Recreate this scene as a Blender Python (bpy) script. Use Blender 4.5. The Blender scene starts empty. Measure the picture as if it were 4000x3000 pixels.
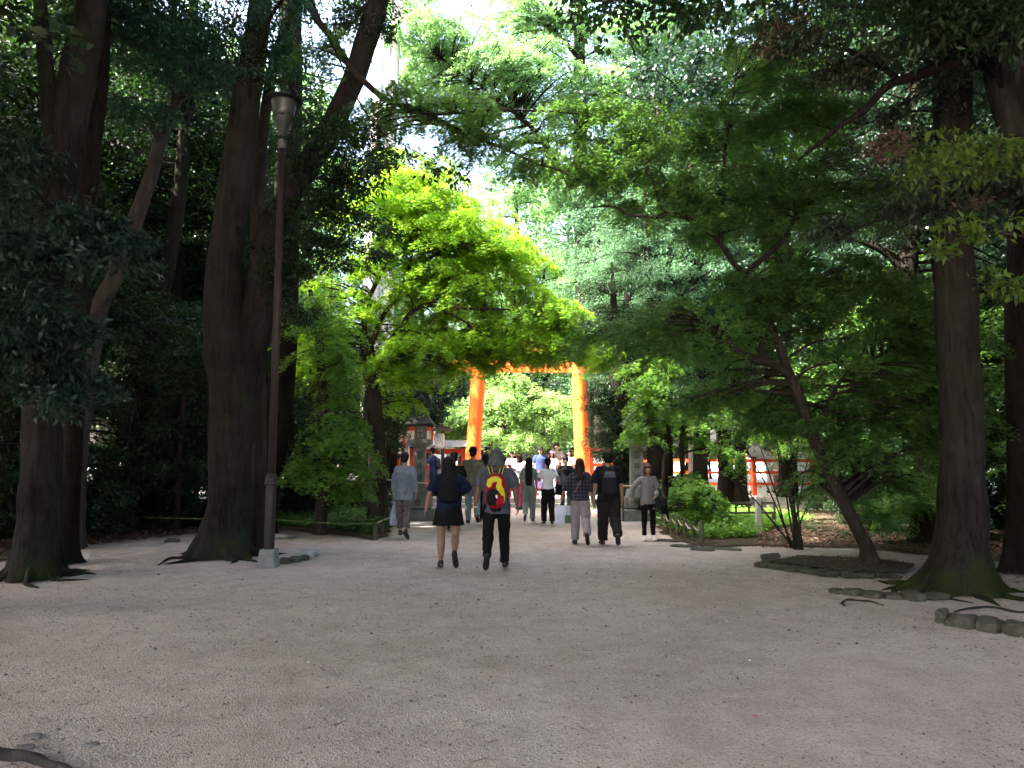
import bpy, math, random
import numpy as np
from mathutils import Vector, Matrix, noise as mnoise

# ------------------------------------------------------------------ camera, world, sun, exposure
S = bpy.context.scene
COL = S.collection
F = 740.0
HC = 1.6
TH = math.atan(76.0 / F)
cam_d = bpy.data.cameras.new("camera")
cam = bpy.data.objects.new("camera", cam_d)
COL.objects.link(cam)
cam.location = (0, 0, HC)
cam.rotation_euler = (math.pi / 2 + TH, 0, 0)
cam_d.sensor_width = 36.0
cam_d.lens = 36.0 * F / 1024.0
cam_d.clip_start = 0.05
cam_d.clip_end = 2000
S.camera = cam

SUN_EL, SUN_AZ = 50.0, 247.0      # azimuth of the sun measured clockwise from +Y
w = bpy.data.worlds.new("World"); S.world = w
w.use_nodes = True
nt = w.node_tree
bg = nt.nodes["Background"]
sky = nt.nodes.new("ShaderNodeTexSky")
sky.sky_type = 'NISHITA'
sky.sun_disc = False
sky.sun_elevation = math.radians(SUN_EL)
sky.sun_rotation = math.radians(SUN_AZ)
sky.air_density = 1.0
sky.dust_density = 7.0
sky.ozone_density = 0.6
nt.links.new(sky.outputs[0], bg.inputs[0])
bg.inputs[1].default_value = 0.15
sun_d = bpy.data.lights.new("sun", 'SUN')
sun = bpy.data.objects.new("sun", sun_d)
COL.objects.link(sun)
sun_d.energy = 5.0
sun_d.angle = math.radians(0.55)
sun_d.color = (1.0, 0.95, 0.86)
_e, _a = math.radians(SUN_EL), math.radians(SUN_AZ)
SUNV = Vector((math.cos(_e) * math.sin(_a), math.cos(_e) * math.cos(_a), math.sin(_e)))
sun.rotation_euler = SUNV.to_track_quat('Z', 'Y').to_euler()
sun.location = SUNV * 60
S.view_settings.view_transform = 'Standard'
S.view_settings.look = 'None'
S.view_settings.gamma = 1.0
S.view_settings.use_curve_mapping = False
S.view_settings.exposure = 3.6
cy = S.cycles
cy.use_denoising = True
cy.max_bounces = 7
cy.diffuse_bounces = 4
cy.glossy_bounces = 2
cy.transmission_bounces = 5
cy.transparent_max_bounces = 6
cy.sample_clamp_indirect = 6.0
cy.use_adaptive_sampling = True
cy.adaptive_threshold = 0.02

# ------------------------------------------------------------------ geometry helpers
CT, ST = math.cos(TH), math.sin(TH)
def ray(px, py):
    a = (px - 512.0) / F
    b = (384.0 - py) / F
    return Vector((a, CT - b * ST, ST + b * CT))
def P(px, py, Y):
    d = ray(px, py)
    k = Y / d.y
    return Vector((d.x * k, Y, HC + d.z * k))
def G(px, py, z=0.0):
    d = ray(px, py)
    k = (z - HC) / d.z
    return Vector((d.x * k, d.y * k, z))
def gy(py, z=0.0):
    return G(512, py, z).y
def ppm(Y):          # pixels per metre near the horizon at depth Y
    return F / Y

RNG = np.random.default_rng(7)
random.seed(11)

def link(o, parent=None):
    COL.objects.link(o)
    if parent is not None:
        o.parent = parent
    return o
def tag(o, label=None, cat=None, group=None, kind=None):
    if label: o["label"] = label
    if cat: o["category"] = cat
    if group: o["group"] = group
    if kind: o["kind"] = kind
    return o
def empty(name, loc, rz=0.0, label=None, cat=None, group=None):
    o = bpy.data.objects.new(name, None)
    o.location = loc
    o.rotation_euler = (0, 0, rz)
    o.empty_display_size = 0.2
    link(o)
    return tag(o, label, cat, group)
def kids(o):
    return [c for c in bpy.data.objects if c.parent == o]
def copy_tree(o, parent=None):
    ch = kids(o)
    c = o.copy()
    COL.objects.link(c)
    c.parent = parent
    for k in ch:
        copy_tree(k, c)
    return c

def mesh_np(name, V, faces4=None, faces3=None, mats=(), smooth=False, attrs=None, mi=None):
    """V (n,3); quads (m,4); tris (k,3)"""
    me = bpy.data.meshes.new(name)
    n4 = 0 if faces4 is None else len(faces4)
    n3 = 0 if faces3 is None else len(faces3)
    me.vertices.add(len(V))
    me.vertices.foreach_set("co", np.asarray(V, np.float32).ravel())
    loops = []
    if n4: loops.append(np.asarray(faces4, np.int32).ravel())
    if n3: loops.append(np.asarray(faces3, np.int32).ravel())
    L = np.concatenate(loops)
    me.loops.add(len(L))
    me.loops.foreach_set("vertex_index", L)
    me.polygons.add(n4 + n3)
    st = np.concatenate([np.arange(n4) * 4, n4 * 4 + np.arange(n3) * 3]).astype(np.int32)
    me.polygons.foreach_set("loop_start", st)
    if smooth:
        me.polygons.foreach_set("use_smooth", np.ones(n4 + n3, bool))
    if mi is not None:
        me.polygons.foreach_set("material_index", np.asarray(mi, np.int32))
    for m in mats: me.materials.append(m)
    if attrs:
        for k, a in attrs.items():
            at = me.attributes.new(k, 'FLOAT', 'POINT')
            at.data.foreach_set("value", np.asarray(a, np.float32))
    me.update(calc_edges=True)
    return me

class MB:
    """collects python geometry, builds ONE mesh object"""
    def __init__(self):
        self.v = []; self.f = []; self.m = []
    def add(self, vs, fs, m=0):
        b = len(self.v)
        self.v += [tuple(p) for p in vs]
        self.f += [tuple(b + i for i in f) for f in fs]
        self.m += [m] * len(fs)
        return b
    def box(self, c, s, rz=0.0, m=0, taper=1.0, R=None):
        hx, hy, hz = s[0] / 2, s[1] / 2, s[2] / 2
        vs = []
        for z, t in ((-hz, 1.0), (hz, taper)):
            for x, y in ((-hx, -hy), (hx, -hy), (hx, hy), (-hx, hy)):
                vs.append(Vector((x * t, y * t, z)))
        R = R or Matrix.Rotation(rz, 3, 'Z')
        vs = [R @ p + Vector(c) for p in vs]
        self.add(vs, [(3, 2, 1, 0), (4, 5, 6, 7), (0, 1, 5, 4), (1, 2, 6, 5), (2, 3, 7, 6), (3, 0, 4, 7)], m)
    def tube(self, pts, rad, seg=8, cap=True, m=0, ell=None, wob=0.0, seed=0.0, up=None, sq=0.0):
        """tube round a polyline; rad list of r or (rx, ry)"""
        pts = [Vector(p) for p in pts]
        n = len(pts)
        base = len(self.v)
        prev = None
        for i in range(n):
            t = (pts[min(i + 1, n - 1)] - pts[max(i - 1, 0)])
            if t.length < 1e-9: t = Vector((0, 0, 1))
            t.normalize()
            if prev is None:
                a = Vector(up) if up else (Vector((1, 0, 0)) if abs(t.x) < 0.8 else Vector((0, 1, 0)))
            else:
                a = prev
            a = (a - t * a.dot(t))
            if a.length < 1e-6: a = Vector((0, 1, 0))
            a.normalize()
            b = t.cross(a)
            prev = a
            r = rad[i]
            rx, ry = (r if isinstance(r, (tuple, list)) else (r, r))
            for k in range(seg):
                th = 2 * math.pi * k / seg
                c, s_ = math.cos(th), math.sin(th)
                q = 1.0
                if sq:
                    q = 1.0 / ((abs(c) ** (2 + sq * 6) + abs(s_) ** (2 + sq * 6)) ** (1.0 / (2 + sq * 6)))
                if wob:
                    q *= 1 + wob * mnoise.noise(Vector((c * 1.6 + seed, s_ * 1.6, i * 0.55 + seed * 2)))
                self.v.append(tuple(pts[i] + a * (rx * c * q) + b * (ry * s_ * q)))
        for i in range(n - 1):
            for k in range(seg):
                k2 = (k + 1) % seg
                self.f.append((base + i * seg + k, base + i * seg + k2, base + (i + 1) * seg + k2, base + (i + 1) * seg + k))
                self.m.append(m)
        if cap:
            self.f.append(tuple(base + k for k in reversed(range(seg)))); self.m.append(m)
            self.f.append(tuple(base + (n - 1) * seg + k for k in range(seg))); self.m.append(m)
    def ball(self, c, r, seg=12, rings=8, m=0, R=None):
        rx, ry, rz = r if isinstance(r, (tuple, list)) else (r, r, r)
        c = Vector(c)
        vs = []; fs = []
        for i in range(1, rings):
            ph = math.pi * i / rings
            for k in range(seg):
                th = 2 * math.pi * k / seg
                p = Vector((rx * math.sin(ph) * math.cos(th), ry * math.sin(ph) * math.sin(th), rz * math.cos(ph)))
                if R: p = R @ p
                vs.append(c + p)
        tp = Vector((0, 0, rz)); bt = Vector((0, 0, -rz))
        if R: tp = R @ tp; bt = R @ bt
        vs.append(c + tp); vs.append(c + bt)
        T, B = len(vs) - 2, len(vs) - 1
        for i in range(rings - 2):
            for k in range(seg):
                k2 = (k + 1) % seg
                fs.append((i * seg + k, (i + 1) * seg + k, (i + 1) * seg + k2, i * seg + k2))
        for k in range(seg):
            k2 = (k + 1) % seg
            fs.append((T, k, k2))
            fs.append((B, (rings - 2) * seg + k2, (rings - 2) * seg + k))
        self.add(vs, fs, m)
    def lathe(self, prof, seg=16, c=(0, 0, 0), m=0, rot=0.0):
        """profile [(r, z)] bottom to top; closed"""
        c = Vector(c)
        pts = [c + Vector((0, 0, z)) for r, z in prof]
        b = len(self.v)
        for r, z in prof:
            for k in range(seg):
                th = 2 * math.pi * k / seg + rot
                self.v.append((c.x + r * math.cos(th), c.y + r * math.sin(th), c.z + z))
        n = len(prof)
        for i in range(n - 1):
            for k in range(seg):
                k2 = (k + 1) % seg
                self.f.append((b + i * seg + k, b + i * seg + k2, b + (i + 1) * seg + k2, b + (i + 1) * seg + k)); self.m.append(m)
        self.f.append(tuple(b + k for k in reversed(range(seg)))); self.m.append(m)
        self.f.append(tuple(b + (n - 1) * seg + k for k in range(seg))); self.m.append(m)
    def mesh(self, name, mats, smooth=False, off=None):
        me = bpy.data.meshes.new(name)
        v = self.v
        if off is not None:
            ox, oy, oz = off
            v = [(a - ox, b - oy, c - oz) for a, b, c in v]
        me.from_pydata(v, [], self.f)
        for mm in (mats if isinstance(mats, (list, tuple)) else [mats]):
            me.materials.append(mm)
        me.polygons.foreach_set("material_index", self.m)
        if smooth:
            me.polygons.foreach_set("use_smooth", [True] * len(self.f))
        me.update()
        return me
    def obj(self, name, mats, parent=None, smooth=False, off=None, bevel=0.0, sub=0):
        o = bpy.data.objects.new(name, self.mesh(name, mats, smooth, off))
        link(o, parent)
        if bevel:
            b = o.modifiers.new("bevel", 'BEVEL'); b.width = bevel; b.segments = 2; b.limit_method = 'ANGLE'
        if sub:
            s_ = o.modifiers.new("sub", 'SUBSURF'); s_.levels = sub; s_.render_levels = sub
        return o

def catmull(pts, per=6):
    pts = [Vector(p) for p in pts]
    if len(pts) < 3:
        out = []
        for i in range(len(pts) - 1):
            for k in range(per): out.append(pts[i].lerp(pts[i + 1], k / per))
        return out + [pts[-1]]
    q = [pts[0] * 2 - pts[1]] + pts + [pts[-1] * 2 - pts[-2]]
    out = []
    for i in range(1, len(q) - 2):
        p0, p1, p2, p3 = q[i - 1], q[i], q[i + 1], q[i + 2]
        for k in range(per):
            t = k / per
            out.append(0.5 * ((2 * p1) + (-p0 + p2) * t + (2 * p0 - 5 * p1 + 4 * p2 - p3) * t * t + (-p0 + 3 * p1 - 3 * p2 + p3) * t ** 3))
    out.append(pts[-1])
    return out
def interp(vals, per=6):
    out = []
    for i in range(len(vals) - 1):
        for k in range(per):
            out.append(vals[i] + (vals[i + 1] - vals[i]) * k / per)
    return out + [vals[-1]]

# ------------------------------------------------------------------ materials
MATS = {}
def node_mat(name):
    m = bpy.data.materials.new(name); m.use_nodes = True
    t = m.node_tree
    return m, t, t.nodes["Principled BSDF"], t.nodes["Material Output"]
def N(t, kind, **kw):
    n = t.nodes.new(kind)
    for k, v in kw.items(): setattr(n, k, v)
    return n
def setin(n, **kw):
    for k, v in kw.items():
        n.inputs[k.replace('_', ' ')].default_value = v
def c4(c): return (c[0], c[1], c[2], 1.0)
def ramp(t, fac, stops):
    r = N(t, "ShaderNodeValToRGB")
    e = r.color_ramp.elements
    e[0].position, e[0].color = stops[0][0], c4(stops[0][1])
    e[1].position, e[1].color = stops[-1][0], c4(stops[-1][1])
    for p, c in stops[1:-1]:
        x = e.new(p); x.color = c4(c)
    t.links.new(fac, r.inputs[0])
    return r.outputs[0]
def noise_tex(t, scale, detail=4.0, rough=0.55, vec=None, dist=0.0):
    n = N(t, "ShaderNodeTexNoise")
    setin(n, Scale=scale, Detail=detail, Roughness=rough, Distortion=dist)
    if vec is not None: t.links.new(vec, n.inputs["Vector"])
    return n.outputs[0]
def coords(t, scale=(1, 1, 1), out="Object"):
    tc = N(t, "ShaderNodeTexCoord"); mp = N(t, "ShaderNodeMapping")
    mp.inputs["Scale"].default_value = scale
    t.links.new(tc.outputs[out], mp.inputs["Vector"])
    return mp.outputs[0]
def bump(t, h, bsdf, strength=0.3, dist=0.02):
    b = N(t, "ShaderNodeBump"); setin(b, Strength=strength, Distance=dist)
    t.links.new(h, b.inputs["Height"]); t.links.new(b.outputs[0], bsdf.inputs["Normal"])
def surf(name, c1, c2=None, rough=0.7, scale=6.0, bs=0.2, bd=0.01, metal=0.0, stretch=(1, 1, 1), spec=0.4, sheen=0.0, detail=5.0):
    if name in MATS: return MATS[name]
    m, t, b, o = node_mat(name)
    c2 = c2 or tuple(x * 0.78 for x in c1)
    v = coords(t, stretch)
    n = noise_tex(t, scale, detail, 0.6, v)
    t.links.new(ramp(t, n, [(0.3, c2), (0.7, c1)]), b.inputs["Base Color"])
    setin(b, Roughness=rough, Metallic=metal)
    b.inputs["Specular IOR Level"].default_value = spec
    if sheen: b.inputs["Sheen Weight"].default_value = sheen
    if bs:
        n2 = noise_tex(t, scale * 3.1, 4.0, 0.6, v)
        bump(t, n2, b, bs, bd)
    MATS[name] = m
    return m
def leaf_mat(name, dark, light, trans, tmix=0.4, rough=0.5, spec=0.35, odd=None):
    """leaf: tone attribute picks a colour between dark and light; part of the light passes through"""
    m, t, b, o = node_mat(name)
    at = N(t, "ShaderNodeAttribute", attribute_name="tone")
    stops = [(0.0, dark), (0.92, light)]
    if odd: stops = [(0.0, dark), (0.86, light), (0.97, odd)]
    col = ramp(t, at.outputs["Fac"], stops)
    t.links.new(col, b.inputs["Base Color"])
    setin(b, Roughness=rough); b.inputs["Specular IOR Level"].default_value = spec
    tr = N(t, "ShaderNodeBsdfTranslucent")
    col2 = ramp(t, at.outputs["Fac"], [(0.0, tuple(x * 0.6 for x in trans)), (0.95, trans)])
    t.links.new(col2, tr.inputs[0])
    mx = N(t, "ShaderNodeMixShader"); mx.inputs[0].default_value = tmix
    t.links.new(b.outputs[0], mx.inputs[1]); t.links.new(tr.outputs[0], mx.inputs[2])
    t.links.new(mx.outputs[0], o.inputs["Surface"])
    MATS[name] = m
    return m
def bark_mat(name, c1, c2, moss=None, scale=9.0, moss_h=0.0, moss_amt=0.0):
    m, t, b, o = node_mat(name)
    v = coords(t, (1, 1, 0.13))
    n = noise_tex(t, scale * 1.5, 9.0, 0.72, v, 0.5)
    n2 = noise_tex(t, 1.3, 4.0, 0.6, coords(t))
    mx = N(t, "ShaderNodeMath", operation='ADD'); t.links.new(n, mx.inputs[0])
    ml = N(t, "ShaderNodeMath", operation='MULTIPLY'); t.links.new(n2, ml.inputs[0]); ml.inputs[1].default_value = 0.6
    t.links.new(ml.outputs[0], mx.inputs[1])
    col = ramp(t, mx.outputs[0], [(0.55, c2), (0.8, c1), (1.05, tuple(min(1, x * 1.5) for x in c1))])
    if moss:
        n3 = noise_tex(t, 2.2, 6.0, 0.7, coords(t))
        sx = N(t, "ShaderNodeSeparateXYZ")
        tc = N(t, "ShaderNodeTexCoord"); t.links.new(tc.outputs["Object"], sx.inputs[0])
        mr = N(t, "ShaderNodeMapRange")
        setin(mr, From_Min=0.0, From_Max=max(moss_h, 0.01), To_Min=moss_amt, To_Max=0.0)
        t.links.new(sx.outputs[2], mr.inputs[0])
        ad = N(t, "ShaderNodeMath", operation='ADD'); t.links.new(n3, ad.inputs[0]); t.links.new(mr.outputs[0], ad.inputs[1])
        k = N(t, "ShaderNodeMapRange"); setin(k, From_Min=0.55, From_Max=0.75)
        t.links.new(ad.outputs[0], k.inputs[0])
        mm = N(t, "ShaderNodeMix", data_type='RGBA')
        t.links.new(k.outputs[0], mm.inputs[0]); t.links.new(col, mm.inputs[6]); mm.inputs[7].default_value = c4(moss)
        col = mm.outputs[2]
    t.links.new(col, b.inputs["Base Color"])
    setin(b, Roughness=0.95); b.inputs["Specular IOR Level"].default_value = 0.05
    bump(t, n, b, 1.0, 0.05)
    MATS[name] = m
    return m
# ------------------------------------------------------------------ foliage
TPL = {}
TPL['kite'] = (np.array([(0, 0, 0), (.45, -.30, .04), (1, 0, -.08), (.45, .30, .04)], float), np.array([(0, 1, 2, 3)]))
TPL['blade'] = (np.array([(0, 0, 0), (.42, -.19, .05), (1, 0, -.14), (.42, .19, .05), (.5, 0, -.02)], float), np.array([(0, 1, 2, 4), (0, 4, 2, 3)]))
def _palm(angs, lens, wd):
    vs = [(0, 0, 0)]; fs = []
    for a, l in zip(angs, lens):
        c, s_ = math.cos(a), math.sin(a)
        b = len(vs)
        for u, v, w_ in ((.5 * l, -wd * l, .02), (l, 0, -.08 * l), (.5 * l, wd * l, .02)):
            vs.append((u * c - v * s_, u * s_ + v * c, w_))
        fs.append((0, b, b + 1, b + 2))
    return np.array(vs, float), np.array(fs)
TPL['palm'] = _palm([0, .85, -.85], [1, .8, .8], .17)
TPL['palm5'] = _palm([0, .7, -.7, 1.5, -1.5], [1, .85, .85, .5, .5], .15)

def unit(a):
    return a / np.maximum(np.linalg.norm(a, axis=1, keepdims=True), 1e-9)
def leaf_geo(pos, axis, nrm, size, tone, kind):
    tv, tf = TPL[kind]
    n = len(pos); k = len(tv)
    axis = unit(axis); side = unit(np.cross(nrm, axis)); up = np.cross(axis, side)
    V = (pos[:, None, :] + size[:, None, None] * (tv[None, :, 0:1] * axis[:, None, :] + tv[None, :, 1:2] * side[:, None, :] + tv[None, :, 2:3] * up[:, None, :]))
    Fq = (np.arange(n)[:, None, None] * k + tf[None]).reshape(-1, 4)
    return V.reshape(-1, 3), Fq, np.repeat(tone, k)

def spray_maple(C, T, pr, L, size, rg, droop=0.35, thick=0.05, tilt=0.35, tone_c=None):
    """C pad centres (M,3), T outward vector per pad; flat drooping sprays"""
    M = len(C); n = M * L
    idx = np.repeat(np.arange(M), L)
    tw = rg.uniform(0, 2 * math.pi, (M, 11))
    k = rg.integers(0, 11, n)
    phi = tw[idx, k] + rg.normal(0, .07, n)
    t = rg.uniform(0.04, 1, n) ** 0.75
    R = (pr[idx]) * t
    x = R * np.cos(phi); y = R * np.sin(phi)
    lat = rg.normal(0, .06, n) * pr[idx]
    x += -np.sin(phi) * lat; y += np.cos(phi) * lat
    o = T[idx]
    out = x * o[:, 0] + y * o[:, 1]
    z = -droop * t * t * pr[idx] - 0.45 * out + rg.normal(0, thick, n)
    pos = C[idx] + np.stack([x, y, z], 1)
    ax = np.stack([np.cos(phi + rg.normal(0, .6, n)), np.sin(phi + rg.normal(0, .6, n)), rg.normal(-.25, .25, n)], 1)
    nr = np.stack([rg.normal(0, tilt, n), rg.normal(0, tilt, n), np.ones(n)], 1)
    nr[:, :2] += 0.45 * o[:, :2]
    s_ = size * rg.uniform(.65, 1.25, n)
    tc = rg.uniform(0, 1, M) if tone_c is None else tone_c
    tone = np.clip(tc[idx] * .55 + rg.uniform(0, .45, n), 0, 1)
    return pos, ax, nr, s_, tone
def clump_ever(C, T, pr, L, size, rg, flat=.7):
    M = len(C); n = M * L
    idx = np.repeat(np.arange(M), L)
    tw = unit(rg.normal(0, 1, (M * 9, 3))).reshape(M, 9, 3)
    tw[:, :, 2] = tw[:, :, 2] * .6 + .1
    k = rg.integers(0, 9, n)
    d = tw[idx, k]
    t = rg.uniform(.15, 1, n) ** .6
    pos = C[idx] + (d * t[:, None] + rg.normal(0, .16, (n, 3))) * pr[idx][:, None] * np.array([1, 1, flat])
    pos[:, 2] -= .25 * pr[idx] * t * t
    ax = unit(d + rg.normal(0, .7, (n, 3)) + np.array([0, 0, -.35]))
    nr = unit(rg.normal(0, .6, (n, 3)) + np.array([0, 0, 1.0]) + d * .3)
    s_ = size * rg.uniform(.65, 1.3, n)
    tc = rg.uniform(0, 1, M)
    tone = np.clip(tc[idx] * .5 + rg.uniform(0, .5, n), 0, 1)
    return pos, ax, nr, s_, tone

def crown_pads(blobs, rg, shell=.45):
    """blobs: (centre, (ax,ay,az), count, pad_r)"""
    Cs, Ts, Rs = [], [], []
    for c, r, n, pr in blobs:
        c = np.array(c); r = np.array(r, float)
        d = unit(rg.normal(0, 1, (n, 3)))
        q = rg.uniform(0, 1, n) ** shell
        off = d * q[:, None] * r
        Cs.append(c + off)
        Ts.append(unit(off * np.array([1, 1, .3]) + 1e-6))
        Rs.append(pr * rg.uniform(.6, 1.25, n))
    return np.concatenate(Cs), np.concatenate(Ts), np.concatenate(Rs)

def leaf_mesh(name, parts, mat, kind, off=(0, 0, 0)):
    pos = np.concatenate([p[0] for p in parts]) - np.array(off)
    a = [np.concatenate([p[i] for p in parts]) for i in range(1, 5)]
    V, Fq, tone = leaf_geo(pos, a[0], a[1], a[2], a[3], kind)
    return mesh_np(name, V, Fq, mats=[mat], attrs={"tone": tone})

def flare_trunk(mb, pts, rad, seg, seed, flare=0.0, fh=0.5, lobes=5, wob=.16, cap=True, per=6):
    """trunk tube with root flare at the first point"""
    P_ = catmull(pts, per); R_ = interp(rad, per)
    n = len(P_); base = len(mb.v)
    # add extra rings near the ground
    Z0 = P_[0].z
    rings = []
    if flare:
        p0, p1 = P_[0], P_[1]
        for z in (0.0, 0.06, 0.13, 0.22, 0.34, 0.5, .7):
            if Z0 + z * 1.0 < p1.z:
                u = z / max(p1.z - p0.z, 1e-6)
                rings.append((p0.lerp(p1, u), R_[0] + (R_[1] - R_[0]) * u))
        rings += list(zip(P_[1:], R_[1:]))
    else:
        rings = list(zip(P_, R_))
    n = len(rings); prev = None
    for i, (p, r) in enumerate(rings):
        t = rings[min(i + 1, n - 1)][0] - rings[max(i - 1, 0)][0]
        t = t.normalized() if t.length > 1e-9 else Vector((0, 0, 1))
        if flare and p.z - Z0 < fh * .6: t = Vector((0, 0, 1))
        a = Vector((1, 0, 0)) if prev is None else prev
        a = (a - t * a.dot(t)).normalized(); b = t.cross(a); prev = a
        h = p.z - Z0
        fl = math.exp(-max(h, 0) / (fh * .42)) * flare if flare else 0
        for k in range(seg):
            th = 2 * math.pi * k / seg
            lo = 1 + .55 * math.cos(lobes * th + seed * 3) + .35 * math.sin((lobes - 2) * th + seed)
            q = 1 + wob * mnoise.noise(Vector((math.cos(th) * 1.7 + seed, math.sin(th) * 1.7, i * .35 + seed))) \
                + .06 * mnoise.noise(Vector((math.cos(th) * 6 + seed, math.sin(th) * 6, h * .8)))
            mb.v.append(tuple(p + (a * math.cos(th) + b * math.sin(th)) * r * (q + fl * max(lo, 0.12))))
    for i in range(n - 1):
        for k in range(seg):
            k2 = (k + 1) % seg
            mb.f.append((base + i * seg + k, base + i * seg + k2, base + (i + 1) * seg + k2, base + (i + 1) * seg + k)); mb.m.append(0)
    if cap:
        mb.f.append(tuple(base + (n - 1) * seg + k for k in range(seg))); mb.m.append(0)
    return rings

def make_tree(name, label, cat, group, trunks, blobs=(), leafmat=None, barkmat=None, mode='maple', L=300, size=.07, kind='kite',
              seed=1, flare=.5, fh=.6, seg=16, limbs=(), twig=True, extra=None, droop=.35, tilt=.35, thick=.05, twr=.018, crown_name="crown", flat=.7, reach=4.5, roots=0):
    """trunks: [(pts, radii)] first one starts at the ground; limbs: [(pts, radii)]"""
    rg = np.random.default_rng(seed)
    root = empty(name, tuple(trunks[0][0][0]), 0, label, cat, group)
    off = tuple(trunks[0][0][0])
    mb = MB(); skel = []
    for i, (pts, rad) in enumerate(trunks):
        rs = flare_trunk(mb, pts, rad, seg, seed + i, flare if i == 0 else 0, fh)
        skel += rs
    for k in range(roots):
        a = 2 * math.pi * (k + rg.uniform(-.25, .25)) / roots + seed
        b0 = Vector(trunks[0][0][0]); r0 = trunks[0][1][0]
        d0 = Vector((math.cos(a), math.sin(a), 0)); n0 = Vector((-d0.y, d0.x, 0)); L0 = r0 * rg.uniform(1.2, 2.8)
        th = r0 * rg.uniform(.07, .16)
        cp = catmull([b0 + d0 * r0 * .9 + Vector((0, 0, r0 * .55)), b0 + d0 * r0 * 1.45 + Vector((0, 0, th * .6)), b0 + d0 * (r0 * 1.45 + L0 * .35) + n0 * rg.normal(0, .08) + Vector((0, 0, th * .15)), b0 + d0 * (r0 * 1.4 + L0 * .7) + n0 * rg.normal(0, .18) - Vector((0, 0, th * .45))], 5)
        mb.tube(cp, interp([th * 1.7, th * 1.2, th * .8, th * .35], 5), 9, wob=.35, seed=seed + k)
    for i, (pts, rad) in enumerate(limbs):
        cp, cr = catmull(pts, 5), interp(rad, 5)
        jit = [p + Vector((mnoise.noise(p * 2.1), mnoise.noise(p * 2.1 + Vector((9, 0, 0))), mnoise.noise(p * 2.1 + Vector((0, 9, 0))))) * cr[0] * .9 for p in cp]
        mb.tube(jit, cr, 8, wob=.15, seed=seed + i)
        skel += list(zip(cp, cr))
    if len(blobs):
        C, T, R = crown_pads(blobs, rg)
        if twig and skel:
            SP = np.array([tuple(p) for p, r in skel]); SR = np.array([r for p, r in skel])
            low = np.array([p.z for p, r in skel])
            for j in range(len(C)):
                d = np.linalg.norm(SP - C[j], axis=1) + np.where(low > C[j][2] + .2, 1.5, 0) + np.where(low - off[2] < .9, 3, 0)
                b = int(np.argmin(d))
                if d[b] > reach or d[b] < .15: continue
                p0 = Vector(SP[b]); p1 = Vector(C[j])
                mid = p0.lerp(p1, .5) + Vector((rg.normal(0, .08), rg.normal(0, .08), abs(d[b]) * .10))
                end = p1 + Vector(tuple(T[j])) * R[j] * .5
                r0 = min(SR[b] * .6, twr * (1 + d[b] * .35))
                mb.tube(catmull([p0, mid, p1, end], 3), interp([r0, r0 * .7, r0 * .42, r0 * .2], 3), 5, cap=False)
        if mode == 'maple':
            parts = [spray_maple(C, T, R, L, size, rg, droop, thick, tilt)]
        else:
            parts = [clump_ever(C, T, R, L, size, rg, flat)]
        me = leaf_mesh(crown_name, parts, leafmat, kind, off)
        link(bpy.data.objects.new(crown_name, me), root)
    if extra: extra(root, off, rg, mb)
    mb.obj("trunk", barkmat, root, smooth=True, off=off)
    return root
def blob_px(px, py, Y, wpx, hpx, n, pr, depth=None):
    """ellipsoid of foliage whose centre shows at px,py when standing at depth Y"""
    c = P(px, py, Y); s = Y / F
    return (tuple(c), (wpx * s, depth if depth else wpx * s * .8, hpx * s), n, pr)
def PP(*a):
    """polyline of (px,py,Y)"""
    return [P(*q) for q in a]

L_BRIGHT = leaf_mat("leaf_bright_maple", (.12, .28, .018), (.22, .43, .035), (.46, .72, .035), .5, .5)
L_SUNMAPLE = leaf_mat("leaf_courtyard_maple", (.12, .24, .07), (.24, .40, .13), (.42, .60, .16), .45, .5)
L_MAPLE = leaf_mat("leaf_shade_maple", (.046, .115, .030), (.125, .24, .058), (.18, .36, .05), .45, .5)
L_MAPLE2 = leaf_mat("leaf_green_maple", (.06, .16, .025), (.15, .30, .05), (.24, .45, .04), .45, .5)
L_TOP = leaf_mat("leaf_high_tree", (.07, .18, .075), (.18, .34, .13), (.26, .46, .14), .42, .5)
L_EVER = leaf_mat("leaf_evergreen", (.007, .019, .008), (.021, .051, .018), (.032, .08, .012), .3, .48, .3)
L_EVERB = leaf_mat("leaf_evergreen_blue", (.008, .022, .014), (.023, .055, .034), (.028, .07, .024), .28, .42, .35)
L_SILVER = leaf_mat("leaf_silvery", (.04, .10, .055), (.115, .225, .135), (.14, .28, .11), .38, .55, .2)
L_TEAL = leaf_mat("leaf_teal", (.018, .055, .034), (.045, .115, .070), (.06, .16, .06), .35, .5, .3)
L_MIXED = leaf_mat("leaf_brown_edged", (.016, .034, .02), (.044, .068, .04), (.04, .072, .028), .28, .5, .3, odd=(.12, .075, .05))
L_DEAD = leaf_mat("leaf_dead", (.05, .034, .026), (.14, .098, .075), (.08, .05, .03), .25, .7, .2)
L_YEL = leaf_mat("leaf_yellow_green", (.035, .078, .012), (.085, .15, .022), (.15, .24, .025), .42, .5)
L_FERN = leaf_mat("leaf_undergrowth", (.03, .085, .02), (.085, .19, .04), (.10, .24, .03), .4, .5)
B_GREY = bark_mat("bark_grey", (.023, .0215, .0195), (.0042, .004, .0037), (.028, .042, .014), 9, 0.9, .10)
B_DARK = bark_mat("bark_dark", (.018, .015, .0125), (.004, .0033, .003), (.02, .03, .01), 11, 0.8, .05)
B_MOSS = bark_mat("bark_mossy", (.025, .022, .019), (.005, .0044, .0039), (.022, .032, .009), 10, 0.9, .20)
B_PALE = bark_mat("bark_pale", (.050, .045, .040), (.026, .023, .020), None, 8)
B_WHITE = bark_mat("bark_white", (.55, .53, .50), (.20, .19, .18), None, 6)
B_THIN = bark_mat("bark_thin_stems", (.038, .031, .026), (.016, .013, .011), None, 14)
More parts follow.
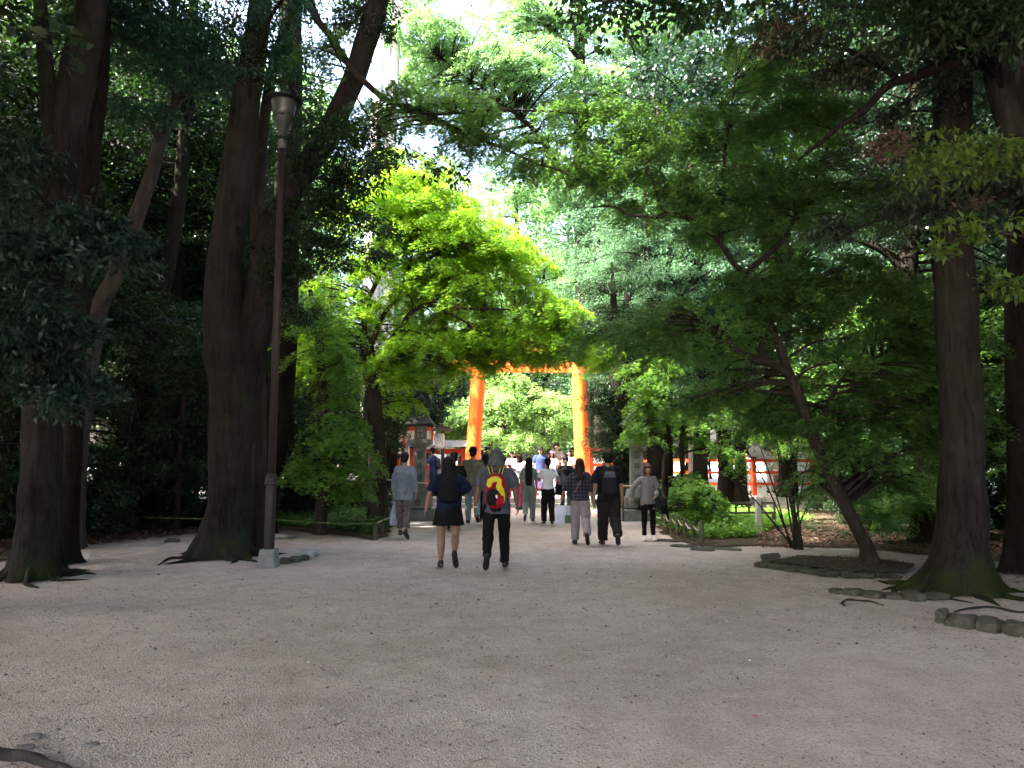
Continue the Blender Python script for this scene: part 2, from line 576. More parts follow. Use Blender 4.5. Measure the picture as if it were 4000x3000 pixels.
# ------------------------------------------------------------------ ground
def ground_material():
    m, t, b, o = node_mat("packed_gravel")
    v = coords(t)
    big = noise_tex(t, .35, 5, .6, v)
    mid = noise_tex(t, 3.2, 6, .65, v)
    fine = noise_tex(t, 42, 6, .75, v)
    vor = N(t, "ShaderNodeTexVoronoi"); setin(vor, Scale=85.0, Randomness=1.0); t.links.new(v, vor.inputs["Vector"])
    c_f = ramp(t, fine, [(.28, (.42, .36, .318)), (.5, (.63, .55, .495)), (.72, (.76, .69, .635))])
    c_b = ramp(t, big, [(.36, (.82, .785, .755)), (.62, (1.0, .98, .965))])
    mx = N(t, "ShaderNodeMix", data_type='RGBA', blend_type='MULTIPLY'); mx.inputs[0].default_value = 1.0
    t.links.new(c_f, mx.inputs[6]); t.links.new(c_b, mx.inputs[7])
    c_m = ramp(t, mid, [(.36, (.83, .81, .795)), (.60, (1, 1, 1))])
    mx2 = N(t, "ShaderNodeMix", data_type='RGBA', blend_type='MULTIPLY'); mx2.inputs[0].default_value = 1.0
    t.links.new(mx.outputs[2], mx2.inputs[6]); t.links.new(c_m, mx2.inputs[7])
    # brown damp patches
    patch = noise_tex(t, 1.1, 5, .6, coords(t, (.8, .45, 1)))
    pr = N(t, "ShaderNodeMapRange"); setin(pr, From_Min=.57, From_Max=.76, To_Max=.6); t.links.new(patch, pr.inputs[0])
    mx3 = N(t, "ShaderNodeMix", data_type='RGBA'); t.links.new(pr.outputs[0], mx3.inputs[0])
    t.links.new(mx2.outputs[2], mx3.inputs[6]); mx3.inputs[7].default_value = (.36, .28, .215, 1)
    # dark crumbs of bark and grit
    vr = ramp(t, vor.outputs["Color"], [(.0, (1, 1, 1)), (.86, (1, 1, 1)), (.93, (.45, .42, .40))])
    mx4 = N(t, "ShaderNodeMix", data_type='RGBA', blend_type='MULTIPLY'); mx4.inputs[0].default_value = 1.0
    t.links.new(mx3.outputs[2], mx4.inputs[6]); t.links.new(vr, mx4.inputs[7])
    t.links.new(mx4.outputs[2], b.inputs["Base Color"])
    setin(b, Roughness=.95); b.inputs["Specular IOR Level"].default_value = .15
    ad = N(t, "ShaderNodeMath", operation='ADD'); t.links.new(fine, ad.inputs[0]); t.links.new(vor.outputs["Distance"], ad.inputs[1])
    sc = noise_tex(t, 5.5, 5, .7, coords(t, (1, 1.0, 1)), 1.2)
    m5 = N(t, "ShaderNodeMath", operation='MULTIPLY_ADD'); t.links.new(sc, m5.inputs[0]); m5.inputs[1].default_value = 3.0; t.links.new(ad.outputs[0], m5.inputs[2])
    bump(t, m5.outputs[0], b, .9, .022)
    return m
def soil_material():
    m, t, b, o = node_mat("forest_soil")
    v = coords(t)
    fine = noise_tex(t, 24, 7, .75, v)
    big = noise_tex(t, .9, 5, .6, v)
    c = ramp(t, fine, [(.3, (.028, .02, .015)), (.5, (.07, .048, .036)), (.72, (.13, .09, .068))])
    c2 = ramp(t, big, [(.4, (.75, .9, .6)), (.6, (1, 1, 1))])
    mx = N(t, "ShaderNodeMix", data_type='RGBA', blend_type='MULTIPLY'); mx.inputs[0].default_value = 1.0
    t.links.new(c, mx.inputs[6]); t.links.new(c2, mx.inputs[7])
    t.links.new(mx.outputs[2], b.inputs["Base Color"])
    setin(b, Roughness=.95); b.inputs["Specular IOR Level"].default_value = .1
    bump(t, fine, b, 1.0, .04)
    return m
M_GRAVEL = ground_material()
M_SOIL = soil_material()

def ground_sheet():
    xs = np.unique(np.concatenate([np.linspace(-900, -30, 12), np.linspace(-30, 30, 121), np.linspace(30, 900, 12)]))
    ys = np.unique(np.concatenate([np.linspace(-400, -4, 8), np.linspace(-4, 30, 137), np.linspace(30, 900, 14)]))
    X, Y = np.meshgrid(xs, ys)
    Z = np.zeros_like(X)
    for i in range(X.shape[0]):
        for j in range(X.shape[1]):
            if abs(X[i, j]) < 29 and -3 < Y[i, j] < 24:
                Z[i, j] = .018 * mnoise.noise(Vector((X[i, j] * .5, Y[i, j] * .5, 3))) + .008 * mnoise.noise(Vector((X[i, j] * 1.7, Y[i, j] * 1.7, 7))) - .012
    V = np.stack([X.ravel(), Y.ravel(), Z.ravel()], 1)
    ny, nx = X.shape
    q = []
    I = np.arange(ny * nx).reshape(ny, nx)
    Fq = np.stack([I[:-1, :-1].ravel(), I[:-1, 1:].ravel(), I[1:, 1:].ravel(), I[1:, :-1].ravel()], 1)
    o = bpy.data.objects.new("ground", mesh_np("ground", V, Fq, mats=[M_GRAVEL], smooth=True))
    tag(link(o), kind="structure")
ground_sheet()

def floor_sheet(name, pts, z, mat, jag=.12, step=.35):
    """flat sheet with an irregular edge"""
    out = []
    n = len(pts)
    for i in range(n):
        a = Vector(pts[i]).to_2d() if len(pts[i]) > 2 else Vector(pts[i]); b = Vector(pts[(i + 1) % n]).to_2d() if len(pts[i]) > 2 else Vector(pts[(i + 1) % n])
        d = (b - a).length
        k = max(1, int(d / step)) if d < 30 else 1
        for j in range(k):
            p = a.lerp(b, j / k)
            if k > 1: p += Vector((mnoise.noise(Vector((p.x * 1.3, p.y * 1.3, 5))), mnoise.noise(Vector((p.x * 1.3, p.y * 1.3, 15))))) * jag * 2
            out.append((p.x, p.y, z))
    me = bpy.data.meshes.new(name)
    me.from_pydata(out, [], [tuple(range(len(out)))])
    me.materials.append(mat)
    o = bpy.data.objects.new(name, me)
    # make the polygon face up
    if me.polygons[0].normal.z < 0: me.flip_normals()
    return tag(link(o), kind="structure")
def g2(px, py):
    p = G(px, py); return (p.x, p.y)
# left wood: edge runs from beside the front tree to the rope corner, then along the path
EDGE_L = [(-9.5, 4.0), (-8.2, 9.5), g2(20, 556), g2(65, 545), g2(190, 533), g2(292, 531), g2(345, 536), g2(378, 540), g2(391, 536), g2(396, 524), g2(400, 515), (-3.2, 23.6)]
EDGE_R = [g2(655, 522), g2(661, 532), g2(682, 542), g2(708, 547), g2(752, 545), g2(855, 548), g2(935, 556), g2(1000, 563), (8.6, 9.0), (9.5, 4.0)]
floor_sheet("forest_floor", EDGE_L + [(-4.2, 23.9), (-60, 28.3), (-60, 4)], .014, M_SOIL)
floor_sheet("forest_floor", [(3.0, 23.8)] + EDGE_R + [(60, 4), (60, 24)], .014, M_SOIL)

# raised courtyard with two stone steps
M_YARD = surf("courtyard_gravel", (.66, .62, .56), (.52, .48, .43), .95, 18, .4, .01)
M_STEP = surf("step_stone", (.30, .29, .27), (.19, .18, .17), .85, 7, .4, .01)
M_STONE = surf("lantern_stone", (.21, .22, .205), (.11, .118, .105), .88, 5, .6, .015)
YZ = .30
mb = MB()
mb.box((0, 62 + 25.9, YZ / 2 - .002), (400, 124, YZ))
tag(mb.obj("courtyard", M_YARD), kind="structure")
st = empty("stone_steps", (0, 25.2, 0), 0, "low grey stone steps across the end of the path, in front of the red barrier", "steps")
for i, (y, z) in enumerate(((25.3, .0), (25.6, .15))):
    m2 = MB()
    for k in range(9):
        x = -7.6 + k * 1.9
        m2.box((x, (.54 if i else .2), z + (.079 if i else .073)), (1.88, .6, .15))
    m2.obj("step", M_STEP, st, bevel=.012)
# ------------------------------------------------------------------ torii
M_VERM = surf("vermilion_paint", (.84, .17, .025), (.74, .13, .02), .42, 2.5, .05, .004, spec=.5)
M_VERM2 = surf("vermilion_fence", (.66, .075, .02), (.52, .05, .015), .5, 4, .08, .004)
M_BLACK = surf("black_lacquer", (.02, .02, .02), (.012, .012, .012), .5, 4, 0)
M_PLASTER = surf("white_plaster", (.78, .77, .74), (.68, .67, .64), .8, 5, .05)
M_TILE = surf("roof_tile", (.16, .17, .18), (.08, .085, .09), .6, 9, .3)
M_BARKROOF = surf("bark_roof", (.13, .10, .085), (.07, .055, .045), .9, 14, .5, .02)
TY = 27.0
xl0, xl1 = P(472.5, 452, TY).x, P(477.5, 375, TY).x
xr0, xr1 = P(582.3, 452, TY).x, P(579.5, 380, TY).x
def torii():
    cx = (xl0 + xr0) / 2
    root = empty("torii_gate", (cx, TY, YZ), 0, "tall vermilion torii gate with two round pillars at the end of the path", "gate")
    off = (cx, TY, YZ)
    zt = 5.58
    for s_, xb, xt in ((0, xl0, xl1), (1, xr0, xr1)):
        sl = (xt - xb) / 2.8
        mb = MB()
        x0 = xb - sl * 1.4
        pts = [(x0 + sl * z, TY, z) for z in (YZ + .3, 1.5, 3, 4.2, 5.1, zt)]
        mb.tube(pts, [.275, .272, .266, .262, .258, .255], 32)
        mb.obj("pillar", M_VERM, root, smooth=True, off=off)
        mb = MB(); mb.lathe([(.33, 0), (.33, .26), (.31, .31)], 32, (x0, TY, YZ))
        mb.obj("pillar_base", M_BLACK, root, off=off)
    mb = MB()
    mb.box((cx - .1, TY, 5.02), (5.5, .22, .44))
    mb.obj("tie_beam", M_VERM, root, off=off, bevel=.01)
    for xx in (xl1 + .04, xr1 - .04):
        for sd in (-1, 1):
            pass
    mb = MB(); mb.box((cx, TY, 5.40), (.34, .16, .32)); mb.obj("centre_strut", M_VERM, root, off=off)
    # lower lintel and curved upper lintel
    mb = MB()
    def beam(mb, L, z0, h, d, rise, m=0):
        n = 24; vs = []; fs = []
        for i in range(n + 1):
            u = -1 + 2 * i / n
            x = cx + u * L / 2; z = z0 + rise * abs(u) ** 2.6
            e = 1 + .12 * abs(u) ** 3
            for y_, z_ in ((-d / 2, 0), (d / 2, 0), (d / 2 * 1.15, h * e), (-d / 2 * 1.15, h * e)):
                vs.append((x, TY + y_, z + z_))
        for i in range(n):
            for k in range(4):
                a = i * 4 + k; b_ = i * 4 + (k + 1) % 4
                fs.append((a, b_, b_ + 4, a + 4))
        fs.append((3, 2, 1, 0)); fs.append(tuple(n * 4 + k for k in range(4)))
        mb.add(vs, [tuple(reversed(f)) for f in fs], m)
    beam(mb, 6.0, 5.55, .22, .42, .08)
    mb.obj("lower_lintel", M_VERM, root, off=off)
    mb = MB(); beam(mb, 6.6, 5.775, .26, .52, .13)
    mb.obj("upper_lintel", M_VERM, root, off=off)
    mb = MB(); beam(mb, 6.8, 6.04, .06, .64, .16)
    mb.obj("roof_cap", M_BARKROOF, root, off=off)
torii()

# ------------------------------------------------------------------ vermilion fences
def fence(name, x0, x1, Y, h, rails, label, zb=YZ, post=.15, step=1.05, cap=False, infill=None, Y2=None, cat="fence"):
    Y2 = Y if Y2 is None else Y2
    root = empty(name, (x0, Y, zb), math.atan2(Y2 - Y, x1 - x0), label, cat)
    Ln = math.hypot(x1 - x0, Y2 - Y)
    n = max(1, round(Ln / step)); d = Ln / n
    for i in range(n + 1):
        mb = MB(); mb.box((i * d, 0, h / 2), (post, post, h)); mb.box((i * d, 0, h + .03), (post * 1.3, post * 1.3, .06), m=1)
        mb.obj("post", [M_VERM2, M_BLACK], root)
    for z, rh in rails:
        mb = MB()
        mb.box((Ln / 2, 0, z), (Ln + .1, post * .55, rh))
        mb.obj("rail", M_VERM2, root)
    if infill:
        z0, z1, mt = infill
        for i in range(n):
            mb = MB(); mb.box((i * d + d / 2, 0, (z0 + z1) / 2), (d - post - .01, .03, z1 - z0))
            mb.obj("panel", mt, root)
    if cap:
        mb = MB()
        vs = [(-.2, -.35, h + .06), (Ln + .2, -.35, h + .06), (Ln + .2, 0, h + .3), (-.2, 0, h + .3), (Ln + .2, .35, h + .06), (-.2, .35, h + .06)]
        mb.add(vs, [(0, 1, 2, 3), (3, 2, 4, 5), (1, 0, 5, 4), (0, 3, 5), (1, 4, 2)])
        mb.obj("tiled_cap", M_TILE, root)
    return root
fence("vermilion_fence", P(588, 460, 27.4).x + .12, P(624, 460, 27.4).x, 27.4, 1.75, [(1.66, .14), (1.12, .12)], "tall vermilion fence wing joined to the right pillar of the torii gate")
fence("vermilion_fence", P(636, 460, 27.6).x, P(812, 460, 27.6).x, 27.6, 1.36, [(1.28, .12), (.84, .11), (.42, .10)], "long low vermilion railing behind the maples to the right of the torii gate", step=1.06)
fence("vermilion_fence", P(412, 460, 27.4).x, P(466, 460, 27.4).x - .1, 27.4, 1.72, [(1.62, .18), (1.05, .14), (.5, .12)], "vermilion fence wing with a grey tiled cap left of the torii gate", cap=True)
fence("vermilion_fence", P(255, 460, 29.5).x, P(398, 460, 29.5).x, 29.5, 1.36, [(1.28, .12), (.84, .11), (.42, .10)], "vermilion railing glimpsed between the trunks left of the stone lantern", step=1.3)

# low red barrier with two notices, on the steps
M_REDB = surf("barrier_red", (.46, .055, .03), (.36, .04, .02), .55, 5, .05)
M_PAPER = {k: surf("notice_" + k, c, tuple(x * .95 for x in c), .7, 3, 0) for k, c in dict(purple=(.30, .20, .42), white=(.66, .70, .78), pink=(.50, .06, .20), ink=(.03, .03, .06), inkblue=(.08, .14, .38)).items()}
def barrier():
    xa, xb = P(509, 500, 25.9).x, P(546, 500, 25.9).x
    root = empty("barrier", ((xa + xb) / 2, 26.05, YZ), 0, "low red wooden barrier on the steps with coloured notices hung on it", "barrier")
    Ln = xb - xa
    mb = MB()
    for z, h in ((.32, .20), (.86, .10)): mb.box((0, 0, z), (Ln, .05, h))
    mb.obj("rail", M_REDB, root)
    for i in range(5):
        x = -Ln / 2 + .05 + i * (Ln - .1) / 4
        mb = MB(); mb.box((x, .03, .48), (.07, .05, .96)); mb.box((x, .03, .04), (.09, .34, .08)); mb.obj("post", M_REDB, root)
barrier()
def notice(x, z, w_, h, key, label, lines):
    root = empty("notice_board", (x, 25.99, z), 0, label, "notice")
    mb = MB(); mb.box((0, 0, 0), (w_, .012, h)); mb.obj("board", M_PAPER[key], root)
    mb = MB()
    for (lx, lz, lw, lh) in lines: mb.box((lx, -.009, lz), (lw, .004, lh))
    mb.obj("printing", M_PAPER['ink' if key != 'white' else 'inkblue'], root)
notice(P(537, 495, 25.95).x, YZ + .62, .36, .62, 'purple', "purple notice with a dark heading hung on the red barrier", [(0, .22, .26, .05), (0, .13, .2, .02)])
notice(P(513, 495, 25.95).x, YZ + .62, .26, .60, 'white', "white and blue notice hung on the red barrier", [(-.06, .18, .08, .1), (.05, .05, .08, .1), (-.04, -.1, .1, .08), (.05, -.2, .07, .06)])
notice(P(522.3, 495, 25.95).x, YZ + .68, .22, .92, 'pink', "narrow crimson notice on the red barrier", [(.0, .2, .05, .3)])

# ------------------------------------------------------------------ stone lanterns
M_INK = surf("carved_ink", (.045, .045, .04), None, .9, 5, 0)
def text_mesh(txt, size, parent, loc, rot, mat, name="inscription", ext=.004, align='CENTER'):
    cu = bpy.data.curves.new(name, 'FONT'); cu.body = txt; cu.size = size; cu.extrude = ext
    cu.align_x = align; cu.align_y = 'CENTER'; cu.space_line = 1.25; cu.resolution_u = 2
    tmp = bpy.data.objects.new(name, cu); COL.objects.link(tmp)
    bpy.context.view_layer.update()
    dg = bpy.context.evaluated_depsgraph_get()
    me = bpy.data.meshes.new_from_object(tmp.evaluated_get(dg))
    bpy.data.objects.remove(tmp)
    me.name = name
    me.materials.clear(); me.materials.append(mat)
    o = bpy.data.objects.new(name, me); o.location = loc; o.rotation_euler = rot
    return link(o, parent)
def stone_lantern(px, Y, label, s_=1.0):
    x = P(px, 480, Y).x
    r = empty("stone_lantern", (x, Y, 0), 0, label, "stone lantern", "stone lanterns beside the path")
    sq = math.pi / 4; q = math.sqrt(2)
    mb = MB()
    mb.box((0, 0, .16 * s_), (1.16, 1.16, .32)); mb.box((0, 0, .46), (.92, .92, .28))
    mb.obj("plinth", M_STONE, r, bevel=.02)
    mb = MB(); mb.box((0, 0, .71), (.70, .70, .22), taper=.86); mb.obj("plinth_cap", M_STONE, r, bevel=.02)
    mb = MB(); mb.box((0, 0, .815 + .56), (.43, .43, 1.12), taper=.95); mb.obj("shaft", M_STONE, r, bevel=.015)
    mb = MB(); mb.lathe([(.21 * q, 0), (.40 * q, .10), (.41 * q, .13), (.41 * q, .22)], 4, (0, 0, 1.935), rot=sq); mb.obj("platform", M_STONE, r, bevel=.012)
    mb = MB()
    # fire box: four corner posts, top and bottom
    z0 = 2.155; h = .37; w_ = .42
    for sx in (-1, 1):
        for sy in (-1, 1): mb.box((sx * (w_ / 2 - .05), sy * (w_ / 2 - .05), z0 + h / 2), (.10, .10, h))
    mb.box((0, 0, z0 + .03), (w_ - .006, w_ - .006, .06)); mb.box((0, 0, z0 + h - .04), (w_ - .006, w_ - .006, .08))
    mb.obj("fire_box", M_STONE, r)
    mb = MB(); mb.box((0, 0, z0 + .18), (.30, .30, .27)); mb.obj("paper_window", surf("lantern_paper", (.30, .29, .25), None, .8, 6, 0), r)
    mb = MB(); mb.box((0, -.156, z0 + .18), (.02, .012, .26)); mb.box((0, -.156, z0 + .18), (.26, .01, .018)); mb.obj("lattice", M_BLACK, r)
    mb = MB()
    prof = [(.52, 0), (.53, .05), (.44, .12), (.34, .22), (.24, .34), (.175, .47), (.15, .50)]
    mb.lathe([(a * q, b) for a, b in prof], 4, (0, 0, 2.52), rot=sq)
    mb.obj("roof", surf("lantern_roof_stone", (.045, .048, .044), (.022, .024, .02), .9, 6, .6, .015), r, bevel=.02)
    mb = MB(); mb.lathe([(.13, 0), (.14, .05), (.10, .08), (.08, .10), (.135, .16), (.15, .22), (.125, .30), (.06, .36), (.012, .41)], 16, (0, 0, 3.02)); mb.obj("finial", MATS["lantern_roof_stone"], r, smooth=True)
    for i, ch in enumerate("御神燈"):
        text_mesh(ch, .235, r, (0, -.2175, 1.72 - i * .31), (math.pi / 2 - .012, 0, 0), M_INK)
    text_mesh("奉", .24, r, (0, -.462, .46), (math.pi / 2, 0, 0), M_INK)
    r.scale = (s_, s_, 1.0)
    return r
stone_lantern(420, 20.3, "tall stone lantern with finial and curved roof, standing left of the path", .73)
stone_lantern(636.5, 20.3, "stone lantern half hidden by leaves, standing right of the path", .80)

# ------------------------------------------------------------------ hanging paper lantern on a roofed post
M_PAPERL = surf("white_paper", (.78, .76, .72), (.70, .68, .64), .7, 3, 0)
def paper_lantern():
    Y = 25.3
    x = P(439, 440, Y).x
    r = empty("roofed_lantern_post", (x + .1, Y + .35, YZ * 0), 0, "dark wooden post with a small gabled roof above the white paper lantern", "post")
    zt = P(439, 432, Y).z
    mb = MB(); mb.box((0, 0, (zt + .1) / 2), (.11, .11, zt + .1)); mb.box((0, -.2, zt - .02), (.06, .5, .06)); mb.obj("post", surf("dark_timber", (.06, .045, .038), None, .7, 8, .2), r)
    mb = MB()
    w_, e, hh = .36, .5, .16
    cy_ = -.3
    vs = [(-w_, cy_ - .32, zt + .04), (w_ * 1.0, cy_ - .32, zt + .04), (w_, cy_ + .32, zt + .04), (-w_, cy_ + .32, zt + .04), (0, cy_ - .32, zt + .04 + hh), (0, cy_ + .32, zt + .04 + hh)]
    vs += [(a, b, c + .035) for a, b, c in vs[:4]] + [(0, cy_ - .36, zt + .04 + hh + .045), (0, cy_ + .36, zt + .04 + hh + .045)]
    mb.add(vs, [(0, 1, 4), (3, 5, 2), (0, 3, 2, 1), (6, 9, 11, 10), (7, 10, 11, 8), (0, 6, 9, 3), (1, 2, 8, 7), (0, 4, 10, 6), (1, 7, 10, 4), (3, 9, 11, 5), (2, 5, 11, 8)])
    mb.obj("little_roof", M_BARKROOF, r)
    L = empty("paper_lantern", (x, Y, 0), 0, "white cylindrical paper lantern with a round wheel crest hanging under the little roof", "paper lantern")
    z1 = zt - .03; z0 = P(439, 448.5, Y).z
    mb = MB(); hh = z1 - z0
    prof = []
    for i in range(25):
        u = i / 24; rr = .165 * (1 - .30 * abs(2 * u - 1) ** 5) * (1 + .012 * (i % 2))
        prof.append((rr * 1.12, z0 + hh * u))
    mb.lathe(prof, 28); mb.obj("lantern_body", M_PAPERL, L, smooth=True)
    for za, zb_ in ((z1 - .01, z1 + .03), (z0 - .03, z0 + .005)):
        mb = MB(); mb.lathe([(.12, za), (.123, zb_)], 24); mb.obj("ring", surf("pale_wood", (.40, .28, .15), None, .6, 8, .1), L)
    # wheel crest wrapped on the surface
    mb = MB()
    zc = (z0 + z1) / 2 + .03; R = .125
    def on(u, v, k=1.025):     # u, v in metres on the sheet, wrapped
        a = u / .185 - .25
        return Vector((math.sin(a) * .185 * k, -math.cos(a) * .185 * k, zc + v))
    def strip(p, wd=.012):
        for i in range(len(p) - 1):
            (u0, v0), (u1, v1) = p[i], p[i + 1]
            d = Vector((u1 - u0, v1 - v0)); n = Vector((-d.y, d.x)).normalized() * wd / 2
            mb.add([on(u0 - n.x, v0 - n.y), on(u1 - n.x, v1 - n.y), on(u1 + n.x, v1 + n.y), on(u0 + n.x, v0 + n.y)], [(0, 1, 2, 3)])
    for rr, wd in ((R, .014), (R * .3, .01)):
        strip([(rr * math.cos(t * math.pi / 14), rr * math.sin(t * math.pi / 14)) for t in range(29)], wd)
    for k in range(12):
        a = k * math.pi / 6
        strip([(R * .3 * math.cos(a), R * .3 * math.sin(a)), (R * math.cos(a), R * math.sin(a))], .008)
    for k in range(6):
        for j in range(3):
            strip([(.175 - .012 + .012 * j, .15 - k * .058 - .012 * j), (.205, .15 - k * .058 - .012 * j)], .006)
    mb.obj("crest", M_PAPER['inkblue'] if 0 else M_INK, L)
paper_lantern()

# shrine hall behind the left stone lantern
def hall():
    x0, Y = P(411, 440, 33).x, 33.0
    r = empty("shrine_hall", (x0, Y, YZ), 0, "low shrine hall with white walls and red beams behind the left stone lantern", "building")
    mb = MB(); mb.box((0, 1.5, 1.40), (3.6, 2.9, 2.8)); mb.obj("wall", M_PLASTER, r)
    for z in (.12, 2.0, 2.68):
        mb = MB(); mb.box((0, .02, z), (3.8, .14, .17)); mb.obj("beam", M_VERM2, r)
    for x in (-1.85, -.62, .62, 1.85):
        mb = MB(); mb.box((x, .0, 1.40), (.17, .2, 2.8)); mb.obj("pillar", M_VERM2, r)
    mb = MB()
    mb.add([(-2.5, -1.0, 2.75), (2.5, -1.0, 2.75), (1.5, 1.5, 3.8), (-1.5, 1.5, 3.8), (2.5, 4, 2.75), (-2.5, 4, 2.75), (-2.5, -1.0, 2.85), (2.5, -1.0, 2.85), (1.5, 1.5, 3.92), (-1.5, 1.5, 3.92), (2.5, 4, 2.85), (-2.5, 4, 2.85)],
           [(1, 0, 3, 2), (2, 3, 5, 4), (0, 1, 7, 6), (6, 7, 8, 9), (9, 8, 10, 11), (1, 2, 8, 7), (2, 4, 10, 8), (0, 6, 9, 3), (3, 9, 11, 5), (4, 5, 11, 10)])
    mb.obj("roof", surf("old_dark_roof", (.05, .048, .045), (.03, .03, .028), .9, 9, .3), r)
    for x in (-1.2, 0, 1.2):
        mb = MB(); mb.box((x, .04, .92), (.9, .05, 1.3)); mb.obj("lattice_window", M_BLACK if x else M_PLASTER, r)
hall()
for _o in bpy.data.objects:
    if _o.name == 'shrine_hall': _o.scale = (.52, .6, 1)
def white_wall():
    # boundary wall of the precinct glimpsed far behind the trees on the left
    for k, (pa, pb, Y, lab) in enumerate(((150, 250, 47, "long white plastered wall with a tiled top far behind the trunks on the left"), (770, 860, 40, "white plastered wall with a tiled top far behind the leaning maple"))):
        xa, xb = P(pa, 460, Y).x, P(pb, 460, Y).x
        r = empty("plaster_wall", ((xa + xb) / 2, Y, YZ), 0, lab, "wall")
        mb = MB(); mb.box((0, 0, .85), (xb - xa, .3, 1.7)); mb.obj("wall", M_PLASTER, r)
        mb = MB(); h = 1.7; Ln = xb - xa
        mb.add([(-Ln / 2, -.4, h), (Ln / 2, -.4, h), (Ln / 2, 0, h + .35), (-Ln / 2, 0, h + .35), (Ln / 2, .4, h), (-Ln / 2, .4, h)], [(0, 1, 2, 3), (3, 2, 4, 5), (1, 0, 5, 4), (0, 3, 5), (1, 4, 2)])
        mb.obj("tiled_top", M_TILE, r)
white_wall()

# ------------------------------------------------------------------ street lamp
def street_lamp():
    b = G(268.5, 566.5); Y = b.y
    r = empty("street_lamp", tuple(b), 0, "tall rusty brown lamp post with a funnel shaped glass lamp on a grey concrete footing", "street lamp")
    k = Y / F
    def z(py): return P(275, py, Y).z
    M_CONC = surf("concrete", (.24, .25, .24), (.15, .155, .15), .9, 9, .5, .01)
    M_POLE1 = surf("dark_brown_paint", (.016, .012, .012), (.010, .008, .008), .5, 12, .15)
    M_POLE2 = surf("rusty_red_paint", (.028, .0165, .0135), (.016, .011, .0095), .6, 7, .2)
    M_GREYM = surf("grey_metal", (.06, .065, .065), (.04, .043, .043), .45, 9, .1, metal=.3)
    z1 = z(549.5)
    mb = MB(); mb.box((0, 0, z1 / 2), (.27, .27, z1 + .02), taper=.84); mb.obj("footing", M_CONC, r, bevel=.012)
    zc = z(479)
    mb = MB(); mb.lathe([(.078, z1), (.078, zc)], 20); mb.obj("lower_pole", M_POLE1, r, smooth=False)
    mb = MB(); mb.lathe([(.086, zc - .10), (.10, zc - .08), (.10, zc - .05), (.086, zc - .03), (.086, zc + .02), (.07, zc + .06), (.06, zc + .09)], 20); mb.obj("collar", M_POLE1, r)
    zt = z(142)
    mb = MB(); mb.lathe([(.058, zc + .05), (.054, zt)], 18); mb.obj("upper_pole", M_POLE2, r, smooth=True)
    mb = MB(); mb.lathe([(.068, zt - .12), (.068, zt), (.062, zt + .03)], 18); mb.obj("sticker_band", surf("pale_label", (.09, .095, .09), None, .6, 9, 0), r)
    mb = MB(); mb.lathe([(.07, z(137)), (.075, z(128)), (.115, z(124)), (.155, z(119.5)), (.16, z(118.5))], 20)
    mb.obj("lamp_holder", M_GREYM, r, smooth=False)
    for a in (0.6, 2.7, 4.8):
        mb = MB(); mb.ball((.15 * math.cos(a), .15 * math.sin(a), z(125)), .022, 8, 6); mb.obj("bolt", M_GREYM, r)
    mg = surf("frosted_glass", (.045, .052, .048), (.034, .04, .036), .35, 5, 0, spec=.6)
    mb = MB(); mb.lathe([(.155, z(118.8)), (.175, z(112)), (.20, z(104)), (.21, z(101))], 24); mb.obj("glass_funnel", mg, r, smooth=True)
    mb = MB(); mb.lathe([(.165, z(118.8) - .01), (.172, z(118.8)), (.165, z(118.8) + .015)], 24); mb.obj("rim", M_GREYM, r)
    mb = MB(); mb.lathe([(.16, z(102.5)), (.29, z(101.4)), (.298, z(100.6)), (.20, z(99.3)), (.02, z(98.3))], 32); mb.obj("lamp_shade", M_POLE1, r, smooth=False)
street_lamp()

# ------------------------------------------------------------------ posts, ropes, rails
M_WPOST = surf("weathered_post", (.10, .085, .065), (.055, .048, .036), .9, 14, .4, .008)
M_ROPE = surf("straw_rope", (.42, .38, .30), (.28, .25, .19), .95, 40, .3, .004)
M_GROPE = surf("green_rope", (.12, .15, .05), (.08, .10, .035), .8, 40, .1)
M_BAMB = surf("bamboo", (.42, .33, .18), (.30, .23, .12), .55, 12, .1)
M_STRAW = surf("straw_coloured_rail", (.55, .45, .32), (.42, .33, .22), .6, 12, .1)
def rope(name, a, b, sag, r_, mat, label, cat="rope", group=None, n=14):
    a = Vector(a); b = Vector(b)
    pts = []
    for i in range(n + 1):
        u = i / n
        p = a.lerp(b, u); p.z -= sag * 4 * u * (1 - u)
        pts.append(p - a)
    mb = MB(); mb.tube(pts, [r_] * len(pts), 6)
    o = mb.obj(name, mat, None, smooth=True); o.location = a
    return tag(o, label, cat, group)
pr = [(665.8, 528.6, 513.5), (672, 533.5, 514.5), (678, 535.3, 515.5), (685.3, 538.4, 518.5), (693.5, 541.9, 521.5), (702, 545, 521)]
tops = []
ordw = ["farthest", "second farthest", "third farthest", "fourth farthest", "second nearest", "nearest"]
for i, (px, pb, pt) in enumerate(pr):
    b = G(px, pb); h = P(px, pt, b.y).z
    mb = MB(); mb.lathe([(.043, -.02), (.043, h - .012), (.036, h)], 14); mb.lathe([(.047, h * .78), (.047, h * .84)], 14)
    o = mb.obj("rope_post", M_WPOST); o.location = b
    tag(o, "short round wooden post linked by white rope right of the path, %s of six" % ordw[i], "post", "short rope posts at the right edge of the path")
    tops.append(b + Vector((0, -.02, h * .81)))
b0 = tops[0] + Vector((-.15, 1.3, .02))
tops = [b0 + Vector((-.02, 1.0, .02)), b0] + tops
for i in range(len(tops) - 1):
    rope("rope", tops[i], tops[i + 1], .09, .013, M_ROPE, "white straw rope sagging %s of the short posts" % (["beyond the far end", "up to the farthest", "between the farthest two", "between the second and third farthest", "between the third and fourth farthest", "between the fourth farthest and second nearest", "between the nearest two"][i]), group="white ropes between the short posts")
